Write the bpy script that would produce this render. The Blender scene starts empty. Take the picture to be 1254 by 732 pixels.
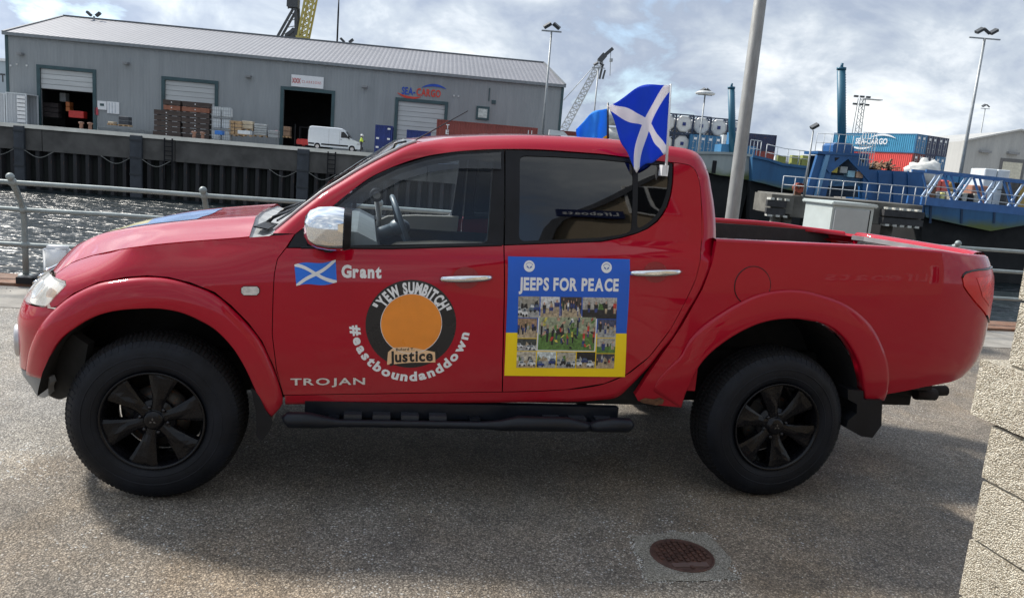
import bpy, bmesh, math, random
from mathutils import Vector, Matrix, noise
from mathutils.geometry import delaunay_2d_cdt
PI = math.pi
random.seed(7)
scene = bpy.context.scene
COL = scene.collection

# ------------------------------------------------------------------ camera
CAM = Vector((0.86515, -3.41752, 1.61462)); YAW, PITCH, ROLL, FPX = -0.198876, 0.173711, 0.08265, 940.0
cy_, sy_ = math.cos(YAW), math.sin(YAW)
FW = Vector((-sy_*math.cos(PITCH), cy_*math.cos(PITCH), -math.sin(PITCH)))
RT0 = Vector((cy_, sy_, 0)); UP0 = RT0.cross(FW)
RT = RT0*math.cos(ROLL)+UP0*math.sin(ROLL); UP = -RT0*math.sin(ROLL)+UP0*math.cos(ROLL)
cam_data = bpy.data.cameras.new('camera'); cam = bpy.data.objects.new('camera', cam_data); COL.objects.link(cam)
cam_data.sensor_width = 36.0; cam_data.lens = FPX/1254*36; cam_data.clip_start = .05; cam_data.clip_end = 6000
cam.matrix_world = Matrix.Translation(CAM) @ Matrix((RT, UP, -FW)).transposed().to_4x4()
scene.camera = cam

# ------------------------------------------------------------------ sun, sky, exposure
SUN_AZ = math.radians(42); SUN_EL = math.radians(44)
sun_dir = Vector((math.cos(SUN_AZ)*math.cos(SUN_EL), -math.sin(SUN_AZ)*math.cos(SUN_EL), -math.sin(SUN_EL)))
sd = bpy.data.lights.new('sun', 'SUN'); sd.energy = 4.1; sd.angle = math.radians(6); sd.color = (1.0, .94, .85)
so = bpy.data.objects.new('sun', sd); COL.objects.link(so); so.rotation_euler = sun_dir.to_track_quat('-Z', 'Y').to_euler(); so.location = (0, 0, 30)
scene.view_settings.view_transform = 'Standard'; scene.view_settings.look = 'None'
scene.view_settings.exposure = 0.52; scene.view_settings.gamma = 1.0; scene.view_settings.use_curve_mapping = False

world = bpy.data.worlds.new('World'); scene.world = world; world.use_nodes = True
wn = world.node_tree; wn.nodes.clear()
def WN(t, **k):
    n = wn.nodes.new(t)
    for a, b in k.items(): setattr(n, a, b)
    return n
wl = wn.links.new
def wmath(op, a, b=None, c=None):
    n = WN('ShaderNodeMath', operation=op)
    for i, v in enumerate((a, b, c)):
        if v is None: continue
        if isinstance(v, (int, float)): n.inputs[i].default_value = v
        else: wl(v, n.inputs[i])
    return n.outputs[0]
sky = WN('ShaderNodeTexSky', sky_type='NISHITA'); sky.sun_disc = False; sky.sun_elevation = SUN_EL
sky.sun_rotation = math.atan2(-sun_dir.x, -sun_dir.y); sky.air_density = 1.2; sky.dust_density = .6; sky.ozone_density = 2.5
tc = WN('ShaderNodeTexCoord'); sep = WN('ShaderNodeSeparateXYZ'); wl(tc.outputs['Generated'], sep.inputs[0])
zz = wmath('ADD', wmath('MAXIMUM', sep.outputs[2], 0.0), .55)
comb = WN('ShaderNodeCombineXYZ'); wl(wmath('DIVIDE', sep.outputs[0], zz), comb.inputs[0]); wl(wmath('DIVIDE', sep.outputs[1], zz), comb.inputs[1])
def wnoise(scale, detail, rough, dist, off):
    m = WN('ShaderNodeMapping'); m.inputs['Location'].default_value = off; m.inputs['Scale'].default_value = (1, 1.1, 1); m.inputs['Rotation'].default_value = (0, 0, .25)
    wl(comb.outputs[0], m.inputs[0])
    n = WN('ShaderNodeTexNoise'); n.inputs['Scale'].default_value = scale; n.inputs['Detail'].default_value = detail
    n.inputs['Roughness'].default_value = rough; n.inputs['Distortion'].default_value = dist; wl(m.outputs[0], n.inputs['Vector']); return n.outputs['Fac']
def wramp(fac, stops):
    r = WN('ShaderNodeValToRGB'); wl(fac, r.inputs[0])
    while len(r.color_ramp.elements) < len(stops): r.color_ramp.elements.new(.5)
    for e, (p, c) in zip(r.color_ramp.elements, stops): e.position = p; e.color = (*c, 1)
    return r.outputs[0]
n_big = wnoise(2.0, 6, .55, .30, (3.1, 1.7, 0)); n_fine = wnoise(5.2, 9, .60, .35, (.4, 5.2, 2))
mixn = wmath('ADD', wmath('MULTIPLY', n_big, .58), wmath('MULTIPLY', n_fine, .42))
cloud = wramp(mixn, [(.37, (1.7, 2.15, 2.9)), (.465, (2.4, 2.8, 3.5)), (.53, (3.3, 3.7, 4.2)), (.59, (4.8, 5.1, 5.4)), (.67, (6.9, 7.0, 6.8))])
cover = wramp(mixn, [(.395, (0, 0, 0)), (.45, (1, 1, 1))])
mx = WN('ShaderNodeMix', data_type='RGBA'); skyb = WN('ShaderNodeMix', data_type='RGBA', blend_type='MULTIPLY')
skyb.inputs[0].default_value = 1; wl(sky.outputs[0], skyb.inputs[6]); skyb.inputs[7].default_value = (1.5, 1.5, 1.5, 1)
wl(wmath('ADD', wmath('MULTIPLY', cover, .35), .65), mx.inputs[0]); wl(skyb.outputs[2], mx.inputs[6]); wl(cloud, mx.inputs[7])
# below the horizon: plain grey ground tone
hz = WN('ShaderNodeMix', data_type='RGBA'); wl(wmath('GREATER_THAN', sep.outputs[2], -.005), hz.inputs[0]); hz.inputs[6].default_value = (1.6, 1.7, 1.8, 1); 
# cloud is brighter towards the sun behind it
dotn = WN('ShaderNodeVectorMath', operation='DOT_PRODUCT'); wl(tc.outputs['Generated'], dotn.inputs[0]); dotn.inputs[1].default_value = tuple(-sun_dir)
glow = wmath('ADD', wmath('MULTIPLY', wmath('POWER', wmath('MAXIMUM', dotn.outputs['Value'], 0.0), 5.0), 1.5), .93)
gm = WN('ShaderNodeVectorMath', operation='SCALE'); wl(mx.outputs[2], gm.inputs[0]); wl(glow, gm.inputs['Scale'])
wl(gm.outputs[0], hz.inputs[7])
bg = WN('ShaderNodeBackground'); bg.inputs[1].default_value = .145; wl(hz.outputs[2], bg.inputs[0])
wo = WN('ShaderNodeOutputWorld'); wl(bg.outputs[0], wo.inputs[0])

# ------------------------------------------------------------------ body skin
YC = 0.9
def lerp_tab(tab, x):
    # Catmull-Rom (non uniform, Hermite) through table of (x, v)
    n = len(tab)
    if x <= tab[0][0]: return tab[0][1]
    if x >= tab[-1][0]: return tab[-1][1]
    for i in range(n-1):
        if x <= tab[i+1][0]: break
    x0, v0 = tab[i]; x1, v1 = tab[i+1]
    m = (v1-v0)/(x1-x0)
    def slope(j):
        if j <= 0 or j >= n-1: return None
        a = (tab[j][1]-tab[j-1][1])/(tab[j][0]-tab[j-1][0]); b = (tab[j+1][1]-tab[j][1])/(tab[j+1][0]-tab[j][0])
        return 0.0 if a*b <= 0 else 2*a*b/(a+b)
    s0 = slope(i); s1 = slope(i+1)
    s0 = m if s0 is None else s0; s1 = m if s1 is None else s1
    h = x1-x0; t = (x-x0)/h
    return (2*t**3-3*t*t+1)*v0+(t**3-2*t*t+t)*h*s0+(-2*t**3+3*t*t)*v1+(t**3-t*t)*h*s1
W_CAB = [(.30,.815),(.42,.84),(.55,.856),(.72,.868),(.88,.8695),(1.0,.864),(1.08,.853),(1.13,.838),(1.165,.820),(1.22,.803),(1.32,.775),(1.45,.733),(1.55,.697),(1.62,.668),(1.7,.63)]
W_BED = [(.30,.80),(.42,.835),(.5,.85),(.62,.862),(.78,.868),(.95,.868),(1.05,.862),(1.12,.853),(1.16,.845),(1.3,.84)]
PLAN_X = [(-1.4,-.745),(-1.0,-.715),(-.8,-.665),(-.65,-.59),(-.5,-.478),(-.35,-.345),(-.2,-.2),(0,0),(5,5)]
PLAN_D = [(-1.4,.9),(-1.0,.54),(-.8,.35),(-.65,.22),(-.5,.125),(-.35,.065),(-.2,.032),(0,.012),(.4,.002),(1,0),(5,0)]
REAR_X = [(0,0),(3.6,3.6),(3.9,3.9),(4.05,4.045),(4.18,4.175),(4.3,4.285),(4.45,4.39),(4.65,4.465),(5.15,4.485)]
REAR_D = [(3.5,0),(3.8,.006),(3.95,.022),(4.1,.055),(4.2,.095),(4.32,.175),(4.45,.28),(4.65,.45),(5.15,.9)]
RAKE = [(.40,.05),(.5,.0),(.72,.0),(.80,.02),(.87,.06),(.96,.14),(1.04,.26),(1.12,.40)]
RRAKE = [(.5,-.2),(.6,-.11),(.66,-.06),(.74,-.015),(.85,.0),(1.0,.0),(1.2,-.02),(1.28,-.05),(1.33,-.08),(1.36,-.11)]
def sm(a, b, x):
    t = max(0.0, min(1.0, (x-a)/(b-a))); return t*t*(3-2*t)
def body(s, z):
    """skin of the near side of the truck, s runs along the plan outline, z is height"""
    X = lerp_tab(PLAN_X, s); d = lerp_tab(PLAN_D, s)
    q = 1-sm(-.75, .05, s)
    X += lerp_tab(RAKE, z)*q
    zz = z-.05*max(s, 0.0)
    ys = YC-lerp_tab(W_CAB, zz)
    # the upper wing rolls inward ahead of the door
    top = 1.13+.10*s
    ys += .05*sm(top-.17, top+.02, z)**1.5*(1-sm(.15, .6, s))
    return (X, ys+d*(YC-ys)/YC, z)
def bed(s, z):
    X = lerp_tab(REAR_X, s); d = lerp_tab(REAR_D, s)
    X += lerp_tab(RRAKE, z)*sm(3.6, 4.3, s)
    ys = YC-lerp_tab(W_BED, z-.05*min(s, 3.9))
    return (X, ys+d*(YC-ys)/YC, z)

# outlines of the truck measured in metres (s along the flank, z up)
TR = {
 'wing': [[-0.6831,0.9671],[-0.698,0.9857],[-0.7219,1.0107],[-0.6985,1.0336],[-0.6486,1.0583],[-0.4061,1.1061],[-0.1039,1.1325],[0.0149,1.1475],[0.1269,1.1646],[0.3104,1.1917],[0.4533,1.2154],[0.5149,1.2236],[0.5707,1.2311],[0.5378,1.1722],[0.5041,1.1212],[0.4942,1.0582],[0.4923,0.9691],[0.493,0.7874],[0.5158,0.6208],[0.543,0.5232],[0.5011,0.6398],[0.4511,0.7522],[0.3929,0.8315],[0.317,0.9084],[0.2488,0.9624],[0.1472,0.9993],[0.0563,1.0164],[-0.0378,1.0178],[-0.1525,1.0044],[-0.299,0.9741],[-0.4069,0.9162],[-0.4605,0.8515],[-0.4956,0.8415],[-0.5188,0.855],[-0.4915,0.9416],[-0.5299,0.9571],[-0.6494,0.9553]],
 'wing_hole': [[0.5011,0.6398],[0.4511,0.7522],[0.3929,0.8315],[0.317,0.9084],[0.2488,0.9624],[0.1472,0.9993],[0.0563,1.0164],[-0.0378,1.0178],[-0.1525,1.0044],[-0.299,0.9741],[-0.4069,0.9162]],
 'flare_front_out': [[-0.6369,0.5221],[-0.5935,0.6308],[-0.5318,0.7323],[-0.4661,0.8372],[-0.4013,0.9095],[-0.2935,0.9682],[-0.1496,0.9985],[-0.0368,1.0121],[0.0586,1.0115],[0.1474,0.9923],[0.2456,0.9558],[0.3171,0.8997],[0.393,0.823],[0.4513,0.7447],[0.5012,0.632],[0.537,0.5231],[0.544,0.4586],[0.4979,0.3955]],
 'flare_front_in': [[-0.476,0.5291],[-0.4589,0.5905],[-0.4117,0.6836],[-0.3386,0.7652],[-0.2469,0.8323],[-0.1524,0.8661],[-0.0365,0.8829],[0.0478,0.8849],[0.1303,0.8702],[0.2138,0.833],[0.2692,0.796],[0.3348,0.7232],[0.3816,0.6429],[0.4157,0.5652],[0.4487,0.4847],[0.4877,0.4001]],
 'front_door': [[0.538,1.1699],[0.5041,1.1212],[0.4942,1.0582],[0.4923,0.9691],[0.493,0.7874],[0.5158,0.6208],[0.547,0.5013],[1.0336,0.5208],[1.5536,0.5411],[1.5403,0.7046],[1.5101,1.2049],[1.5096,1.2408],[0.9978,1.1977]],
 'rear_door': [[1.5123,1.2391],[1.512,1.205],[1.5423,0.7046],[1.5564,0.5412],[1.7343,0.5496],[1.8719,0.5602],[2.0578,0.5962],[2.164,0.6462],[2.2667,0.7406],[2.3624,0.8894],[2.4143,1.0139],[2.4607,1.1362],[2.4791,1.2233],[2.4817,1.2503],[2.4942,1.3392],[2.4927,1.4199],[2.4865,1.5657],[2.4809,1.6047],[2.4699,1.6414],[2.4548,1.664],[2.4339,1.6778],[2.3957,1.6834],[2.3489,1.6836],[2.3456,1.6337],[2.3421,1.5844],[2.3306,1.523],[2.3131,1.472],[2.2904,1.4328],[2.2607,1.3956],[2.2122,1.36],[2.1571,1.3342],[2.077,1.3074],[1.9785,1.2842]],
 'frame_front': [[0.543,1.1736],[0.5709,1.2276],[0.6413,1.2906],[0.7326,1.3646],[0.8053,1.4308],[0.8772,1.4905],[1.0096,1.5636],[1.1457,1.6157],[1.2851,1.6473],[1.4263,1.6681],[1.5023,1.6771],[1.5096,1.2444]],
 'glass_front': [[0.6542,1.1873],[0.6579,1.2456],[0.6909,1.2903],[0.7863,1.3791],[0.8943,1.4682],[1.0198,1.5417],[1.1525,1.5928],[1.2882,1.6262],[1.4538,1.6492],[1.4481,1.534],[1.4354,1.2472]],
 'visor': [[0.6699,1.2854],[0.7343,1.3468],[0.8063,1.4129],[0.878,1.4724],[1.0103,1.5464],[1.1463,1.5979],[1.2854,1.6323],[1.4849,1.6593],[1.486,1.5819],[1.4587,1.5817],[1.2821,1.5697],[1.1505,1.5408],[1.0218,1.4942],[0.8967,1.4158],[0.7926,1.3257],[0.7142,1.2527]],
 'frame_rear': [[1.5161,1.243],[1.5082,1.6776],[1.7214,1.6897],[1.9764,1.6926],[2.1846,1.6849],[2.3446,1.6817],[2.3431,1.6335],[2.3395,1.5842],[2.3277,1.5228],[2.3097,1.4718],[2.2863,1.4345],[2.2574,1.3977],[2.2121,1.3627],[2.1571,1.3369],[2.0769,1.3101],[1.9785,1.2869]],
 'glass_rear': [[1.5835,1.2637],[1.5791,1.6557],[1.7212,1.6635],[1.976,1.6708],[2.1403,1.6684],[2.1339,1.3435],[2.0767,1.3245],[1.9781,1.305]],
 'glass_quarter': [[2.1606,1.3528],[2.1674,1.6687],[2.3229,1.6673],[2.3217,1.624],[2.3187,1.5768],[2.3054,1.5212],[2.2862,1.4713],[2.2612,1.4328],[2.22,1.3914]],
 'lens': [[0.3598,0.9879],[0.3698,0.9945],[0.4244,0.9973],[0.4332,0.9881],[0.4337,0.972],[0.4238,0.9607],[0.3709,0.958],[0.3605,0.9665]],
 'bumper': [[-0.469,0.8416],[-0.5324,0.7366],[-0.5931,0.6347],[-0.6383,0.5257]],
 'bed_side': [[2.5529,1.3271],[2.8562,1.3325],[3.3541,1.3436],[3.6229,1.347],[3.8455,1.3432],[4.0591,1.3303],[4.1064,1.2641],[4.0098,1.248],[3.9731,1.2198],[3.9957,1.1687],[4.1083,1.0827],[4.2326,1.0129],[4.1402,0.6362],[3.893,0.6147],[3.6533,0.5719],[3.5085,0.5347],[3.4647,0.6289],[3.4017,0.7556],[3.2934,0.8812],[3.1664,0.9502],[2.9844,0.9691],[2.8119,0.9367],[2.6536,0.8466],[2.5431,0.7283],[2.4956,0.5754],[2.4893,0.4696],[2.3125,0.4857],[2.2493,0.5044],[2.2279,0.5353],[2.2715,0.6384],[2.3158,0.7253],[2.418,0.9099],[2.4987,1.0906],[2.5375,1.2198],[2.5457,1.2673]],
 'taillight': [[3.9731,1.2198],[4.0095,1.2468],[4.1059,1.2628],[4.2326,1.0129],[4.1083,1.0827],[3.9957,1.1687]],
 'flare_rear_out': [[2.319,0.5645],[2.3341,0.6226],[2.3897,0.7021],[2.4331,0.7553],[2.4639,0.837],[2.5229,0.9081],[2.6207,0.9843],[2.6966,1.0329],[2.7823,1.0761],[2.8758,1.1013],[2.9811,1.1127],[3.0955,1.1022],[3.2859,1.05],[3.4413,0.9501],[3.5537,0.805],[3.6073,0.693],[3.6306,0.5937],[3.6331,0.5389]],
 'flare_rear_in': [[2.4893,0.4696],[2.4956,0.5754],[2.5431,0.7283],[2.6536,0.8466],[2.8119,0.9367],[2.9844,0.9691],[3.1664,0.9502],[3.2934,0.8812],[3.4017,0.7556],[3.4647,0.6289],[3.5085,0.5347]],
 'fuel': [[2.7609,1.12],[2.6654,1.1171],[2.8574,1.1229],[2.7512,1.214],[2.7746,1.0242]],
 'saltire': [[0.5772,1.0994],[0.7529,1.1307],[0.7628,1.0323],[0.5898,1.007]],
 'grant': [[0.7811,1.0587],[0.9566,1.0644],[0.7788,1.109]],
 'badge_c': [[1.1001,0.8499],[0.8933,0.8414],[1.3117,0.8586],[1.0883,1.0585],[1.112,0.6548]],
 'disc_c': [[1.1036,0.8539],[0.964,0.8481],[1.2416,0.8596]],
 'trojan': [[0.5781,0.552],[0.9082,0.5647],[0.5775,0.5835]],
 'hash': [[0.8632,0.825],[1.116,0.5904],[1.3394,0.8169]],
 'justice': [[1.0136,0.6757],[1.2116,0.69],[1.0214,0.735]],
 'poster': [[1.5295,1.1915],[2.1197,1.2124],[2.1358,0.8559],[2.1572,0.6353],[1.5559,0.6249],[1.5443,0.8367]],
 'poster_pics': [[1.5861,1.0139],[2.0711,1.0296],[2.0968,0.6761],[1.6073,0.6657]],
 'poster_mid': [[1.6916,0.9235],[1.9791,0.934],[1.9882,0.7605],[1.6976,0.7546]],
 'poster_text': [[1.5879,1.0427],[2.0722,1.0611],[1.5879,1.0979]],
 'poster_logo': [[1.6314,1.1529],[2.0053,1.1679]],
 'handle_f': [[1.2169,1.0745],[1.4612,1.093],[1.335,1.1086],[1.3424,1.0473]],
 'handle_r': [[2.1223,1.1494],[2.3823,1.1693],[2.2398,1.1829],[2.2474,1.1289]],
 'rim_a': [[0.5707,0.0936,1.2311],[0.6076,0.1011,1.2618],[0.6413,0.1085,1.2906],[0.6852,0.1188,1.3309],[0.7324,0.1289,1.3682],[0.8052,0.1485,1.4344],[0.877,0.1672,1.4941],[0.9426,0.1797,1.5338],[1.0095,0.1905,1.5673],[1.0773,0.2,1.596],[1.1456,0.2077,1.6194],[1.2155,0.2133,1.6367],[1.285,0.2178,1.6511],[1.4263,0.2236,1.6719],[1.5908,0.2266,1.6872],[1.7215,0.2265,1.6935],[1.8472,0.2245,1.6951],[1.9765,0.2223,1.6965],[2.0766,0.2189,1.6934],[2.1847,0.2148,1.6889],[2.2644,0.2121,1.6863],[2.343,0.2102,1.6855],[2.3957,0.2086,1.6842],[2.4339,0.2053,1.6778],[2.4548,0.1996,1.664],[2.4699,0.1909,1.6414],[2.4809,0.1776,1.6047],[2.4865,0.1641,1.5657],[2.4908,0.1408,1.4954],[2.4927,0.1179,1.4199],[2.4925,0.0954,1.3391],[2.4863,0.0739,1.277],[2.4791,0.0516,1.2233],[2.4607,0.0371,1.1362],[2.4409,0.0332,1.0794],[2.4143,0.0306,1.0139],[2.3624,0.0312,0.8894],[2.3136,0.0328,0.8093],[2.267,0.0372,0.7385],[2.217,0.0415,0.6882],[2.1643,0.0453,0.6441],[2.0582,0.0502,0.594],[1.9574,0.0526,0.57],[1.872,0.0534,0.5593],[1.7346,0.0541,0.5475],[1.5547,0.054,0.539],[1.2617,0.0535,0.5281],[1.0337,0.0532,0.5187],[0.7744,0.0532,0.5087],[0.5523,0.0537,0.4994]],
 'rim_b': [[0.4731,0.1286,1.2249],[0.5338,0.1361,1.281],[0.581,0.1435,1.3255],[0.6354,0.1538,1.3724],[0.6833,0.1639,1.4137],[0.7595,0.1835,1.468],[0.8368,0.2022,1.5231],[0.9153,0.2147,1.5735],[1.0022,0.2255,1.6231],[1.0839,0.2533,1.6648],[1.1607,0.2794,1.6885],[1.2428,0.3033,1.7088],[1.313,0.3078,1.7203],[1.4551,0.3136,1.7385],[1.6235,0.3166,1.7547],[1.7578,0.3165,1.7624],[1.8894,0.3145,1.7682],[2.0228,0.3123,1.7722],[2.1321,0.3089,1.7723],[2.2555,0.3048,1.7708],[2.3489,0.2871,1.7649],[2.4184,0.2852,1.761],[2.467,0.2836,1.7534],[2.5003,0.2803,1.7399],[2.5252,0.2746,1.7156],[2.546,0.2659,1.68],[2.5491,0.2226,1.6326],[2.5613,0.2091,1.5773],[2.5746,0.1858,1.5024],[2.5834,0.1629,1.4234],[2.5874,0.1404,1.3361],[2.5838,0.1189,1.269],[2.5415,0.0556,1.2183],[2.5007,0.0355,1.1184],[2.4735,0.0317,1.053],[2.4359,0.0305,0.9784],[2.3762,0.0318,0.8488],[2.3232,0.0349,0.772],[2.2826,0.0404,0.703],[2.2331,0.0463,0.6374],[2.1904,0.0522,0.5844],[2.136,0.0601,0.526],[2.05,0.0623,0.5086],[1.9303,0.0633,0.4973],[1.7619,0.0628,0.4917],[1.5605,0.0622,0.4847],[1.2658,0.0611,0.4767],[1.0365,0.0603,0.4696],[0.776,0.0598,0.4622],[0.5566,0.0599,0.4556]],
 'bonnet_edge': [[-0.4641,0.2778,0.9671],[-0.4467,0.2959,0.9857],[-0.4195,0.3252,1.0107],[-0.3717,0.3146,1.0336],[-0.3115,0.2864,1.0583],[-0.1697,0.1777,1.1061],[-0.0656,0.1302,1.1325],[0.0171,0.1303,1.1475],[0.1269,0.1333,1.1646],[0.3104,0.1221,1.1917],[0.4533,0.1032,1.2154],[0.5149,0.0966,1.2236]],
 'crest': [[-0.5146,0.45,0.9896],[-0.503,0.55,1.0234],[-0.4498,0.62,1.0636],[-0.3757,0.68,1.1019],[-0.2776,0.72,1.1326],[-0.1313,0.75,1.1704],[-0.0085,0.78,1.1947],[0.1272,0.8,1.2234],[0.2567,0.8,1.245],[0.3466,0.8,1.2554]],
 'headlight': [[-0.7799,0.957],[-0.6508,0.9514],[-0.5265,0.9539],[-0.4981,0.9437],[-0.5216,0.8498],[-0.5307,0.8422],[-0.597,0.8374]],
 'hoodflag': [[-0.7888,1.0503]],
 'liner': [[-0.5639,0.495],[-0.4965,0.5151],[-0.4762,0.5869],[-0.4298,0.676],[-0.3784,0.7263],[-0.3028,0.6866],[-0.3219,0.5916],[-0.3506,0.4935],[-0.401,0.4253],[-0.4796,0.4053],[-0.5643,0.3891],[-0.6934,0.3862]],
 'rust': [[2.2561,0.5129],[2.2838,0.525],[2.3285,0.519],[2.3611,0.5289],[2.386,0.5154],[2.3829,0.4918],[2.3496,0.484],[2.2996,0.4926],[2.2678,0.4991]],
}

WING = TR['wing']
b_ = TR['bed_side']
i_ = [k for k, p in enumerate(b_) if p[0] > 4.22][0]
BEDSIDE = b_[:6]+[(4.2, 1.3265), (4.33, 1.322), (4.49, 1.319), (4.49, 1.272), (4.30, 1.272), (4.12, 1.267)]+[(4.0098, 1.252), (3.985, 1.239), (3.9705, 1.2198), (3.988, 1.171), (4.03, 1.135), (4.106, 1.078), (4.235, 1.004), (4.33, .958), (4.42, .94), (4.49, .93), (4.49, .76), (4.42, .70), (4.33, .675), (4.22, .65)]+b_[i_+1:]

# ------------------------------------------------------------------ measuring helpers (metres from the surveyed viewpoint)
def ray(px, py): return (FW*FPX+RT*(px-627)-UP*(py-366)).normalized()
FH = Vector((FW.x, FW.y, 0)).normalized()                    # horizontal forward
def V(px, py, D):
    d = ray(px, py); return CAM+d*(D/d.dot(FH))
def at_y(px, py, y):
    d = ray(px, py); return CAM+d*((y-CAM.y)/d.y)
def at_x(px, py, x):
    d = ray(px, py); return CAM+d*((x-CAM.x)/d.x)
def at_z(px, py, z=0.0):
    d = ray(px, py); return CAM+d*((z-CAM.z)/d.z)

# ------------------------------------------------------------------ object helpers
def empty(name, loc=(0, 0, 0), rz=0.0, label=None, cat=None, group=None, rot=None):
    o = bpy.data.objects.new(name, None); COL.objects.link(o); o.empty_display_size = .2
    o.location = loc; o.rotation_euler = rot if rot else (0, 0, rz)
    if label: o['label'] = label
    if cat: o['category'] = cat
    if group: o['group'] = group
    return o
def tag(o, label=None, cat=None, group=None, kind=None):
    if label: o['label'] = label
    if cat: o['category'] = cat
    if group: o['group'] = group
    if kind: o['kind'] = kind
    return o
def wmat(o):
    m = Matrix.LocRotScale(o.location, o.rotation_euler, o.scale)
    return (wmat(o.parent) @ m) if o.parent else m
def obj(name, bm, mat, parent=None, smooth=False, world=False, angle=None):
    """link a bmesh as one object; world=True: the mesh is in world coordinates"""
    if parent is not None and world:
        bm.transform(wmat(parent).inverted())
    me = bpy.data.meshes.new(name)
    bm.to_mesh(me); bm.free()
    if smooth:
        me.shade_smooth()
        if angle: me.set_sharp_from_angle(angle=angle)
    for m in (mat if isinstance(mat, (list, tuple)) else [mat]): me.materials.append(m)
    o = bpy.data.objects.new(name, me); COL.objects.link(o)
    if parent is not None: o.parent = parent
    return o
def copy_tree(o, parent=None, loc=None, rz=None, label=None):
    c = o.copy(); COL.objects.link(c)
    if parent is not None: c.parent = parent
    if loc is not None: c.location = loc
    if rz is not None: c.rotation_euler = (0, 0, rz)
    if label: c['label'] = label
    for ch in o.children: copy_tree(ch, c)
    return c
def box(bm, x0, x1, y0, y1, z0, z1, mi=0, M=None):
    vs = [bm.verts.new(Vector(p)) for p in ((x0,y0,z0),(x1,y0,z0),(x1,y1,z0),(x0,y1,z0),(x0,y0,z1),(x1,y0,z1),(x1,y1,z1),(x0,y1,z1))]
    if M is not None:
        for v in vs: v.co = M @ v.co
    for f in ((0,3,2,1),(4,5,6,7),(0,1,5,4),(1,2,6,5),(2,3,7,6),(3,0,4,7)):
        bm.faces.new([vs[i] for i in f]).material_index = mi
    return vs
def nbox(name, x0, x1, y0, y1, z0, z1, mat, parent=None, bev=0, world=False):
    bm = bmesh.new(); box(bm, x0, x1, y0, y1, z0, z1)
    if bev: bmesh.ops.bevel(bm, geom=bm.edges[:], offset=bev, segments=2, affect='EDGES')
    return obj(name, bm, mat, parent, world=world)
def tube(bm, pts, r, n=8, cap=True, mi=0):
    pts = [Vector(p) for p in pts]; k = len(pts)
    rs = r if isinstance(r, (list, tuple)) else [r]*k
    rings = []; ref = None
    for i, p in enumerate(pts):
        t = (pts[min(i+1, k-1)]-pts[max(i-1, 0)]).normalized()
        if ref is None: ref = Vector((0, 0, 1)) if abs(t.z) < .9 else Vector((1, 0, 0))
        a = t.cross(ref)
        if a.length < 1e-5: a = t.cross(Vector((0, 1, .1)))
        a.normalize(); b = a.cross(t); ref = b
        rings.append([bm.verts.new(p+(a*math.cos(2*PI*j/n)+b*math.sin(2*PI*j/n))*rs[i]) for j in range(n)])
    for i in range(k-1):
        for j in range(n):
            f = bm.faces.new((rings[i][j], rings[i+1][j], rings[i+1][(j+1) % n], rings[i][(j+1) % n])); f.material_index = mi; f.smooth = True
    if cap:
        bm.faces.new(rings[0]).material_index = mi; bm.faces.new(rings[-1][::-1]).material_index = mi
def bar(bm, p, q, w, h=None, mi=0):
    """rectangular bar between two points"""
    p, q = Vector(p), Vector(q); h = h or w; t = (q-p).normalized()
    up = Vector((0, 0, 1)) if abs(t.z) < .95 else Vector((0, 1, 0))
    a = t.cross(up).normalized(); b = a.cross(t).normalized()
    M = Matrix((a, t, b)).transposed().to_4x4(); M.translation = p
    box(bm, -w/2, w/2, 0, (q-p).length, -h/2, h/2, mi, M)
def lathe(bm, prof, n=48, M=None, close=False, mi=0):
    """profile (r, h) revolved about local z"""
    rings = []
    for r, h in prof:
        rings.append([bm.verts.new(Vector((r*math.cos(2*PI*j/n), r*math.sin(2*PI*j/n), h))) for j in range(n)])
    if M is not None:
        for rg in rings:
            for v in rg: v.co = M @ v.co
    for i in range(len(prof)-1):
        for j in range(n):
            f = bm.faces.new((rings[i][j], rings[i][(j+1) % n], rings[i+1][(j+1) % n], rings[i+1][j])); f.smooth = True; f.material_index = mi
    if close:
        bm.faces.new(rings[0][::-1]).material_index = mi; bm.faces.new(rings[-1]).material_index = mi
    return rings
def prism(bm, poly, y0, y1, M=None, mi=0):
    """polygon of (x, z) pushed from y0 to y1"""
    a = [bm.verts.new(Vector((x, y0, z))) for x, z in poly]; b = [bm.verts.new(Vector((x, y1, z))) for x, z in poly]
    if M is not None:
        for v in a+b: v.co = M @ v.co
    n = len(poly)
    bm.faces.new(a).material_index = mi; bm.faces.new(b[::-1]).material_index = mi
    for i in range(n): bm.faces.new((a[i], b[i], b[(i+1) % n], a[(i+1) % n])).material_index = mi
def sph(bm, c, r, sc=(1, 1, 1), u=16, v=10):
    M = Matrix.Translation(Vector(c)) @ Matrix.Diagonal((r*sc[0], r*sc[1], r*sc[2], 1))
    g = bmesh.ops.create_uvsphere(bm, u_segments=u, v_segments=v, radius=1, matrix=M)
    for vv in g['verts']:
        for f in vv.link_faces: f.smooth = True

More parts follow.
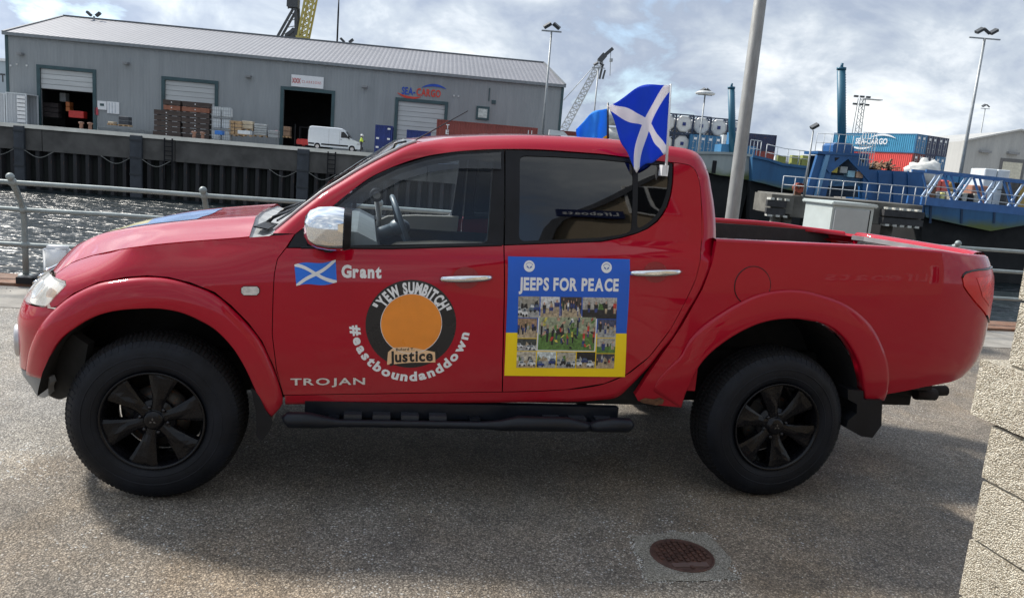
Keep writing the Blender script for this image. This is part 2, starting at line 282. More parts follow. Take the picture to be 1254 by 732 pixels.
# ------------------------------------------------------------------ materials
def newmat(name):
    m = bpy.data.materials.new(name); m.use_nodes = True; t = m.node_tree
    b = t.nodes['Principled BSDF']; return m, t, b
def N(t, kind, **k):
    n = t.nodes.new(kind)
    for a, b in k.items(): setattr(n, a, b)
    return n
def mth(t, op, a, b=None, c=None):
    n = N(t, 'ShaderNodeMath', operation=op)
    for i, v in enumerate((a, b, c)):
        if v is None: continue
        if isinstance(v, (int, float)): n.inputs[i].default_value = v
        else: t.links.new(v, n.inputs[i])
    return n.outputs[0]
def ramp(t, fac, stops, interp='LINEAR'):
    r = N(t, 'ShaderNodeValToRGB'); t.links.new(fac, r.inputs[0]); r.color_ramp.interpolation = interp
    while len(r.color_ramp.elements) < len(stops): r.color_ramp.elements.new(.5)
    for e, (p, c) in zip(r.color_ramp.elements, stops): e.position = p; e.color = (*c, 1) if len(c) == 3 else c
    return r.outputs[0]
def mixc(t, fac, a, b, blend='MIX'):
    n = N(t, 'ShaderNodeMix', data_type='RGBA', blend_type=blend)
    for i, v in ((0, fac), (6, a), (7, b)):
        if isinstance(v, (int, float)): n.inputs[i].default_value = v
        elif isinstance(v, tuple): n.inputs[i].default_value = (*v, 1) if len(v) == 3 else v
        else: t.links.new(v, n.inputs[i])
    return n.outputs[2]
def coords(t, scale=(1, 1, 1), rot=(0, 0, 0), which='Object', loc=(0, 0, 0)):
    c = N(t, 'ShaderNodeTexCoord'); m = N(t, 'ShaderNodeMapping'); m.inputs['Scale'].default_value = scale; m.inputs['Rotation'].default_value = rot; m.inputs['Location'].default_value = loc
    t.links.new(c.outputs[which], m.inputs[0]); return m.outputs[0]
def nz(t, vec, scale, detail=4, rough=.55, dist=0.0):
    n = N(t, 'ShaderNodeTexNoise'); n.inputs['Scale'].default_value = scale; n.inputs['Detail'].default_value = detail
    n.inputs['Roughness'].default_value = rough; n.inputs['Distortion'].default_value = dist; t.links.new(vec, n.inputs['Vector']); return n.outputs['Fac']
def bump(t, b, h, strength, dist):
    n = N(t, 'ShaderNodeBump'); n.inputs['Strength'].default_value = strength; n.inputs['Distance'].default_value = dist
    t.links.new(h, n.inputs['Height']); t.links.new(n.outputs[0], b.inputs['Normal']); return n
MATS = {}
def mat(name, col, rough=.5, metal=0.0, var=.18, scale=3.0, coat=0.0, bs=0.0, bscale=40.0, rust=0.0, rustcol=(.16, .065, .03), stretch=(1, 1, 1), spec=.5):
    if name in MATS: return MATS[name]
    m, t, b = newmat(name)
    v = coords(t, stretch)
    f = nz(t, v, scale, 5, .6, .3)
    dark = tuple(max(0, c*(1-var)) for c in col); light = tuple(min(1, c*(1+var)) for c in col)
    c = ramp(t, f, [(.3, dark), (.7, light)])
    if rust:
        rf = ramp(t, nz(t, v, scale*2.3, 8, .7, .6), [(.62-rust*.25, (0, 0, 0)), (.70-rust*.2, (1, 1, 1))])
        c = mixc(t, rf, c, rustcol)
    t.links.new(c, b.inputs['Base Color'])
    r2 = ramp(t, nz(t, v, scale*3, 4, .6), [(.3, (max(0, rough-.08),)*3), (.7, (min(1, rough+.08),)*3)])
    t.links.new(r2, b.inputs['Roughness']); b.inputs['Metallic'].default_value = metal
    b.inputs['Coat Weight'].default_value = coat; b.inputs['Coat Roughness'].default_value = .04; b.inputs['Specular IOR Level'].default_value = spec
    if bs: bump(t, b, nz(t, v, bscale, 6, .6), bs, .01)
    MATS[name] = m; return m

def m_paint():
    m, t, b = newmat('red_car_paint'); v = coords(t)
    fl = N(t, 'ShaderNodeTexVoronoi'); fl.inputs['Scale'].default_value = 900; t.links.new(v, fl.inputs['Vector'])
    c = mixc(t, mth(t, 'MULTIPLY', fl.outputs['Distance'], .25), (.36, .0003, .014), (.46, .0009, .023))
    dirt = nz(t, coords(t, (1, 1, .5)), 2.2, 7, .65)
    geo = N(t, 'ShaderNodeNewGeometry'); sp = N(t, 'ShaderNodeSeparateXYZ'); t.links.new(geo.outputs['Position'], sp.inputs[0])
    low = N(t, 'ShaderNodeMapRange'); low.inputs[1].default_value = .75; low.inputs[2].default_value = .45; t.links.new(sp.outputs[2], low.inputs[0])
    dm = mth(t, 'MULTIPLY', mth(t, 'MULTIPLY', low.outputs[0], dirt), .28)
    t.links.new(mixc(t, dm, c, (.16, .11, .09)), b.inputs['Base Color'])
    b.inputs['Metallic'].default_value = 0.0; b.inputs['Specular IOR Level'].default_value = .05; b.inputs['Roughness'].default_value = .4
    b.inputs['Coat Weight'].default_value = 1; b.inputs['Coat IOR'].default_value = 1.44
    cr = ramp(t, dirt, [(.35, (.01,)*3), (.75, (.05,)*3)]); t.links.new(cr, b.inputs['Coat Roughness'])
    w = nz(t, coords(t), 1.4, 1, .5); bn = N(t, 'ShaderNodeBump'); bn.inputs['Strength'].default_value = .10; bn.inputs['Distance'].default_value = .02
    t.links.new(w, bn.inputs['Height']); t.links.new(bn.outputs[0], b.inputs['Coat Normal'])
    return m
def m_glass(name, tint, refl=1.0):
    m = bpy.data.materials.new(name); m.use_nodes = True; t = m.node_tree; t.nodes.clear()
    tr = N(t, 'ShaderNodeBsdfTransparent'); tr.inputs[0].default_value = (*tint, 1)
    gl = N(t, 'ShaderNodeBsdfGlossy'); gl.inputs['Roughness'].default_value = .015; gl.inputs[0].default_value = (1, 1, 1, 1)
    bn = N(t, 'ShaderNodeBump'); bn.inputs['Strength'].default_value = .05; bn.inputs['Distance'].default_value = .02
    t.links.new(nz(t, coords(t), 1.6, 1, .4), bn.inputs['Height']); t.links.new(bn.outputs[0], gl.inputs['Normal'])
    fr = N(t, 'ShaderNodeFresnel'); fr.inputs[0].default_value = 1.52
    ms = N(t, 'ShaderNodeMixShader'); o = N(t, 'ShaderNodeOutputMaterial')
    t.links.new(mth(t, 'MINIMUM', mth(t, 'MULTIPLY', fr.outputs[0], 1.9*refl), 1.0), ms.inputs[0]); t.links.new(tr.outputs[0], ms.inputs[1]); t.links.new(gl.outputs[0], ms.inputs[2]); t.links.new(ms.outputs[0], o.inputs[0])
    return m
def m_hazy():  # hazed plastic, whitened so the headlamp reads bright
    m, t, b = newmat('brightened_hazed_lens'); t.links.new(ramp(t, nz(t, coords(t), 9, 4, .6), [(.3, (.60, .58, .50)), (.7, (.74, .73, .68))]), b.inputs['Base Color']); b.inputs['Roughness'].default_value = .25; b.inputs['Coat Weight'].default_value = 1
    tr = N(t, 'ShaderNodeBsdfTransparent'); ms = N(t, 'ShaderNodeMixShader'); ms.inputs[0].default_value = .55; t.links.new(b.outputs[0], ms.inputs[1]); t.links.new(tr.outputs[0], ms.inputs[2]); t.links.new(ms.outputs[0], t.nodes['Material Output'].inputs[0]); return m
def m_asphalt():
    m, t, b = newmat('asphalt'); v = coords(t)
    big = nz(t, v, .55, 5, .6, .6); mid = nz(t, v, 3.2, 6, .65, .3)
    vo = N(t, 'ShaderNodeTexVoronoi'); vo.inputs['Scale'].default_value = 125; t.links.new(v, vo.inputs['Vector'])
    vs = N(t, 'ShaderNodeTexVoronoi'); vs.inputs['Scale'].default_value = 260; t.links.new(v, vs.inputs['Vector'])
    sx = N(t, 'ShaderNodeSeparateColor'); t.links.new(vo.outputs['Color'], sx.inputs[0])
    sx2 = N(t, 'ShaderNodeSeparateColor'); t.links.new(vs.outputs['Color'], sx2.inputs[0])
    stone = ramp(t, sx.outputs[0], [(0, (.082, .070, .058)), (.35, (.158, .135, .113)), (.7, (.27, .235, .195)), (.93, (.40, .36, .31)), (1.0, (.52, .48, .42))])
    st2 = ramp(t, sx2.outputs[1], [(0, (.09, .085, .08)), (.8, (.26, .245, .22)), (1, (.44, .42, .38))])
    c = mixc(t, .42, stone, st2)
    # warm and grey worn patches
    tint = ramp(t, big, [(.33, (1.02, 1.02, 1.02)), (.5, (1.2, 1.15, 1.08)), (.66, (1.42, 1.28, 1.10))])
    c = mixc(t, 1.0, c, tint, 'MULTIPLY')
    sh = ramp(t, mid, [(.3, (.72,)*3), (.7, (1.35,)*3)]); c = mixc(t, .8, c, sh, 'MULTIPLY')
    chip = ramp(t, mth(t, 'MULTIPLY', sx.outputs[1], 1.0), [(.962, (0, 0, 0)), (.968, (1, 1, 1))])
    chm = ramp(t, nz(t, v, 1.4, 3, .6), [(.40, (0,)*3), (.62, (1,)*3)])
    c = mixc(t, mth(t, 'MULTIPLY', chip, chm), c, (.62, .61, .58))
    mort = ramp(t, vo.outputs['Distance'], [(.25, (1,)*3), (.60, (.38,)*3)]); c = mixc(t, .85, c, mort, 'MULTIPLY')
    st = ramp(t, nz(t, coords(t, (1.6, .8, 1), loc=(2.2, 0, 0)), .95, 5, .6, .8), [(.54, (0,)*3), (.68, (1,)*3)]); c = mixc(t, mth(t, 'MULTIPLY', st, .22), c, mixc(t, 1.0, c, (1.25, 1.0, .66), 'MULTIPLY'))
    oil = ramp(t, nz(t, coords(t, loc=(7.1, 3.3, 0)), 1.5, 4, .6, .5), [(.60, (0,)*3), (.72, (1,)*3)]); c = mixc(t, mth(t, 'MULTIPLY', oil, .15), c, mixc(t, 1.0, c, (.55, .55, .56), 'MULTIPLY'))
    # grey rubbed patch in front of the truck, broken edge
    geo = N(t, 'ShaderNodeNewGeometry'); sp = N(t, 'ShaderNodeSeparateXYZ'); t.links.new(geo.outputs['Position'], sp.inputs[0])
    edge = mth(t, 'ADD', mth(t, 'ADD', sp.outputs[0], mth(t, 'MULTIPLY', sp.outputs[1], -.25)), mth(t, 'MULTIPLY', nz(t, v, 1.8, 6, .65), .9))
    gm = ramp(t, mth(t, 'ADD', edge, .75), [(.40, (1,)*3), (.55, (0,)*3)])
    c = mixc(t, mth(t, 'MULTIPLY', gm, .55), c, mixc(t, 1.0, c, (1.7, 1.85, 2.0), 'MULTIPLY'))
    t.links.new(c, b.inputs['Base Color']); b.inputs['Roughness'].default_value = .78; b.inputs['Specular IOR Level'].default_value = .35
    h = mth(t, 'ADD', mth(t, 'MULTIPLY', vo.outputs['Distance'], -1.0), mth(t, 'MULTIPLY', vs.outputs['Distance'], -.4))
    bump(t, b, h, .75, .006)
    return m
def m_water():
    m, t, b = newmat('harbour_water'); v = coords(t, (.55, 1.5, 1))
    a = nz(t, coords(t, (.55, .9, 1)), .42, 3, .5, .8); c2 = nz(t, coords(t, (.5, 1.0, 1)), 1.6, 3, .5, .3)
    h = mth(t, 'ADD', a, mth(t, 'MULTIPLY', c2, .35)); b.inputs['Base Color'].default_value = (.010, .016, .018, 1)
    b.inputs['Roughness'].default_value = .30; b.inputs['IOR'].default_value = 1.33; bump(t, b, h, 1.0, 1.35); return m
def m_stripe(name, base, dark, period, axis=0, rough=.6, depth=.03, var=.15, coat=0.0):
    """profiled metal sheet: relief only plus streaky weathering"""
    m, t, b = newmat(name); v = coords(t); sp = N(t, 'ShaderNodeSeparateXYZ'); t.links.new(v, sp.inputs[0])
    w = mth(t, 'ABSOLUTE', mth(t, 'SUBTRACT', mth(t, 'FRACT', mth(t, 'DIVIDE', sp.outputs[axis], period)), .5))
    h = ramp(t, w, [(.16, (0,)*3), (.30, (1,)*3)])
    sv = coords(t, (1.1, 1.1, .10)); s = nz(t, sv, 1.1, 8, .65, .2); bg_ = nz(t, v, .12, 4, .6)
    c = mixc(t, ramp(t, s, [(.35, (0,)*3), (.72, (1,)*3)]), base, dark)
    c = mixc(t, .5, c, mixc(t, 1.0, c, ramp(t, bg_, [(.3, (1-var,)*3), (.7, (1+var,)*3)]), 'MULTIPLY'))
    t.links.new(c, b.inputs['Base Color']); b.inputs['Roughness'].default_value = rough; bump(t, b, h, 1.0, depth); return m
def m_block(name='pebbledash_block', cols=None):
    m, t, b = newmat(name); v = coords(t)
    vo = N(t, 'ShaderNodeTexVoronoi'); vo.inputs['Scale'].default_value = 210; t.links.new(v, vo.inputs['Vector'])
    vf = nz(t, v, 210, 3, .6); sx = N(t, 'ShaderNodeSeparateColor'); t.links.new(vo.outputs['Color'], sx.inputs[0])
    cols = cols or ((.34, .29, .21), (.58, .52, .41), (.80, .75, .63))
    c = ramp(t, sx.outputs[0], [(0, cols[0]), (.5, cols[1]), (1, cols[2])])
    c = mixc(t, .5, c, mixc(t, 1.0, c, ramp(t, nz(t, v, 6, 5, .6), [(.3, (.8,)*3), (.7, (1.15,)*3)]), 'MULTIPLY'))
    c = mixc(t, .7, c, mixc(t, 1.0, c, ramp(t, vo.outputs['Distance'], [(.2, (1.05,)*3), (.7, (.55,)*3)]), 'MULTIPLY'))
    t.links.new(c, b.inputs['Base Color']); b.inputs['Roughness'].default_value = .9
    bump(t, b, mth(t, 'ADD', mth(t, 'MULTIPLY', vo.outputs['Distance'], -1.0), mth(t, 'MULTIPLY', vf, .5)), 1.0, .007); return m
def m_collage(name, seed, cols):
    """a small printed snapshot: broken patches of colour"""
    m, t, b = newmat(name); v = coords(t, (1, 1, 1), loc=(seed*3.1, seed*1.7, seed))
    vo = N(t, 'ShaderNodeTexVoronoi'); vo.inputs['Scale'].default_value = 42; t.links.new(v, vo.inputs['Vector'])
    sx = N(t, 'ShaderNodeSeparateColor'); t.links.new(vo.outputs['Color'], sx.inputs[0])
    f = mth(t, 'ADD', mth(t, 'MULTIPLY', sx.outputs[0], .25), mth(t, 'MULTIPLY', nz(t, v, 38, 7, .85, 2.0), .8))
    st = [(.22+.6*i/len(cols), c) for i, c in enumerate(cols)]
    t.links.new(ramp(t, f, st, 'CONSTANT'), b.inputs['Base Color']); b.inputs['Roughness'].default_value = .35; return m
RED = m_paint()
BLACKP = mat('black_trim_plastic', (.011, .0115, .014), .40, var=.25, scale=9, spec=.2)
GLOSSB = mat('gloss_black_trim', (.008, .008, .01), .14, var=.2)
RUBBER = mat('tyre_rubber', (.0065, .008, .012), .5, var=.45, scale=6, bs=.25, bscale=260, spec=.22)
TREAD = mat('tyre_tread_rubber', (.008, .008, .009), .8, var=.4, scale=30, bs=.3, bscale=150, spec=.2)
RIM = mat('black_alloy', (.004, .004, .0055), .26, metal=0, var=.3, scale=12, coat=.15, spec=.2)
CHROME = mat('chrome', (.78, .79, .80), .05, metal=1.0, var=.03)
DARKIN = mat('dark_underbody', (.006, .0058, .0056), .85, var=.4, scale=7)
STEP = mat('step_black', (.006, .008, .013), .38, var=.3, scale=10, spec=.3)
GALV = mat('galvanised_steel', (.25, .285, .285), .55, metal=.35, var=.16, scale=9, bs=.1, bscale=90)
GALV2 = mat('weathered_galvanised_pole', (.25, .255, .25), .62, metal=.25, var=.18, scale=14, stretch=(1, 1, .3), bs=.1)
WHITE = mat('white_paint', (.74, .75, .76), .4, var=.05)
DECALW = mat('white_vinyl', (.78, .78, .79), .35, var=.02)
DECALK = mat('black_vinyl', (.016, .016, .018), .3, var=.1)
DECALB = mat('saltire_blue_vinyl', (.008, .16, .76), .35, var=.04)
DECALO = mat('orange_vinyl', (.83, .27, .03), .35, var=.08, scale=6)
POSTB = mat('poster_blue', (.003, .10, .55), .35, var=.04)
POSTY = mat('poster_yellow', (.93, .66, .004), .35, var=.04)
SILVER = mat('satin_silver', (.52, .50, .50), .35, metal=.6, var=.06)
GREYP = mat('grey_plastic', (.23, .235, .24), .5, var=.12)
DGLASS = m_glass('clear_car_glass', (.95, .985, .99), .42)
TGLASS = m_glass('dark_tinted_glass', (.03, .035, .04), .8)
VGLASS = m_glass('smoked_visor', (.36, .39, .44), .7)

# ================================================================== THE PICKUP TRUCK
truck = empty('pickup_truck', (0, 0, 0), label='crimson double cab pickup truck with door decals and black alloy wheels, parked on the asphalt', cat='pickup truck')
def body_in(k):
    def f(s, z):
        x, y, zz = body(s, z); return (x, y+k, zz)
    return f
def bed_in(k):
    def f(s, z):
        x, y, zz = bed(s, z); return (x, y+k, zz)
    return f
def normal(fn, s, z):
    p = Vector(fn(s, z)); a = Vector(fn(s+.003, z))-p; b = Vector(fn(s, z+.003))-p
    n = a.cross(b)
    return n.normalized() if n.length > 1e-12 else Vector((0, -1, 0))
def resample(poly, h):
    out = []
    n = len(poly)
    for i in range(n):
        a = Vector(poly[i]); b = Vector(poly[(i+1) % n]); k = max(1, int(math.ceil((b-a).length/h)))
        for j in range(k): out.append(a.lerp(b, j/k))
    return out
def area(p): return sum(p[i][0]*p[(i+1) % len(p)][1]-p[(i+1) % len(p)][0]*p[i][1] for i in range(len(p)))/2
def shrink(poly, g):
    """move the outline inwards by g"""
    n = len(poly); P_ = [Vector(p) for p in poly]
    s = 1 if area(P_) > 0 else -1; out = []
    for i in range(n):
        e1 = (P_[i]-P_[i-1]); e2 = (P_[(i+1) % n]-P_[i])
        n1 = Vector((-e1.y, e1.x)); n2 = Vector((-e2.y, e2.x))
        m = (n1.normalized() if n1.length else n2)+(n2.normalized() if n2.length else n1)
        if m.length > 1e-6: m.normalize()
        out.append(P_[i]+m*g*s)
    return out
def smooth_poly(poly, it=1):
    for _ in range(it):
        n = len(poly); q = []
        for i in range(n):
            a = Vector(poly[i]); b = Vector(poly[(i+1) % n]); q += [a.lerp(b, .25), a.lerp(b, .75)]
        poly = q
    return poly
def rounded(poly, r, n=4):
    out = []; k = len(poly)
    for i in range(k):
        p = Vector(poly[i]); a = Vector(poly[i-1])-p; b = Vector(poly[(i+1) % k])-p
        if a.angle(b, PI) > 2.7: out.append(p); continue
        d = min(r, a.length*.45, b.length*.45); A = p+a.normalized()*d; B = p+b.normalized()*d
        for j in range(n+1): t = j/n; out.append(A.lerp(p, t).lerp(p.lerp(B, t), t))
    return out
def inside(p, poly):
    x, y = p; c = False; j = len(poly)-1
    for i in range(len(poly)):
        xi, yi = poly[i]; xj, yj = poly[j]
        if (yi > y) != (yj > y) and x < (xj-xi)*(y-yi)/(yj-yi)+xi: c = not c
        j = i
    return c
def tri2d(outer, holes=(), h=.03):
    pts = []; edges = []
    for lp in [outer]+list(holes):
        k = len(pts); n = len(lp); pts += [Vector(p) for p in lp]; edges += [(k+i, k+(i+1) % n) for i in range(n)]
    nb = len(pts)
    x0 = min(p.x for p in pts); x1 = max(p.x for p in pts); z0 = min(p.y for p in pts); z1 = max(p.y for p in pts)
    r = 0; z = z0+h*.5; grid = [Vector(p) for p in pts]
    cell = {}
    for p in pts: cell.setdefault((int(p.x/h), int(p.y/h)), []).append(p)
    while z < z1:
        x = x0+(h*.5 if r % 2 else 0)
        while x < x1:
            q = Vector((x, z))
            if inside(q, outer) and not any(inside(q, hh) for hh in holes):
                ok = True
                for a in (-1, 0, 1):
                    for b in (-1, 0, 1):
                        for p in cell.get((int(x/h)+a, int(z/h)+b), ()):
                            if (p-q).length < h*.55: ok = False
                if ok: grid.append(q)
            x += h
        z += h*.87; r += 1
    vs, es, fs, *_ = delaunay_2d_cdt(grid, edges, [], 0, 1e-6)
    out = []
    for f in fs:
        c = (vs[f[0]]+vs[f[1]]+vs[f[2]])/3
        if inside(c, outer) and not any(inside(c, hh) for hh in holes): out.append(tuple(f))
    return vs, out
def panel_bm(fn, outer, holes=(), h=.035, gap=.0018, depth=.03, off=0.0, round_=.003, mirror=False):
    """curved sheet following the skin fn, with a turned edge"""
    outer = resample(shrink(outer, gap) if gap else outer, h); holes = [resample(shrink(hh, -gap) if gap else hh, h) for hh in holes]
    vs, fs = tri2d(outer, holes, h)
    bm = bmesh.new()
    V3 = []
    for v in vs:
        n = normal(fn, v.x, v.y); V3.append(bm.verts.new(Vector(fn(v.x, v.y))+n*off))
    bm.verts.index_update()
    for f in fs:
        a, b, c = f
        cr = (vs[b]-vs[a]).cross(vs[c]-vs[a])
        if abs(cr) < 1.2e-4*max((vs[b]-vs[a]).length, (vs[c]-vs[a]).length, (vs[c]-vs[b]).length): continue
        try: fc = bm.faces.new((V3[a], V3[b], V3[c]) if cr > 0 else (V3[a], V3[c], V3[b])); fc.smooth = True
        except ValueError: pass
    if depth:
        key = {(round(v.x, 5), round(v.y, 5)): i for i, v in enumerate(vs)}
        for lp, sgn in [(outer, 1)]+[(hh, -1) for hh in holes]:
            ccw = area(lp) > 0
            n = len(lp); A = []; B = []; C_ = []
            for i, p in enumerate(lp):
                nn = normal(fn, p.x, p.y); base = Vector(fn(p.x, p.y))+nn*off
                A.append(bm.verts.new(base)); 
                B.append(bm.verts.new(base-nn*depth))
            for i in range(n):
                j = (i+1) % n
                q = (A[i], B[i], B[j], A[j]); q = q if ccw == (sgn > 0) else q[::-1]
                bm.faces.new(q)
    if mirror: mirror_bm(bm)
    return bm
def mirror_bm(bm):
    for v in bm.verts: v.co.y = 2*YC-v.co.y
    bmesh.ops.reverse_faces(bm, faces=bm.faces[:])
def both(name, make, mt, parent=None, parents=None, smooth=True):
    """the same piece on the near side and mirrored on the far side"""
    o = obj(name, make(), mt, parent or (parents and parents[0]) or truck)
    bm = make(); mirror_bm(bm)
    p = obj(name, bm, mt, parent or (parents and parents[1]) or truck)
    return o, p
def path_panel(fn, key, **k): return panel_bm(fn, TR[key], **k)

# ---- wings, doors, bed sides
wing = both('front_wing', lambda: panel_bm(body, WING, h=.022), RED)
fdoor = both('front_door', lambda: panel_bm(body, TR['front_door'], h=.03, holes=[]), RED)
rdoor = both('rear_door', lambda: panel_bm(body, TR['rear_door'], h=.03), RED)
bside = both('bed_side', lambda: panel_bm(bed, BEDSIDE, h=.03), RED)
def frame_piece(fkey, gkeys):
    return lambda: panel_bm(body, TR[fkey], holes=[rounded(TR[g], .03) for g in gkeys], h=.03, off=-.004, depth=.05, gap=.001)
ff = both('window_frame', frame_piece('frame_front', ['glass_front']), BLACKP, parents=fdoor)
rf = both('window_frame', frame_piece('frame_rear', ['glass_rear', 'glass_quarter']), BLACKP, parents=rdoor)
both('window_glass', lambda: panel_bm(body, rounded(TR['glass_front'], .03), h=.05, off=-.014, depth=0, gap=-.006), DGLASS, parents=fdoor)
both('window_glass', lambda: panel_bm(body, rounded(TR['glass_rear'], .03), h=.05, off=-.010, depth=0, gap=-.006), TGLASS, parents=rdoor)
both('quarter_glass', lambda: panel_bm(body, rounded(TR['glass_quarter'], .03), h=.05, off=-.010, depth=0, gap=-.006), TGLASS, parents=rdoor)
both('wind_deflector', lambda: panel_bm(body, TR['visor'], h=.03, off=.009, depth=.004, gap=0), VGLASS, parents=fdoor)

# waist rubber strips
def strip_bm(fn, pts, w, off, h=.05):
    bm = bmesh.new(); P2 = []
    for i in range(len(pts)-1):
        a, b = Vector(pts[i]), Vector(pts[i+1]); k = max(1, int((b-a).length/h)); P2 += [a.lerp(b, j/k) for j in range(k)]
    P2.append(Vector(pts[-1])); tube(bm, [Vector(fn(*p))+normal(fn, *p)*off for p in P2], w, 6); return bm
both('waist_seal', lambda: strip_bm(body, [(.60, 1.176), (.9978, 1.197), (1.50, 1.241)], .007, .0), BLACKP, parents=fdoor)

# ---- rim of the cab: screen pillar, roof, rear pillar and sill in one pressing
RA = [Vector(v) for v in TR['rim_a']]; RB = [Vector(v) for v in TR['rim_b']]
nR = len(RA); NT = 32                                   # rows before NT reach across the cab
def centre_pt(i):
    tab = {0: (.40, 1.268), 1: (.455, 1.325), 2: (.50, 1.372), 3: (.552, 1.42), 4: (.60, 1.464), 5: (.675, 1.52), 6: (.752, 1.578), 7: (.83, 1.632), 8: (.92, 1.69),
           9: (1.01, 1.735), 10: (1.10, 1.758), 11: (1.21, 1.775), 12: (1.30, 1.785), 13: (1.45, 1.797), 14: (1.62, 1.806), 15: (1.76, 1.81), 16: (1.89, 1.812), 17: (2.03, 1.812),
           18: (2.14, 1.811), 19: (2.26, 1.808), 20: (2.35, 1.80), 21: (2.43, 1.79), 22: (2.50, 1.772), 23: (2.54, 1.752), 24: (2.565, 1.722), 25: (2.585, 1.68), 26: (2.595, 1.632),
           27: (2.602, 1.577), 28: (2.61, 1.502), 29: (2.615, 1.423), 30: (2.618, 1.336), 31: (2.62, 1.269)}
    x, z = tab[min(i, NT-1)]; x += .085*(1-sm(7.5, 10, i)); z -= .012*(1-sm(7.5, 10, i))
    if 10 <= i <= 24: z = RB[i].z+.019
    if i == 9: z = RB[9].z+.035
    return Vector((x, YC, z))
def catmull(P_, t):
    i = min(int(t), len(P_)-2); f = t-i
    p0 = P_[max(i-1, 0)]; p1 = P_[i]; p2 = P_[i+1]; p3 = P_[min(i+2, len(P_)-1)]
    return .5*((2*p1)+(p2-p0)*f+(2*p0-5*p1+4*p2-p3)*f*f+(3*p1-p0-3*p2+p3)*f**3)
CPT = [centre_pt(i) for i in range(NT)]
TS = [0, .035, .09, .18, .3, .45, .62, .8, 1.0]
def section(t):
    a = catmull(RA, t); b = catmull(RB, t)
    if t <= NT-1:
        d = catmull(CPT, t); pts = [a, a.lerp(b, .33), a.lerp(b, .68)]
        # fatten the band so that it rolls over
        out = Vector((0, -1, .25)).normalized()
        k = min(.010, (b-a).length*.10)
        pts[1] = pts[1]+out*k; pts[2] = pts[2]+out*k*.9
        for u in TS:
            e = 1-(1-u)**2.0
            w = sm(8.0, 10.5, t)*(1-sm(22, 25, t))      # 1 on the roof, 0 on screen and back wall
            x = b.x+(d.x-b.x)*(e*(1-w)+u*w); z = b.z+(d.z-b.z)*(e if w > .01 or t > 20 else u*.5+e*.5)
            pts.append(Vector((x, b.y+(d.y-b.y)*u, z)))
        return pts
    n = (b-a)
    pts = [a, a.lerp(b, .33), a.lerp(b, .68), b]
    inn = Vector((0, 1, 0))
    k = len(TS)
    for j in range(1, k): pts.append(b+inn*(.012*j)+n.normalized()*(-.002*j if t > 34 else 0))
    return pts
SUBR = 4
TT = [i/SUBR for i in range((nR-1)*SUBR+1)]
SEC = [section(t) for t in TT]
def grid_part(rows, cols, mt, name, parent=truck, mirror='both', bend=None, thick=0):
    bm = bmesh.new()
    for side in (0, 1) if mirror == 'both' else (0,):
        vv = []
        for r in rows:
            vv.append([bm.verts.new(SEC[r][c] if not side else Vector((SEC[r][c].x, 2*YC-SEC[r][c].y, SEC[r][c].z))) for c in cols])
        for i in range(len(rows)-1):
            for j in range(len(cols)-1):
                q = (vv[i][j], vv[i+1][j], vv[i+1][j+1], vv[i][j+1])
                if side: q = q[::-1]
                f = bm.faces.new(q); f.smooth = True
    bmesh.ops.remove_doubles(bm, verts=bm.verts[:], dist=1e-4)
    if bend: bend(bm)
    return obj(name, bm, mt, parent)
ncol = len(SEC[0]); r9 = int(9.3*SUBR)
bm = bmesh.new(); cache = {}
def gv(r, c, side):
    p = SEC[r][c]
    if side: p = Vector((p.x, 2*YC-p.y, p.z))
    k = (round(p.x, 4), round(p.y, 4), round(p.z, 4))
    if k not in cache: cache[k] = bm.verts.new(p)
    return cache[k]
lastfull = (NT-1)*SUBR
for side in (0, 1):
    for r in range(len(TT)-1):
        for c in range(ncol-1):
            if r < r9 and c >= 5: continue                     # windscreen opening
            if r >= lastfull and r < lastfull+1: pass
            if r >= int(27.2*SUBR) and r < lastfull and c >= 6: continue   # rear screen opening / back of cab
            q = [gv(r, c, side), gv(r+1, c, side), gv(r+1, c+1, side), gv(r, c+1, side)]
            if side: q = q[::-1]
            if len(set(q)) < 3: continue
            q2 = []
            for v in q:
                if v not in q2: q2.append(v)
            if r >= lastfull and r < lastfull+1 and c > 3: continue
            try: f = bm.faces.new(q2); f.smooth = True
            except ValueError: pass
bmesh.ops.recalc_face_normals(bm, faces=bm.faces[:])
cab = obj('cab_shell', bm, RED, truck)
# windscreen
rows = list(range(0, r9+1))
ws = grid_part(rows, list(range(5, ncol)), DGLASS, 'windscreen')
for side in (0, 1):
    bm = bmesh.new()
    pts = [Vector((SEC[r][5].x-.004, SEC[r][5].y if not side else 2*YC-SEC[r][5].y, SEC[r][5].z+.004)) for r in rows]
    tube(bm, pts, .008, 6)
    obj('screen_edge_strip', bm, mat('screen_edge_glint', (.42, .43, .43), .3), ws)  # pale strip, the glint of the glass edge put into its colour
grid_part(list(range(int(27.2*SUBR), lastfull+1)), list(range(6, ncol)), TGLASS, 'rear_screen')
# lower back wall of the cab
bm = bmesh.new(); box(bm, 2.47, 2.57, .12, 1.68, .55, 1.268); obj('cab_back_panel', bm, RED, truck)

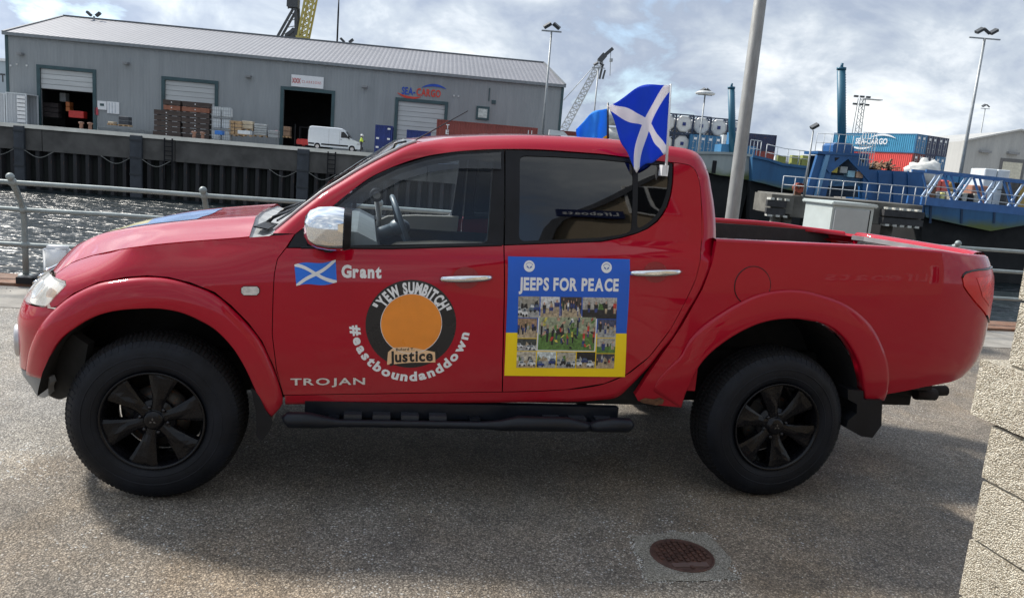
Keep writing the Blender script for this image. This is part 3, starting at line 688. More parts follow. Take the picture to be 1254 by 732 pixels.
# ---- bonnet
EDGE = [Vector(p) for p in ((-.60, .9, .945), (-.575, .60, .950), (-.53, .42, .957))]+[Vector(p) for p in TR['bonnet_edge'] if p[0] < .40]
EDGE.append(Vector((.375, .1135, 1.203)))
CEN = [Vector(p) for p in ((-.598, .9, .950), (-.575, .9, .985), (-.54, .9, 1.02), (-.49, .9, 1.055), (-.43, .9, 1.087), (-.35, .9, 1.12), (-.25, .9, 1.15), (-.13, .9, 1.181), (0, .9, 1.208), (.13, .9, 1.232), (.26, .9, 1.252), (.335, .9, 1.262))]
def arc(P_):
    L = [0]
    for i in range(1, len(P_)): L.append(L[-1]+(P_[i]-P_[i-1]).length)
    return L
def along(P_, L, u):
    t = u*L[-1]
    for i in range(len(P_)-1):
        if t <= L[i+1]+1e-9: return catmull(P_, i+(t-L[i])/(L[i+1]-L[i]))
    return P_[-1].copy()
LE, LC = arc(EDGE), arc(CEN)
def uc(u):  # pair edge parameter with centre parameter: the front of the edge curve fans out
    return max(0, min(1, (u-.12)/.88*1.0)) if u > .12 else 0.0
def bonnet(u, v):
    e = along(EDGE, LE, u); c = along(CEN, LC, max(.0, u**1.35))
    k = 1-(1-v)**2.3
    z = e.z+(c.z-e.z)*k+.010*math.sin(PI*min(1, v*1.15))*sm(.1, .5, u)
    x = e.x+(c.x-e.x)*v; y = e.y+(c.y-e.y)*v
    # raised shoulder line running up the bonnet
    z += .012*math.exp(-((v-.42)/.10)**2)*sm(.15, .5, u)
    return Vector((x, y, z))
def patch(name, u0, u1, v0, v1, nu, nv, mt, off=0.0, parent=truck, thick=.02, fn=bonnet):
    bm = bmesh.new()
    top = {}
    def pt(i, j):
        u = u0+(u1-u0)*i/nu; v = v0+(v1-v0)*j/nv
        if v <= 1: p = fn(u, v)
        else: p = fn(u, 2-v); p = Vector((p.x, 2*YC-p.y, p.z))
        return p+Vector((0, 0, off))
    g = [[bm.verts.new(pt(i, j)) for j in range(nv+1)] for i in range(nu+1)]
    for i in range(nu):
        for j in range(nv):
            f = bm.faces.new((g[i][j], g[i+1][j], g[i+1][j+1], g[i][j+1])); f.smooth = True
    bm.normal_update()
    if sum(f.normal.z for f in bm.faces) < 0: bmesh.ops.reverse_faces(bm, faces=bm.faces[:])
    if thick:
        rim = [g[i][0] for i in range(nu+1)]+[g[nu][j] for j in range(1, nv+1)]+[g[i][nv] for i in range(nu-1, -1, -1)]+[g[0][j] for j in range(nv-1, 0, -1)]
        a = [bm.verts.new(v.co) for v in rim]; b = [bm.verts.new(v.co+Vector((0, (.008 if v.co.y < YC else -.008), -thick))) for v in rim]
        for i in range(len(rim)): bm.faces.new((a[i], a[(i+1) % len(rim)], b[(i+1) % len(rim)], b[i]))
    return obj(name, bm, mt, parent)
bon = patch('bonnet', 0, 1, 0.012, 1.988, 60, 60, RED)
patch('bonnet_stripe_yellow', .30, .52, .52, 1.48, 16, 16, mat('bonnet_sheen_yellow', (.66, .60, .30), .3, var=.05, coat=.6), off=.0022, parent=bon, thick=0)  # yellow paled, the sheen of the sky put into the colour
patch('bonnet_stripe_blue', .5205, .80, .52, 1.48, 16, 16, mat('bonnet_sheen_blue', (.22, .38, .70), .3, var=.05, coat=.6), off=.0022, parent=bon, thick=0)  # blue paled too, sky reflection is in the colour
# cowl, wipers
bm = bmesh.new()
e1 = [bonnet(1, v/10) for v in range(0, 21) if v <= 10]; e1 = e1+[Vector((p.x, 2*YC-p.y, p.z)) for p in e1[-2::-1]]
s0 = [SEC[0][c] for c in range(3, ncol)]; s0 = s0+[Vector((p.x, 2*YC-p.y, p.z)) for p in s0[-2::-1]]
L0 = arc(s0); g0 = []; g1 = []; g2 = []
for i, p in enumerate(e1):
    q = along(s0, L0, i/(len(e1)-1)); g0.append(bm.verts.new(p-Vector((0, 0, .012)))); g1.append(bm.verts.new(p.lerp(q, .5)-Vector((0, 0, .022)))); g2.append(bm.verts.new(q-Vector((0, 0, .004))))
for A, B in ((g0, g1), (g1, g2)):
    for i in range(len(A)-1): f = bm.faces.new((A[i], A[i+1], B[i+1], B[i])); f.smooth = True
bmesh.ops.recalc_face_normals(bm, faces=bm.faces[:])
cowl = obj('cowl_panel', bm, mat('pale_cowl', (.30, .31, .31), .45, var=.3, scale=14), truck)
bm = bmesh.new()
for k in range(9):
    p = e1[2].lerp(s0[2], .2+.07*k); bar(bm, p+Vector((-.01, -.02, .004)), p+Vector((.02, .16, .012)), .006, .006)
obj('cowl_grille', bm, BLACKP, cowl)
for y0, y1 in ((.42, .78), (.95, 1.35)):
    bm = bmesh.new(); a = Vector((.44, y0, 1.256)); b = Vector((.505, y1, 1.288))
    tube(bm, [a+Vector((-.03, 0, -.02)), a+Vector((0, 0, .012)), b], [.012, .009, .006], 6); bar(bm, a+Vector((.03, -.10, .008)), b+Vector((.02, .10, .004)), .006, .009); obj('wiper', bm, BLACKP, truck)

# ---- nose: headlights, grille, bumper
HL = [(-.80, .957), (-.65, .957), (-.53, .957), (-.497, .945), (-.505, .90), (-.521, .855), (-.53, .843), (-.60, .836), (-.75, .828), (-.90, .828), (-1.02, .842), (-.99, .93), (-.93, .950)]
def hl_cup():
    bm = panel_bm(body, shrink(HL, .004), h=.03, off=-.022, depth=0, gap=0); return bm
cup = both('headlight', hl_cup, mat('headlight_reflector', (.86, .85, .80), .4, metal=.0, var=.08, scale=25))  # reflector whitened, bright reflections put into its base colour
def lampbowl(s, z, r):
    def f():
        bm = bmesh.new(); p = Vector(body(s, z)); n = normal(body, s, z)
        M = Matrix.Translation(p-n*.036) @ n.to_track_quat('Z', 'Y').to_matrix().to_4x4()
        lathe(bm, [(.004, 0), (r*.5, .006), (r*.85, .02), (r, .034), (r*.96, .036), (r*.8, .022)], 24, M); return bm
    return f
both('lamp_bowl', lampbowl(-.70, .893, .045), CHROME, parents=cup)
both('lamp_bowl', lampbowl(-.87, .888, .042), CHROME, parents=cup)
both('indicator_bulb', lampbowl(-.57, .90, .022), mat('amber_plastic', (.7, .30, .05), .3), parents=cup)
both('headlight_lens', lambda: panel_bm(body, HL, h=.03, off=.002, depth=.045, gap=.001), m_hazy(), parents=cup)
BUMP = [(-.455, .842), (-.470, .836), (-.53, .8385), (-.60, .832), (-.75, .823), (-.90, .823), (-1.10, .84), (-1.42, .84), (-1.42, .515), (-1.0, .512), (-.80, .512), (-.655, .524), (-.60, .63), (-.532, .737)]
both('front_bumper', lambda: panel_bm(body, BUMP, h=.03, holes=[[(-1.42, .70), (-1.42, .56), (-1.05, .56), (-1.05, .70)], [(-.96, .66), (-.96, .575), (-.86, .575), (-.86, .66)]][:1]), RED)
both('bumper_skirt', lambda: panel_bm(body, [(-1.42, .512), (-1.0, .509), (-.80, .509), (-.655, .520), (-.6383, .5257), (-.60, .520), (-.48, .527), (-.47, .50), (-.53, .43), (-.60, .40), (-.75, .385), (-1.0, .38), (-1.42, .38)], h=.03, off=-.004), GREYP)
both('arch_liner', lambda: panel_bm(body, TR['liner'], h=.03, off=-.045, depth=.05, gap=0), DARKIN)
both('grille', lambda: panel_bm(body, [(-1.42, .955), (-1.42, .845), (-1.12, .845), (-1.04, .85), (-1.0, .95)], h=.03, off=-.012), GLOSSB)
bm = bmesh.new()
for z in (.87, .90, .93):
    pts = [Vector(body(s, z)) for s in (-1.0, -1.1, -1.2, -1.3, -1.4)]; pts = [p+Vector((-.006, 0, 0)) for p in pts]; pts += [Vector((p.x, 2*YC-p.y, p.z)) for p in pts[-2::-1]]; tube(bm, pts, .008, 6)
obj('grille_bars', bm, CHROME, truck)
def foglamp():
    bm = bmesh.new()
    for k, (s, z) in enumerate(((-.86, .655), (-.86, .62))): pass
    p = Vector(body(-.84, .625)); n = normal(body, -.84, .625)
    M = Matrix.Translation(p-n*.02) @ n.to_track_quat('Z', 'Y').to_matrix().to_4x4()
    lathe(bm, [(.001, .030), (.04, .036), (.062, .036), (.074, .030), (.078, .0)], 28, M); return bm
both('fog_lamp', foglamp, SILVER)

# ---- arch flares
def flare_bm(fn, outk, ink, proud, lip=.035, fade=0.0):
    A = [Vector(p) for p in TR[outk]]; B = [Vector(p) for p in TR[ink]]
    LA, LB = arc([p.to_3d() for p in A]), arc([p.to_3d() for p in B]); A3 = [p.to_3d() for p in A]; B3 = [p.to_3d() for p in B]
    n = 64; bm = bmesh.new(); g = []
    for i in range(n+1):
        u = i/n; a = along(A3, LA, u); b = along(B3, LB, u); row = []
        for w, pr in ((0, .0), (.0, .007), (.015, .016), (.12, proud*.78), (.35, proud*.94), (.7, proud), (.92, proud), (.985, proud*.93), (1.0, proud*.80)):
            s, z = a.x+(b.x-a.x)*w, a.y+(b.y-a.y)*w
            fd = 1 if not fade else .12+.88*sm(0, fade, u)
            row.append(bm.verts.new(Vector(fn(s, z))+Vector((0, -pr*fd-.0004, 0))))
        s, z = b.x, b.y
        row.append(bm.verts.new(Vector(fn(s, z))+Vector((0, .0, 0)))); row.append(bm.verts.new(Vector(fn(s, z))+Vector((0, lip, 0))))
        g.append(row)
    for i in range(n):
        for j in range(len(g[0])-1):
            f = bm.faces.new((g[i][j], g[i+1][j], g[i+1][j+1], g[i][j+1])); f.smooth = True
    # closed ends
    bm.faces.new(g[0]); bm.faces.new(g[-1][::-1])
    bmesh.ops.recalc_face_normals(bm, faces=bm.faces[:])
    c = min(bm.faces, key=lambda f: f.calc_center_median().y)
    if c.normal.y > 0: bmesh.ops.reverse_faces(bm, faces=bm.faces[:])
    return bm
both('wheel_arch_flare', lambda: flare_bm(body, 'flare_front_out', 'flare_front_in', .038), RED)
def flare_rear():
    return flare_bm(bed, 'flare_rear_out', 'flare_rear_in', .026, fade=.3)
both('wheel_arch_flare', flare_rear, RED)

# ---- wheel wells and underside
def well(xc, r, zc):
    def f():
        bm = bmesh.new(); n = 20; a = []; b = []
        for i in range(n+1):
            t = PI*i/n; p = (xc+r*math.cos(t), zc+r*math.sin(t)+(.0 if 0 < i < n else .04))
            a.append(bm.verts.new((p[0], .055, p[1]))); b.append(bm.verts.new((p[0], .50, p[1])))
        for i in range(n): f_ = bm.faces.new((a[i], b[i], b[i+1], a[i+1])); f_.smooth = True
        bm.faces.new(b); return bm
    return f
both('wheel_well', well(.005, .475, .43), DARKIN)
both('wheel_well', well(2.975, .485, .50), DARKIN)
bm = bmesh.new()
box(bm, -.45, 2.45, .42, 1.38, .44, .60); box(bm, 2.4, 4.2, .42, 1.38, .52, .70); box(bm, .53, 2.40, .12, 1.68, .47, .56)
box(bm, -.35, 4.15, .50, .58, .38, .50); box(bm, -.35, 4.15, 1.22, 1.30, .38, .50)
tube(bm, [(.0, .2, .39), (.0, 1.6, .39)], .035, 10); tube(bm, [(3.0, .2, .39), (3.0, 1.6, .39)], .045, 10); sph(bm, (3.0, .95, .39), .14)
box(bm, 1.2, 1.9, .60, 1.1, .36, .50); tube(bm, [(1.0, 1.35, .42), (3.6, 1.35, .44)], .06, 10)
obj('chassis', bm, DARKIN, truck)
# black box behind the wing and door gaps
bm = bmesh.new(); box(bm, .53, 2.42, .10, .13, .50, 1.14); box(bm, .53, 2.42, 1.67, 1.70, .50, 1.14); box(bm, .45, .53, .16, 1.64, .55, 1.16)
obj('inner_body', bm, DARKIN, truck)

# ---- load bed
BLK = mat('bed_liner', (.022, .022, .024), .6, var=.3, scale=12, bs=.2, bscale=60)
bm = bmesh.new()
box(bm, 2.60, 4.20, .53, 1.27, .80, .84); box(bm, 2.60, 4.00, .10, .13, 1.03, 1.318); box(bm, 2.60, 4.26, 1.64, 1.68, .80, 1.322); box(bm, 2.585, 2.615, .09, 1.71, .80, 1.30)
for k in range(5): box(bm, 2.62, 4.18, .56+.15*k, .62+.15*k, .84, .852)
for k in range(10): box(bm, 2.7+.16*k, 2.76+.16*k, 1.665, 1.68, .84, 1.30)
obj('bed_liner', bm, BLK, truck)
def rail_top():
    bm = bmesh.new(); a = []; 
    pts = [TR['bed_side'][i] for i in range(0, 6)]+[(4.2, 1.326), (4.33, 1.322)]
    pts2 = []
    for i in range(len(pts)-1): pts2 += [Vector(pts[i]).lerp(Vector(pts[i+1]), j/4) for j in range(4)]
    pts2.append(Vector(pts[-1])); rows = []
    for p in pts2:
        o = Vector(bed(p.x, p.y)); rows.append([bm.verts.new(o+Vector((0, d, z))) for d, z in ((.001, -.004), (.006, .006), (.016, .010), (.045, .011), (.062, .006), (.068, -.012), (.068, -.022))])
    for i in range(len(rows)-1):
        for j in range(6): f = bm.faces.new((rows[i][j], rows[i+1][j], rows[i+1][j+1], rows[i][j+1])); f.smooth = True
    bmesh.ops.recalc_face_normals(bm, faces=bm.faces[:])
    return bm
both('bed_rail', rail_top, RED)
# tailgate with thick rounded top
def tail_pts(z):
    L = [Vector(bed(s, z)) for s in (4.50, 4.6, 4.7, 4.85, 5.0, 5.15)]; return L+[Vector((p.x, 2*YC-p.y, p.z)) for p in L[-2::-1]]
bm = bmesh.new(); rows = []
for z in (.74, .80, .9, 1.0, 1.1, 1.2, 1.27, 1.30, 1.318): rows.append([bm.verts.new(p+Vector((.0, 0, 0))) for p in tail_pts(z)])
for dx, z in ((-.008, 1.330), (-.025, 1.338), (-.06, 1.338), (-.078, 1.330), (-.084, 1.31)): rows.append([bm.verts.new(Vector((p.x+dx, p.y, z))) for p in tail_pts(1.318)])
for z in (1.2, .84): rows.append([bm.verts.new(Vector((p.x-.084, p.y, z))) for p in tail_pts(1.318)])
for i in range(len(rows)-1):
    for j in range(len(rows[0])-1): f = bm.faces.new((rows[i][j], rows[i][j+1], rows[i+1][j+1], rows[i+1][j])); f.smooth = i < 13
bmesh.ops.recalc_face_normals(bm, faces=bm.faces[:])
tg = obj('tailgate', bm, RED, truck)
bm = bmesh.new(); pp = [Vector((p.x-.095, p.y, 1.30)) for p in tail_pts(1.318)]
for i in range(len(pp)-1): bar(bm, pp[i], pp[i+1], .020, .030)
obj('tailgate_strip', bm, SILVER, tg)
bm = bmesh.new()
for k in range(17): box(bm, 4.245, 4.27, .42+k*.058, .45+k*.058, 1.12, 1.27)
box(bm, 4.262, 4.29, .40, 1.40, .84, 1.28)
obj('tailgate_liner', bm, BLK, tg)
# tail lights
TL = [(3.975, 1.2198), (3.985, 1.235), (4.01, 1.2468), (4.06, 1.256), (4.12, 1.262), (4.30, 1.266), (4.50, 1.264), (4.60, 1.262), (4.60, 1.03), (4.50, .985), (4.40, .955), (4.33, .965), (4.235, 1.010), (4.108, 1.083), (4.03, 1.14), (3.99, 1.175)]
tlc = both('tail_light', lambda: panel_bm(bed, TL, h=.025, off=.002, depth=.03, gap=.002), (lambda: None)() or None)
def m_tail():
    m, t, b = newmat('red_lamp_lens'); v = coords(t); f = nz(t, v, 5, 3, .5)
    vo = N(t, 'ShaderNodeTexVoronoi'); vo.inputs['Scale'].default_value = 60; t.links.new(v, vo.inputs['Vector'])
    c = mixc(t, f, (.40, .003, .002), (.80, .014, .006)); c = mixc(t, mth(t, 'MULTIPLY', vo.outputs['Distance'], .2), c, (.8, .03, .02))
    t.links.new(c, b.inputs['Base Color']); b.inputs['Roughness'].default_value = .3; b.inputs['Coat Weight'].default_value = .35; b.inputs['Specular IOR Level'].default_value = .25; b.inputs['Coat Roughness'].default_value = .02
    b.inputs['Subsurface Weight'].default_value = .0; return m
TLM = m_tail()
for o in tlc: o.data.materials.clear(); o.data.materials.append(TLM)
both('lamp_surround', lambda: strip_bm(bed, TL[:13]+[], .006, .001, h=.03), GLOSSB)
both('lamp_bowl', lambda: panel_bm(bed, [(4.09, 1.22), (4.25, 1.235), (4.42, 1.22), (4.42, 1.10), (4.25, 1.06), (4.15, 1.12)], h=.03, off=.004, depth=0, gap=0), mat('bright_red_lens', (.72, .014, .008), .3, var=.45, scale=24, coat=.2), parents=tlc)

# ---- fuel flap, side repeater, seams
FC = Vector(TR['fuel'][0]); FR = .5*(TR['fuel'][2][0]-TR['fuel'][1][0])
circ = lambda c, r, n=40, sx=1: [(c[0]+r*math.cos(2*PI*k/n)*sx, c[1]+r*math.sin(2*PI*k/n)) for k in range(n)]
obj('fuel_flap', panel_bm(bed, circ(FC, FR*.97), h=.03, off=.0035, depth=.012, gap=0), RED, truck)
obj('fuel_flap_gap', strip_bm(bed, circ(FC, FR*1.0)+circ(FC, FR*1.0)[:1], .0022, .0005, h=.03), GLOSSB, truck)
both('side_repeater', lambda: panel_bm(body, TR['lens'], h=.02, off=.006, depth=.01, gap=0), mat('clear_lens', (.60, .58, .55), .15, var=.25, scale=60, coat=1))
both('repeater_trim', lambda: strip_bm(body, TR['lens']+TR['lens'][:1], .003, .003, h=.02), GLOSSB)

# ---- door handles
def handle(pts):
    c = Vector(pts[0]).lerp(Vector(pts[1]), .5); a = Vector(pts[0]); b = Vector(pts[1])
    def grip():
        bm = bmesh.new(); n = 14; rows = []
        for i in range(n+1):
            u = i/n; p = a.lerp(b, u); q = Vector(body(p.x, p.y)); o = .012+.028*math.sin(PI*u)**.45; h = .0095+.0085*math.sin(PI*u)**.5
            rows.append([bm.verts.new(q+Vector((0, -o+dy, dz))) for dy, dz in ((0.008, -h), (0, -h*.75), (-.003, 0), (0, h*.75), (.008, h), (.013, 0))])
        for i in range(n):
            for j in range(6): f = bm.faces.new((rows[i][j], rows[i][(j+1) % 6], rows[i+1][(j+1) % 6], rows[i+1][j])); f.smooth = True
        bm.faces.new(rows[0][::-1]); bm.faces.new(rows[-1]); bmesh.ops.recalc_face_normals(bm, faces=bm.faces[:]); return bm
    def shade_disc():
        z0 = c.y; pts_ = [(c.x+.060*math.cos(t*2*PI/28), z0+.050*math.sin(t*2*PI/28)) for t in range(28)]
        return panel_bm(body, pts_, h=.02, off=.0012, depth=0, gap=0)
    return grip, shade_disc
RED2 = mat('recess_shade_red', (.25, .0008, .010), .3, var=.1, coat=.3)  # darker red on flat discs stands for shade in the handle recesses
for key, par in (('handle_f', fdoor), ('handle_r', rdoor)):
    g_, s_ = handle(TR[key]); both('recess_shade', s_, RED2, parents=par); both('door_handle', g_, CHROME, parents=par)
# crease along the doors: thin pressed lines on the sill
# ---- door mirrors
def mirror_shell():
    bm = bmesh.new(); c = at_y(399, 277.5, -.075)
    prof = [(-.095, .0), (-.092, .45), (-.075, .75), (-.045, .93), (0, 1.0), (.03, .99), (.05, .96)]
    hw, hh = .075, .086; rows = []
    for dx, k in prof:
        r = []
        for j in range(28):
            t = 2*PI*j/28; cx = abs(math.cos(t))**.62*(1 if math.cos(t) > 0 else -1); cz = abs(math.sin(t))**.62*(1 if math.sin(t) > 0 else -1)
            r.append(bm.verts.new(c+Vector((dx*1.12+.018, cx*hw*2*.62*max(k, .05), cz*hh*max(k, .05)-.012*(1 if cx < 0 else 0)))))
        rows.append(r)
    for i in range(len(rows)-1):
        for j in range(28): f = bm.faces.new((rows[i][j], rows[i][(j+1) % 28], rows[i+1][(j+1) % 28], rows[i+1][j])); f.smooth = True
    bm.faces.new(rows[0][::-1]); bmesh.ops.recalc_face_normals(bm, faces=bm.faces[:])
    return bm
def mirror_back():
    bm = bmesh.new(); c = at_y(399, 277.5, -.075); r = []; q = []
    for j in range(28):
        t = 2*PI*j/28; cx = abs(math.cos(t))**.62*(1 if math.cos(t) > 0 else -1); cz = abs(math.sin(t))**.62*(1 if math.sin(t) > 0 else -1)
        d = Vector((0, cx*.093*.97, cz*.086*.97-.012*(1 if cx < 0 else 0))); r.append(bm.verts.new(c+d+Vector((.078, 0, 0)))); q.append(bm.verts.new(c+d*.93+Vector((.105, 0, 0))))
    for j in range(28): bm.faces.new((r[j], r[(j+1) % 28], q[(j+1) % 28], q[j]))
    bm.faces.new(q); bm.faces.new(r[::-1])
    tube(bm, [c+Vector((.01, .03, -.085)), c+Vector((.02, .12, -.10)), Vector((.64, .10, 1.20))], [.03, .026, .03], 10)
    return bm
mir = both('door_mirror', mirror_back, BLACKP); both('mirror_cap', mirror_shell, CHROME, parents=mir)

# ---- wheels
def wheel(x, near=True, spin=0.0, steer=0.0):
    w = empty('wheel'); w.parent = truck; sc = .958 if x < 1 else 1.005; w.scale = (sc, sc, sc); w.location = (x, .02 if near else 2*YC-.02, .3945*sc)
    w.rotation_euler = (0, 0, (0 if near else PI)+steer)
    RX = Matrix.Rotation(PI/2, 4, 'X')        # local z axis -> -Y (outwards)
    bm = bmesh.new(); n = 120
    prof = [(.228, -.02), (.238, -.006), (.262, .002), (.285, .006), (.300, .0045), (.318, .005), (.340, -.001), (.358, -.012), (.372, -.024)]
    prof = [(r, h) for r, h in prof]
    lathe(bm, prof, n, RX)
    lathe(bm, [(.372, -.226), (.35, -.244), (.29, -.256), (.24, -.235)], n, RX)
    sidewall = obj('tyre', bm, RUBBER, w)
    bm = bmesh.new()
    for k in range(72):
        a = 2*PI*k/72; M = RX @ Matrix.Rotation(a, 4, 'Z'); hh = .010 if k % 2 else .006
        vs_ = [bm.verts.new(M @ Vector(p)) for p in ((.352, -.006, -.012), (.352, .006, -.012), (.376, .007, -.030), (.376, -.007, -.030), (.352, -.005, -.0065), (.352, .005, -.0065), (.374, .006, -.022), (.374, -.006, -.022))]
        for f in ((0, 1, 5, 4), (1, 2, 6, 5), (2, 3, 7, 6), (3, 0, 4, 7), (4, 5, 6, 7)): bm.faces.new([vs_[i] for i in f])
    lathe(bm, [(.303, .0042), (.305, .0068), (.308, .0068), (.310, .0045)], n, RX); lathe(bm, [(.262, .0015), (.264, .0045), (.267, .0045), (.269, .0025)], n, RX)
    tag(obj('sidewall_lugs', bm, RUBBER, w), kind='stuff')
    bm = bmesh.new()
    cols = [(.372, -.024), (.383, -.034), (.3895, -.048), (.3935, -.062), (.3945, -.078), (.386, -.080), (.386, -.088), (.395, -.090), (.395, -.118), (.386, -.120), (.386, -.130), (.395, -.132), (.395, -.160), (.386, -.162), (.386, -.170), (.3945, -.172), (.3935, -.188), (.388, -.204), (.372, -.226)]
    rings = []
    m = 330
    for ci, (r, h) in enumerate(cols):
        rg = []
        for j in range(m):
            cut = (j % 3 == 0) and 1 <= ci <= 4 or (j % 3 == 1 and 7 <= ci <= 8) or (j % 3 == 0 and 11 <= ci <= 12) or (j % 3 == 0 and 15 <= ci <= 17)
            rr = r-(.005 if cut else 0); t = 2*PI*j/m; rg.append(bm.verts.new(RX @ Vector((rr*math.cos(t), rr*math.sin(t), h))))
        rings.append(rg)
    for i in range(len(rings)-1):
        for j in range(m): bm.faces.new((rings[i][j], rings[i][(j+1) % m], rings[i+1][(j+1) % m], rings[i+1][j]))
    obj('tread', bm, TREAD, w)
    bm = bmesh.new()
    lathe(bm, [(.226, -.03), (.232, -.010), (.233, .002), (.229, .005), (.222, .0), (.218, -.012), (.211, -.03), (.212, -.10), (.205, -.2)], 72, RX)
    rim = obj('rim', bm, RIM, w)
    for k in range(6):
        bm = bmesh.new(); a = spin+2*PI*k/6; M = RX @ Matrix.Rotation(a, 4, 'Z')
        # spoke cross sections along radius: (r, half width, outer height, ridge)
        S = [(.040, .030, -.028, .004), (.075, .026, -.026, .006), (.11, .033, -.022, .008), (.15, .045, -.018, .009), (.180, .054, -.014, .006), (.206, .064, -.012, .002), (.217, .066, -.012, .0)]
        rows = []
        for r, hw, h, rd in S:
            rows.append([bm.verts.new(M @ Vector((r, yy, zz_))) for yy, zz_ in ((-hw, h-.045), (-hw, h-.004), (-hw*.72, h+.002), (-hw*.25, h+rd*(.4 if r > .14 else 1)), (hw*.25, h+rd), (hw*.72, h+.002), (hw, h-.004), (hw, h-.045))])
        for i in range(len(rows)-1):
            for j in range(7): f = bm.faces.new((rows[i][j], rows[i+1][j], rows[i+1][j+1], rows[i][j+1])); f.smooth = False
        bm.faces.new(rows[0]); bmesh.ops.recalc_face_normals(bm, faces=bm.faces[:])
        obj('spoke', bm, RIM, w)
        bm = bmesh.new(); a2 = a+PI/6; M2 = RX @ Matrix.Rotation(a2, 4, 'Z') @ Matrix.Translation((.062, 0, -.045))
        lathe(bm, [(.017, .0), (.017, .012), (.012, .013), (.0115, .004)], 12, M2); lathe(bm, [(.0095, .0), (.0095, .022), (.005, .027), (.001, .027)], 6, M2)
        obj('wheel_nut', bm, mat('nut_metal', (.05, .05, .055), .3, metal=.8), w)
    bm = bmesh.new(); lathe(bm, [(.098, -.05), (.09, -.034), (.05, -.028), (.045, -.016), (.038, -.008), (.030, -.005), (.001, -.004)], 32, RX); hub = obj('hub_cap', bm, RIM, w)
    bm = bmesh.new()
    for k in range(3):   # three small lozenges pressed in the cap
        a = PI/2+2*PI*k/3; c = Vector((math.cos(a), math.sin(a), 0)); p = Vector((-math.sin(a), math.cos(a), 0)); L = [c*.002, c*.009+p*.005, c*.017, c*.009-p*.005]
        f = [bm.verts.new(RX @ Vector((v.x, v.y, -.002))) for v in L]; bm.faces.new(f)
    obj('cap_emblem', bm, mat('emblem_metal', (.12, .12, .12), .3, metal=.8), w)
    bm = bmesh.new(); lathe(bm, [(.05, -.09), (.145, -.09), (.145, -.115), (.05, -.115)], 48, RX); obj('brake_disc', bm, mat('disc_steel', (.06, .058, .055), .45, metal=.7, rust=.3, scale=20), w)
    bm = bmesh.new(); lathe(bm, [(.20, -.2), (.001, -.2)], 36, RX); lathe(bm, [(.001, -.08), (.05, -.08), (.05, -.2)], 20, RX); box(bm, .06, .15, -.05, .05, -.13, -.075, 0, RX @ Matrix.Rotation(2.6, 4, 'Z')); obj('hub', bm, DARKIN, w)
    return w
wheel(0.0, True, math.radians(78), math.radians(-2)); wheel(3.0, True, math.radians(45)); wheel(0.0, False, .4); wheel(3.0, False, .9)

# ---- mud flaps
def flap(pts, y0, y1, t=.012):
    def f():
        bm = bmesh.new(); a = []; b = []
        for x, z in pts: a.append(bm.verts.new((x, y0, z))); b.append(bm.verts.new((x+.0, y1, z)))
        n = len(pts)
        bm.faces.new(a); bm.faces.new(b[::-1])
        for i in range(n): bm.faces.new((a[i], b[i], b[(i+1) % n], a[(i+1) % n]))
        bmesh.ops.recalc_face_normals(bm, faces=bm.faces[:]); return bm
    return f
mf = [at_y(x, y, .04) for x, y in ((308, 473), (316, 477), (326, 500), (334, 511), (335, 514), (331, 525), (320, 539), (315, 530), (314, 500))]
both('mud_flap', flap([(p.x, p.z) for p in mf], .015, .27), BLACKP)
mf = [at_y(x, y, .04) for x, y in ((1037, 476), (1056, 478), (1056, 488.5), (1079, 489), (1078, 520), (1067, 535), (1053, 533), (1035, 523), (1037, 514), (1048, 505), (1048, 494), (1037, 488))]
both('mud_flap', flap([(p.x, p.z) for p in mf], .03, .30), BLACKP)

# ---- side steps
def step():
    bm = bmesh.new(); y = -.03; a = at_y(349, 518, y); b = at_y(773, 516.5, y)
    zt = (a.z+b.z)/2; L = b.x-a.x
    prof = [(0, .028), (.012, .036), (.10, .036), (.17, .028), (.24, .018), (.90, .018), (.98, .026), (1.06, .036), (1.30, .036), (1.38, .026), (1.46, .018), (L-.24, .018), (L-.17, .028), (L-.10, .036), (L-.012, .036), (L, .028)]
    prof = [(x, r) for x, r in prof if x <= L]; tube(bm, [(a.x+x, y+(.018 if r < .02 else 0), zt-.036+r) for x, r in prof], [r for x, r in prof], 16)
    box(bm, a.x+.10, b.x-.10, y+.04, y+.13, zt-.034, zt-.022)
    return bm
steps = both('side_step', step, STEP)
def pad(x):
    def f(): bm = bmesh.new(); z = at_y(560, 517, -.03).z-.382; box(bm, x-.04, x+.04, .0, .09, .352+z, .40+z); return bm
    return f
for px_ in (.86, .99, 1.12, 1.25, 1.80, 1.93, 2.06): both('step_pad', pad(px_), mat('step_pad', (.02, .023, .030), .5), parents=steps)
def sill_board():
    bm = bmesh.new(); box(bm, at_y(373, 505, .05).x, at_y(757, 505, .05).x, .05, .09, .40, .475)
    for x in (.75, 1.4, 2.0): box(bm, x, x+.05, .0, .3, .37, .42)
    return bm
both('sill_guard', sill_board, STEP)
# ---- exhaust and tow bar
bm = bmesh.new(); p = at_y(1119, 479, .45); q = at_y(1158, 478, .45)
tube(bm, [Vector((p.x-.25, .45, .50)), Vector((p.x, .45, p.z)), Vector((q.x, .45, q.z))], [.026, .03, .031], 14, cap=False); tube(bm, [Vector((p.x-.03, .40, p.z-.0)), Vector((p.x+.10, .40, p.z-.0))], [.034, .036], 10)
obj('exhaust_pipe', bm, DARKIN, truck)
bm = bmesh.new(); box(bm, 3.95, 4.15, .35, 1.45, .52, .60); tube(bm, [(4.1, .9, .50), (4.40, .9, .46), (4.44, .9, .50)], .02, 8); sph(bm, (4.44, .9, .53), .028); obj('tow_bar', bm, DARKIN, truck)

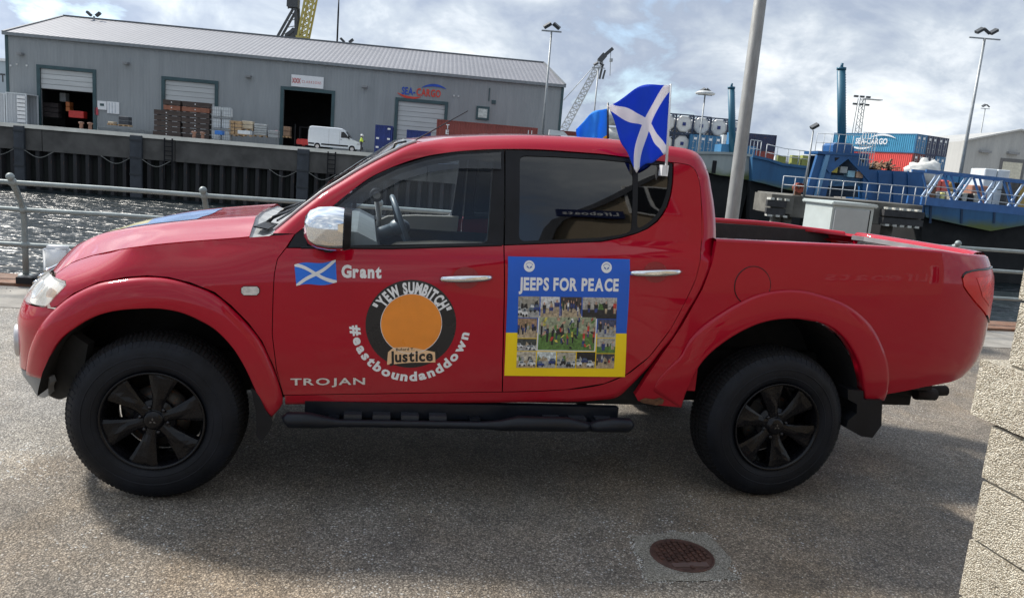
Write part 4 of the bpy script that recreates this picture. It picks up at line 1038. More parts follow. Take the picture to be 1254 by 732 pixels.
# ---- cabin
BEI = mat('beige_trim', (.62, .59, .52), .7, var=.1); DK = mat('dark_cabin_trim', (.035, .036, .04), .6, var=.2)
bm = bmesh.new()
vs = [( .50, 1.14), (.46, 1.22), (.62, 1.255), (.84, 1.25), (.93, 1.21), (.96, 1.12), (.98, .95), (.80, .80), (.5, .8)]
prism(bm, vs, .16, 1.64); bmesh.ops.recalc_face_normals(bm, faces=bm.faces[:]); obj('dashboard', bm, mat('dashboard_plastic', (.14, .17, .19), .5), truck)
wheel_c = Vector((1.10, 1.28, 1.19)); ax = Vector((1, 0, .42)).normalized()
M = Matrix.Translation(wheel_c) @ ax.to_track_quat('Z', 'Y').to_matrix().to_4x4()
bm = bmesh.new(); pts = [M @ Vector((.185*math.cos(t*2*PI/36), .185*math.sin(t*2*PI/36), 0)) for t in range(37)]; tube(bm, pts, .016, 8, cap=False)
for a in (0, 2.2, 4.1): bar(bm, M @ Vector((0, 0, -.02)), M @ Vector((.18*math.cos(a), .18*math.sin(a), 0)), .035, .02)
sph(bm, M @ Vector((0, 0, -.02)), .065, (1, 1, .8)); tube(bm, [M @ Vector((0, 0, -.02)), M @ Vector((0, 0, -.25))], .04, 10)
obj('steering_wheel', bm, mat('steering_leather', (.10, .13, .16), .4), truck)
def seat(x, y):
    s = empty('seat'); s.parent = truck
    bm = bmesh.new(); box(bm, x-.25, x+.27, y-.24, y+.24, .72, .90); bmesh.ops.bevel(bm, geom=bm.edges[:], offset=.05, segments=3, affect='EDGES'); obj('cushion', bm, DK, s, smooth=True)
    bm = bmesh.new(); box(bm, -.07, .07, y-.23, y+.23, .0, .62); bmesh.ops.bevel(bm, geom=bm.edges[:], offset=.05, segments=3, affect='EDGES'); bm.transform(Matrix.Translation((x+.27, 0, .82)) @ Matrix.Rotation(.28, 4, 'Y')); obj('backrest', bm, DK, s, smooth=True)
    bm = bmesh.new(); box(bm, x+.42, x+.53, y-.12, y+.12, 1.42, 1.58); bmesh.ops.bevel(bm, geom=bm.edges[:], offset=.04, segments=3, affect='EDGES'); obj('headrest', bm, DK, s, smooth=True)
for y in (.50, 1.30): seat(1.36, y)
seat(2.02, .52); seat(2.02, 1.28)
both('door_trim', lambda: panel_bm(body, [(.80, .62), (1.48, .66), (1.48, 1.262), (1.2, 1.252), (1.02, 1.235), (.90, 1.18), (.82, 1.08)], h=.06, off=-.075, depth=-.02, gap=0), BEI, parents=fdoor)
bm = bmesh.new(); box(bm, .5, 2.45, .2, 1.6, .56, .62); obj('cabin_floor', bm, DK, truck)
bm = bmesh.new(); g = [bm.verts.new(p) for p in ((1.08, .38, 1.655), (2.40, .38, 1.665), (2.40, 1.42, 1.665), (1.08, 1.42, 1.655))]; g2 = [bm.verts.new(v.co+Vector((0, 0, .03))) for v in g]; bm.faces.new(g); bm.faces.new(g2[::-1])
for i in range(4): bm.faces.new((g[i], g2[i], g2[(i+1) % 4], g[(i+1) % 4]))
obj('headlining', bm, mat('headlining_cloth', (.30, .29, .27), .9), truck)
bm = bmesh.new(); box(bm, .86, .89, .80, 1.02, 1.50, 1.57); obj('rear_view_mirror', bm, DK, truck)
# round sticker on the far screen pillar: tax disc holder
bm = bmesh.new(); c = at_y(461, 239, .62); Md = Matrix.Translation(c) @ Vector((.1, -1, .1)).to_track_quat('Z', 'Y').to_matrix().to_4x4(); lathe(bm, [(.001, .012), (.026, .012), (.034, .008), (.036, 0)], 24, Md); obj('dash_gauge', bm, DK, truck)
bm = bmesh.new(); lathe(bm, [(.001, .0135), (.017, .0135), (.020, .013)], 20, Md); tube(bm, [c+Vector((0, .02, -.02)), c+Vector((.02, .03, -.12)), (c.x+.02, c.y+.05, 1.24)], .012, 8); obj('gauge_stalk', bm, GREYP, truck)
# aerial
bm = bmesh.new(); a = at_y(487, 184, .40); b = at_y(573, 136, .40); tube(bm, [a, a.lerp(b, .2), b], [.006, .004, .0025], 6); tube(bm, [a+Vector((-.03, 0, -.03)), a+Vector((-.015, .0, .03)), a+Vector((.04, 0, .045))], .006, 6); tube(bm, [at_y(492, 186, .42), at_y(499, 181, .42)], .006, 6)
obj('aerial', bm, mat('aerial_black', (.03, .03, .035), .4), truck)

# rusty scuff at the foot of the rear arch, scattered splashes are in the paint
obj('rust_patch', panel_bm(bed, TR['rust'], h=.02, off=.0045, depth=0, gap=0), mat('sill_rust', (.13, .06, .03), .85, var=.5, scale=40, bs=.3), truck)

# ================================================================== LETTERING AND DECALS
GL = {}
def glyph(ch, bold=.0):
    k = (ch, bold)
    if k in GL: return GL[k]
    cu = bpy.data.curves.new('glyph', 'FONT'); cu.body = ch; cu.size = 1; cu.fill_mode = 'FRONT'; cu.offset = bold; cu.resolution_u = 3
    o = bpy.data.objects.new('glyph', cu); COL.objects.link(o)
    dg = bpy.context.evaluated_depsgraph_get(); dg.update()
    me = bpy.data.meshes.new_from_object(o.evaluated_get(dg))
    vs = [(v.co.x, v.co.y) for v in me.vertices]; fs = [tuple(p.vertices) for p in me.polygons]
    bpy.data.objects.remove(o); bpy.data.curves.remove(cu); bpy.data.meshes.remove(me)
    x0 = min((v[0] for v in vs), default=0); x1 = max((v[0] for v in vs), default=.3)
    GL[k] = ([(v[0]-x0, v[1]) for v in vs], fs, x1-x0); return GL[k]
CAPH = .69
def text_runs(txt, bold, gap=.075):
    x = 0; out = []
    for ch in txt:
        if ch == ' ': x += .30; continue
        vs, fs, w = glyph(ch, bold); out.append((vs, fs, x, w)); x += w+gap
    return out, x-gap
def text_line(bm, txt, place, width, height, bold=.02, gap=.075, mi=0, thick=0.0):
    """place(u, v) -> 3D point, u, v in metres along and up the line"""
    runs, W = text_runs(txt, bold, gap); sx = width/W; sy = height/CAPH
    for vs, fs, x, w in runs:
        P_ = [bm.verts.new(place((x+a)*sx, b*sy)) for a, b in vs]
        for f in fs:
            try: bm.faces.new([P_[i] for i in f]).material_index = mi
            except ValueError: pass
def text_arc(bm, txt, c, r, height, a0, a1, mapper, top=True, bold=.02, xs=1.0, mi=0):
    runs, W = text_runs(txt, bold, .09); sy = height/CAPH
    for vs, fs, x, w in runs:
        t = (x+w/2)/W; a = a0+(a1-a0)*t; sx = abs(a1-a0)*r/W*xs
        up = Vector((math.cos(a), math.sin(a))) if top else Vector((-math.cos(a), -math.sin(a)))
        rt = Vector((up.y, -up.x)); base = Vector(c)+Vector((math.cos(a), math.sin(a)))*r-up*(height/2)
        P_ = []
        for p, q in vs:
            d = base+rt*((p-w/2)*sx)+up*(q*sy); P_.append(bm.verts.new(mapper(d.x, d.y)))
        for f in fs:
            try: bm.faces.new([P_[i] for i in f]).material_index = mi
            except ValueError: pass
def skin_pt(fn, off):
    def f(s, z):
        return Vector(fn(s, z))+normal(fn, s, z)*off
    return f
def decal_text(name, txt, a, b, up, mt, off=.0016, bold=.02, gap=.075, parent=None, fn=body, skew=0):
    """a, b = (s,z) ends of the base line, up = (s,z) of the top left corner"""
    a, b, up = Vector(a), Vector(b), Vector(up); w = (b-a).length; rt = (b-a).normalized(); u = Vector((-rt.y, rt.x)); h = (up-a).dot(u)
    sp_ = skin_pt(fn, off); bm = bmesh.new()
    text_line(bm, txt, lambda x, y: sp_(*(a+rt*(x+skew*y)+u*y)), w, h, bold, gap)
    return obj(name, bm, mt, parent)
def quad_pt(q, u, v):
    a, b, c, d = [Vector(p) for p in q]      # TL TR BR BL
    return (d.lerp(c, u)).lerp(a.lerp(b, u), v)
FD, RD = fdoor[0], rdoor[0]
# saltire flag decal with rippled outline
q = TR['saltire']
def wav(u, v):
    p = quad_pt(q, u, v); return (p.x, p.y+.006*math.sin(u*6.3+.3)*1.0)
edge = [wav(i/10, 1) for i in range(10)]+[wav(1, 1-i/6) for i in range(6)]+[wav(1-i/10, 0) for i in range(10)]+[wav(0, i/6) for i in range(6)]
sal = obj('saltire_decal', panel_bm(body, edge, h=.03, off=.0012, depth=0, gap=0), DECALB, truck)
sp_ = skin_pt(body, .0020); bm = bmesh.new()
for fl in (0, 1):
    n = 12; rows = []
    for i in range(n+1):
        u = i/n; v = u if not fl else 1-u; w = .085
        rows.append([bm.verts.new(sp_(*wav(u, max(0, min(1, v+s_*w*1.0))))) if 0 < i < n else bm.verts.new(sp_(*wav(u, max(0, min(1, v+s_*w))))) for s_ in (-1, 0, 1)])
    for i in range(n):
        for j in range(2): bm.faces.new((rows[i][j], rows[i+1][j], rows[i+1][j+1], rows[i][j+1]))
bmesh.ops.recalc_face_normals(bm, faces=bm.faces[:]); obj('saltire_cross', bm, DECALW, sal)
decal_text('name_lettering', 'Grant', TR['grant'][0], TR['grant'][1], TR['grant'][2], DECALW, bold=.05, parent=truck)
# round badge
bc = TR['badge_c']; C0 = Vector(((bc[1][0]+bc[2][0])/2, (bc[3][1]+bc[4][1])/2)); R0 = (bc[2][0]-bc[1][0]+bc[3][1]-bc[4][1])/4
badge = obj('round_badge', panel_bm(body, circ(C0, R0, 64), h=.03, off=.0012, depth=0, gap=0), DECALK, truck)
dcx = Vector(((TR['disc_c'][1][0]+TR['disc_c'][2][0])/2, C0.y+.003)); Rd = (TR['disc_c'][2][0]-TR['disc_c'][1][0])/2
obj('badge_disc', panel_bm(body, circ(dcx, Rd, 56), h=.03, off=.0018, depth=0, gap=0), DECALO, badge)
obj('badge_ring', strip_bm(body, circ(dcx, Rd, 56)+circ(dcx, Rd, 56)[:1], .0014, .0016, h=.02), DECALW, badge)
bm = bmesh.new(); text_arc(bm, '"YEW SUMBITCH"', C0, R0*.825, .047, math.radians(156), math.radians(24), skin_pt(body, .0022), True, .05, 1.0)
obj('badge_lettering', bm, DECALW, badge)
j0, j1, j2 = [Vector(p) for p in TR['justice']]
TAN = mat('tan_vinyl', (.80, .52, .30), .35, var=.05); rt_ = (j1-j0).normalized(); up_ = Vector((-rt_.y, rt_.x)); jw = (j1-j0).length; jh = (j2-j0).dot(up_)*.86
def jplace(off): 
    s_ = skin_pt(body, off); return lambda x, y: s_(*(j0+rt_*x+up_*y))
bm = bmesh.new()
pp = [j0+rt_*(-.012)+up_*(-.012), j0+rt_*(jw*.5)-up_*.006, j0+rt_*(jw+.012)+up_*(-.010), j0+rt_*(jw+.010)+up_*(jh*.8), j0+rt_*(jw*.62)+up_*(jh+.012), j0+rt_*(jw*.40)+up_*(jh*1.38), j0+rt_*(jw*.10)+up_*(jh*1.38), j0+rt_*(-.006)+up_*(jh*.95)]
bm.free(); plate = obj('caption_plate', panel_bm(body, pp, h=.03, off=.0024, depth=0, gap=0), TAN, badge)
bm = bmesh.new(); text_line(bm, 'Justice', jplace(.0032), jw, jh, .035, .07); 
s_ = skin_pt(body, .0032); text_line(bm, 'Buford T.', lambda x, y: s_(*(j0+rt_*(.03+x)+up_*(jh*1.06+y))), jw*.42, jh*.24, .02, .07)
obj('caption_lettering', bm, DECALK, badge)
# curved hashtag under the badge
ha = [Vector(p) for p in TR['hash']]; Rh = R0*1.21
a0 = math.atan2(ha[0].y-C0.y, ha[0].x-C0.x); a0 = a0 if a0 > 0 else a0+2*PI
bm = bmesh.new(); text_arc(bm, '#eastboundanddown', C0, Rh, .042, math.radians(183), math.radians(354), skin_pt(body, .0016), False, .045, 1.0)
obj('hashtag_lettering', bm, DECALW, truck)
tj = [Vector(p) for p in TR['trojan']]
decal_text('model_lettering', 'TROJAN', tj[0], tj[1], tj[2], mat('bright_silver', (.70, .69, .69), .3, metal=.4, var=.03), off=.004, bold=.022, gap=.10, parent=truck)
# poster on the rear door, slightly curling off at the lower right
q = TR['poster']; TLc, TRc, MR, BR, BL, ML = q
def pmap(fn_off):
    s_ = skin_pt(body, fn_off); return s_
blue = obj('poster_sheet', panel_bm(body, [TLc, TRc, MR, ML], h=.04, off=.003, depth=.0025, gap=0), POSTB, truck)
obj('yellow_half', panel_bm(body, [ML, MR, BR, BL], h=.04, off=.003, depth=.0025, gap=0), POSTY, blue)
pt_ = TR['poster_text']; decal_text('poster_lettering', 'JEEPS FOR PEACE', pt_[0], pt_[1], pt_[2], DECALW, off=.0042, bold=.04, gap=.07, parent=blue)
EMB = mat('emblem_print', (.10, .16, .42), .35, var=.3, scale=30)
for c in TR['poster_logo']:
    e = obj('emblem_disc', panel_bm(body, circ(c, .026, 28), h=.03, off=.0040, depth=0, gap=0), DECALW, blue)
    bm = bmesh.new(); s_ = skin_pt(body, .0048)
    for k in (-1, 1):
        g = [(0, -.012), (k*.013, -.004), (k*.012, .003), (k*.004, -.002)]; vv = [bm.verts.new(s_(c[0]+a, c[1]+b)) for a, b in g]; bm.faces.new(vv)
    for k in range(7):
        a = PI*(.15+.7*k/6); vv = [bm.verts.new(s_(c[0]+r*math.cos(a+d), c[1]+r*math.sin(a+d))) for r, d in ((.015, -.1), (.019, -.1), (.019, .1), (.015, .1))]; bm.faces.new(vv)
    obj('emblem_mark', bm, EMB, blue)
# snapshots round the edge of the collage
Q = TR['poster_pics']; QM = TR['poster_mid']; inv_ = lambda p: p
G_ = [(.16, .14, .11), (.42, .40, .36), (.05, .05, .05), (.55, .53, .50)]; GR = (.10, .17, .05); TANc = (.45, .36, .24)
tiles = [(0, .22, .70, 1, [(.30, .36, .28), (.06, .08, .07), (.55, .58, .55), (.12, .20, .07), (.30, .28, .24)]), (.22, .42, .70, 1, [(.05, .06, .10), (.50, .48, .42), (.06, .07, .16), (.20, .22, .10), (.6, .6, .6)]),
         (.42, .64, .70, 1, [(.45, .38, .28), (.03, .03, .035), (.55, .48, .38), (.05, .04, .04)]), (.64, 1, .70, 1, [(.20, .17, .15), (.02, .02, .025), (.35, .20, .14), (.05, .05, .06), (.40, .38, .35)]),
         (0, .20, .42, .70, [(.10, .14, .30), (.40, .30, .18), (.05, .05, .07), (.30, .20, .12)]), (0, .20, .24, .42, [(.03, .04, .05), (.35, .40, .42), (.05, .06, .06)]), (0, .20, 0, .24, [(.35, .30, .22), (.04, .04, .04), (.50, .45, .36)]),
         (.80, 1, .44, .70, [(.36, .34, .30), (.04, .04, .05), (.48, .46, .42), (.05, .06, .12)]), (.80, 1, .22, .44, [(.16, .18, .08), (.30, .16, .10), (.08, .09, .06), (.40, .38, .32)]), (.80, 1, 0, .22, [(.06, .06, .06), (.30, .26, .16), (.05, .05, .07)]),
         (.20, .40, 0, .24, [(.45, .55, .58), (.03, .04, .04), (.60, .66, .66)]), (.40, .60, 0, .24, [(.04, .04, .04), (.30, .27, .22), (.06, .06, .06), (.42, .38, .3)]), (.60, .80, 0, .24, [(.05, .05, .05), (.38, .34, .26), (.02, .02, .02)])]
flat = lambda n, c: mat('print_'+n, c, .35, var=.55, scale=70)
PCOL = [flat('black', (.02, .02, .024)), flat('skin', (.48, .28, .20)), flat('grey', (.34, .34, .33)), flat('white', (.66, .67, .66)), flat('navy', (.03, .05, .18)), flat('green', (.10, .20, .05)), flat('red', (.50, .05, .04)), flat('yellow', (.60, .52, .10)), flat('tan', (.42, .33, .22)), flat('glass', (.10, .14, .18))]
def snapshot(q, off, sky, ground, horizon, kind, n, seed):
    """a small printed photo: background, ground and rows of people or parked vehicles"""
    rnd = random.Random(seed)
    obj('snapshot', panel_bm(body, q, h=.04, off=off, depth=0, gap=0), sky, blue)
    s_ = skin_pt(body, off+.0006); bm = bmesh.new()
    w = (Vector(q[1])-Vector(q[0])).length; h = (Vector(q[0])-Vector(q[3])).length; ar = w/h
    def poly(pts, mi, k=0.0):
        s2 = skin_pt(body, off+.0006+k); vv = []
        for u, v in pts: p = quad_pt(q, max(0, min(1, u)), max(0, min(1, v))); vv.append(bm.verts.new(s2(p.x, p.y)))
        bm.faces.new(vv).material_index = mi
    poly([(0, 0), (1, 0), (1, horizon), (0, horizon+rnd.uniform(-.05, .05))], ground)
    for i in range(4): a = rnd.random(); b = rnd.uniform(.08, .25); poly([(a, horizon-.02), (a+b, horizon-.02), (a+b*.8, horizon+rnd.uniform(.12, .4)), (a+b*.2, horizon+rnd.uniform(.12, .35))], rnd.choice((5, 2, 8, 0, 0)), .0002)
    for i in range(n):
        x = (i+.5+rnd.uniform(-.3, .3))/n; y = horizon-rnd.uniform(.05, .35)
        if kind == 'people':
            ww = .16/ar*rnd.uniform(.7, 1.2)*min(1.4, 5/n); hh = rnd.uniform(.42, .6); c = rnd.choice((0, 0, 0, 4, 4, 3, 2, 6)); k = .0003+i*.00003
            poly([(x-ww*.35, y), (x+ww*.35, y), (x+ww*.45, y+hh*.45), (x+ww*.5, y+hh*.8), (x-ww*.5, y+hh*.8), (x-ww*.45, y+hh*.45)], c, k)
            poly([(x-ww*.3, y), (x+ww*.3, y), (x+ww*.35, y+hh*.42), (x-ww*.35, y+hh*.42)], rnd.choice((0, 4, 8)), k+.00002)
            poly([(x+ww*.24*math.cos(t*PI/3), y+hh*.92+.075*math.sin(t*PI/3)) for t in range(6)], 1, k+.00003)
        else:
            ww = min(.5, 1.25/n/1.0)*rnd.uniform(.8, 1.1); hh = .34*rnd.uniform(.8, 1.1); c = rnd.choice((0, 3, 2, 4, 0, 9)); k = .0003+i*.00003; x0 = x-ww/2
            poly([(x0, y), (x0+ww, y), (x0+ww, y+hh*.45), (x0+ww*.78, y+hh*.55), (x0+ww*.66, y+hh), (x0+ww*.22, y+hh), (x0+ww*.1, y+hh*.5), (x0, y+hh*.45)], c, k)
            poly([(x0+ww*.18, y+hh*.55), (x0+ww*.72, y+hh*.55), (x0+ww*.62, y+hh*.9), (x0+ww*.26, y+hh*.9)], 9 if c != 9 else 3, k+.00002)
            for a in (.22, .78): poly([(x0+ww*a+.05*math.cos(t*PI/3)*1.1, y+.07*math.sin(t*PI/3)) for t in range(6)], 0, k+.00003)
    for f in bm.faces: f.normal_update()
    tag(obj('snapshot_print', bm, PCOL, blue), kind='stuff')
kinds = [('cars', 4), ('people', 3), ('people', 9), ('people', 4), ('people', 6), ('cars', 3), ('cars', 2), ('people', 4), ('people', 2), ('people', 5), ('cars', 2), ('cars', 4), ('cars', 3)]
for k, (u0, u1, v0, v1, cols) in enumerate(tiles):
    g = .005; pl = [quad_pt(Q, a, b) for a, b in ((u0+g, v1-g), (u1-g, v1-g), (u1-g, v0+g), (u0+g, v0+g))]
    snapshot(pl, .0038, flat('bg%d' % k, cols[-1]), (2, 8, 8, 0, 8, 2, 8, 2, 5, 8, 2, 2, 8)[k], .45, kinds[k][0], kinds[k][1], k+5)
obj('snapshot_border', panel_bm(body, QM, h=.04, off=.0042, depth=0, gap=0), DECALW, blue)
snapshot([quad_pt(QM, a, b) for a, b in ((.02, .97), (.98, .97), (.98, .03), (.02, .03))], .0048, flat('bgmid', (.30, .33, .22)), 5, .50, 'people', 11, 77)
def fill_crowd():
    s2 = skin_pt(body, .0064); bm = bmesh.new(); rnd = random.Random(3)
    for i in range(46):
        u, v = rnd.uniform(.04, .94), rnd.uniform(.06, .9); a, b = rnd.uniform(.015, .05), rnd.uniform(.05, .16); sk_ = rnd.uniform(-.05, .05)
        vv = []
        for x, y in ((u, v), (u+a, v), (u+a+sk_, min(.96, v+b)), (u+sk_, min(.96, v+b))): p = quad_pt(QM, max(.03, min(.97, x)), y); vv.append(bm.verts.new(s2(p.x, p.y)))
        bm.faces.new(vv).material_index = rnd.choice((0, 0, 4, 5, 5, 6, 7, 3, 1, 1))
    tag(obj('crowd_print', bm, PCOL, blue), kind='stuff')
fill_crowd()

# ================================================================== FLAGS CLIPPED TO THE CAB
def flag_mat(name, kind):
    m, t, b = newmat(name); uv = N(t, 'ShaderNodeUVMap'); sp = N(t, 'ShaderNodeSeparateXYZ'); t.links.new(uv.outputs[0], sp.inputs[0])
    u, v = sp.outputs[0], sp.outputs[1]
    if kind == 'saltire':
        d1 = mth(t, 'ABSOLUTE', mth(t, 'SUBTRACT', u, v)); d2 = mth(t, 'ABSOLUTE', mth(t, 'SUBTRACT', mth(t, 'ADD', u, v), 1.0))
        f = mth(t, 'LESS_THAN', mth(t, 'MINIMUM', d1, d2), .095); c = mixc(t, f, (.010, .085, .68), (.82, .82, .86))
    else:
        f = mth(t, 'GREATER_THAN', v, .42); c = mixc(t, f, (.85, .62, .02), (.03, .38, .95))
    t.links.new(c, b.inputs['Base Color']); b.inputs['Roughness'].default_value = .75
    tl = N(t, 'ShaderNodeBsdfTranslucent'); t.links.new(c, tl.inputs[0]); ms = N(t, 'ShaderNodeMixShader'); ms.inputs[0].default_value = .45
    t.links.new(b.outputs[0], ms.inputs[1]); t.links.new(tl.outputs[0], ms.inputs[2]); t.links.new(ms.outputs[0], t.nodes['Material Output'].inputs[0])
    return m
def cloth(root, corners, yy, amp, m, name='cloth', n=26):
    """corners px: pole top, pole bottom, fly top, fly bottom"""
    A, B, C_, D = [at_y(p[0], p[1], y) for p, y in zip(corners, yy)]
    bm = bmesh.new(); uvl = bm.loops.layers.uv.new('UVMap'); g = []
    for i in range(n+1):
        u = i/n; row = []
        for j in range(n+1):
            v = j/n; p = (B.lerp(D, u)).lerp(A.lerp(C_, u), v)
            w = math.sin(u*7.5+v*2.6)*amp*u**.6+math.sin(u*16+v*7)*amp*.45*u+math.sin(u*5-v*11)*amp*.35*u
            p = p+Vector((0, w, 0))+Vector((0, 0, .035*math.sin(PI*u)*(v-.15)+.016*math.sin(u*9+1+v*3)*u+.010*math.sin(v*13+u*4)*u)); row.append((bm.verts.new(p), (u, v)))
        g.append(row)
    for i in range(n):
        for j in range(n):
            q = (g[i][j], g[i+1][j], g[i+1][j+1], g[i][j+1]); f = bm.faces.new([a[0] for a in q]); f.smooth = True
            for l, a in zip(f.loops, q): l[uvl].uv = a[1]
    o = obj(name, bm, m, root, world=True); sol = o.modifiers.new('thickness', 'SOLIDIFY'); sol.thickness = .0015; return o
PLW = mat('white_plastic', (.72, .73, .75), .35, var=.04)
base = at_y(815, 205, .165)
fl1 = empty('car_flag', base, label='blue car flag with white diagonal cross clipped to the rear side window', cat='flag')
bm = bmesh.new(); tube(bm, [at_y(815.5, 212, .165), at_y(821.5, 103, .165)], [.0075, .005], 8); obj('pole', bm, PLW, fl1, world=True)
bm = bmesh.new(); p = at_y(814, 208, .17); box(bm, p.x-.018, p.x+.014, p.y-.012, p.y+.03, p.z-.03, p.z+.022); obj('window_clip', bm, PLW, fl1, world=True)
cloth(fl1, [(820.5, 104), (816.5, 188), (743, 129), (781, 208)], [.165, .165, .22, .16], .022, flag_mat('saltire_cloth', 'saltire'))
base = at_y(744, 170, 1.62)
fl2 = empty('car_flag', base, label='blue and yellow car flag flying on the far side of the cab roof', cat='flag')
bm = bmesh.new(); tube(bm, [at_y(744.5, 190, 1.62), at_y(744.5, 126, 1.62)], [.009, .006], 8); obj('pole', bm, DECALK, fl2, world=True)
cloth(fl2, [(744, 133), (743, 189), (704, 158), (716, 214)], [1.62, 1.62, 1.7, 1.66], .03, flag_mat('blue_yellow_cloth', 'ua'))

# ================================================================== NEAR QUAY
ASPH = m_asphalt(); CONC = mat('old_concrete', (.24, .225, .20), .85, var=.35, scale=2.2, bs=.5, bscale=70)
CONC2 = m_block('drain_surround_concrete', ((.17, .155, .12), (.33, .30, .245), (.52, .49, .42)))
RUST = mat('rusty_steel', (.17, .095, .06), .8, var=.35, scale=4, rust=.5, bs=.4)
def sheet(name, x0, x1, y0, y1, z, mt, nx=1, ny=1):
    bm = bmesh.new(); bmesh.ops.create_grid(bm, x_segments=nx, y_segments=ny, size=.5)
    for v in bm.verts: v.co = Vector((x0+(v.co.x+.5)*(x1-x0), y0+(v.co.y+.5)*(y1-y0), z))
    return tag(obj(name, bm, mt), kind='structure')
WATERZ = -4.45
bm = bmesh.new()   # near quay: top surface and face to the water
v = [bm.verts.new(p) for p in ((-90, -80, 0), (90, -80, 0), (90, 4.95, 0), (-90, 4.95, 0))]; bm.faces.new(v)
tag(obj('asphalt_ground', bm, ASPH), kind='structure')
strip = sheet('concrete_strip', -90, 90, 3.95, 4.952, .004, CONC)
bm = bmesh.new(); box(bm, -90, 90, 4.952, 5.50, -.35, .035); tag(obj('quay_capping', bm, RUST), kind='structure')
bm = bmesh.new(); box(bm, -90, 90, 5.10, 5.46, -6, -.35); tag(obj('near_quay_face', bm, CONC), kind='structure')
sheet('harbour_water', -600, 900, 5.4, 700, WATERZ, m_water())
# worn ribbon of loose stone along the capping, scattered chips on the asphalt
def chips(name, n, fn, r0, r1, mt):
    vs = []; fs = []
    for _ in range(n):
        x, y = fn(); r = random.uniform(r0, r1); k = len(vs); a = random.uniform(0, 6.28)
        for t in range(4): vs.append((x+r*math.cos(a+t*1.57)*random.uniform(.7, 1.2), y+r*math.sin(a+t*1.57)*random.uniform(.7, 1.2), .001))
        vs.append((x, y, .001+r*random.uniform(.6, 1.1)))
        fs += [(k, k+1, k+4), (k+1, k+2, k+4), (k+2, k+3, k+4), (k+3, k, k+4)]
    me = bpy.data.meshes.new(name); me.from_pydata(vs, [], fs); me.materials.append(mt); o = bpy.data.objects.new(name, me); COL.objects.link(o); return tag(o, kind='stuff')
PALE = mat('pale_stone', (.50, .48, .44), .8, var=.4, scale=30); GREYST = mat('grey_stone', (.20, .19, .18), .85, var=.5, scale=40)
chips('stone_chips', 1500, lambda: (random.uniform(-1.5, 5.8), random.uniform(-1.1, 1.6)), .0016, .0045, PALE)
def round_drain():
    k = random.choice((0, 1, 2, 3)); t = random.random(); a, b = DR[k], DR[(k+1) % 4]
    return a[0]+(b[0]-a[0])*t+random.gauss(0, .010), a[1]+(b[1]-a[1])*t+random.gauss(0, .010)
DR = [(2.129, -.338), (2.50, -.325), (2.50, -.728), (2.075, -.724)]
DR = [(lambda p: (p.x, p.y))(at_z(*q)) for q in ((772, 656), (866, 653), (907, 709), (792, 712))]
chips('drain_edge_grit', 420, round_drain, .002, .005, PALE)
chips('kerbside_grit', 900, lambda: (random.uniform(-4.5, 1), random.gauss(4.85, .09)), .004, .011, GREYST)
# drain
dc = at_z(835, 681); dr = empty('drain_cover', (dc.x, dc.y, 0), label='small rusty round drain cover set in a square of pale concrete', cat='drain cover')
bm = bmesh.new(); n4 = []
for i in range(4):
    a, b = DR[i], DR[(i+1) % 4]
    for j in range(5): n4.append((a[0]+(b[0]-a[0])*j/5+random.gauss(0, .011), a[1]+(b[1]-a[1])*j/5+random.gauss(0, .011)))
f = bm.faces.new([bm.verts.new((x, y, .004)) for x, y in n4]); f.normal_update()
if f.normal.z < 0: bmesh.ops.reverse_faces(bm, faces=[f])
obj('surround', bm, CONC2, dr, world=True)
IRON = mat('rusty_cast_iron', (.075, .038, .028), .6, metal=.3, var=.4, scale=18, rust=.25, rustcol=(.13, .055, .035), bs=.3, bscale=120)
r = (at_z(873, 681)-at_z(799, 681)).length/2
bm = bmesh.new(); lathe(bm, [(.001, .009), (r*.90, .009), (r*.93, .006), (r*.96, .011), (r, .011), (r*1.01, .004)], 48); iron = obj('iron_lid', bm, IRON, dr)
bm = bmesh.new()
rows_ = 9; st = r*2/rows_
for i in range(-5, 6):
    for j in range(-5, 6):
        x, y = i*st*.86, j*st*.9+(st*.4 if i % 2 else 0)
        if x*x+y*y < (r*.82)**2 and not (abs(x) < r*.62 and -r*.80 < y < -r*.48):
            box(bm, x-st*.22, x+st*.22, y-st*.34, y+st*.34, .009, .0155)
tag(obj('grip_lugs', bm, IRON, dr), kind='stuff')
nbox('maker_bar', -r*.58, r*.58, -r*.76, -r*.52, .009, .013, mat('worn_iron', (.16, .11, .095), .5, metal=.5), dr)

# railing along the quay
rl = empty('quayside_railing', (-2.6, 5.45, 0), label='galvanised three-bar railing with bent posts along the water edge', cat='railing')
RX0 = -2.6; SP = 1.815
def post_pts(x): return [(x, 5.40, .03), (x, 5.40, .35), (x, 5.39, .70), (x, 5.32, .83), (x, 5.20, .97), (x, 5.10, 1.075)]
for k in range(-8, 22):
    x = RX0+SP*k; bm = bmesh.new(); tube(bm, post_pts(x), [.030, .030, .030, .030, .030, .030], 12); sph(bm, (x, 5.10, 1.08), .040)
    for y_, z_ in ((5.15, 1.025), (5.37, .735), (5.40, .365)): sph(bm, (x, y_, z_), .043, (1.1, 1, 1), 12, 8)
    lathe(bm, [(.075, 0), (.075, .012), (.035, .014)], 16, Matrix.Translation((x, 5.40, .035)))
    obj('post', bm, GALV, rl, world=True)
for y_, z_ in ((5.15, 1.025), (5.37, .735), (5.40, .365)):
    bm = bmesh.new(); tube(bm, [(x, y_, z_+.003*math.sin(x*3)) for x in [RX0+SP*(k*.5-16.5) for k in range(0, 110)]], .0245, 12); obj('rail', bm, GALV, rl, world=True)

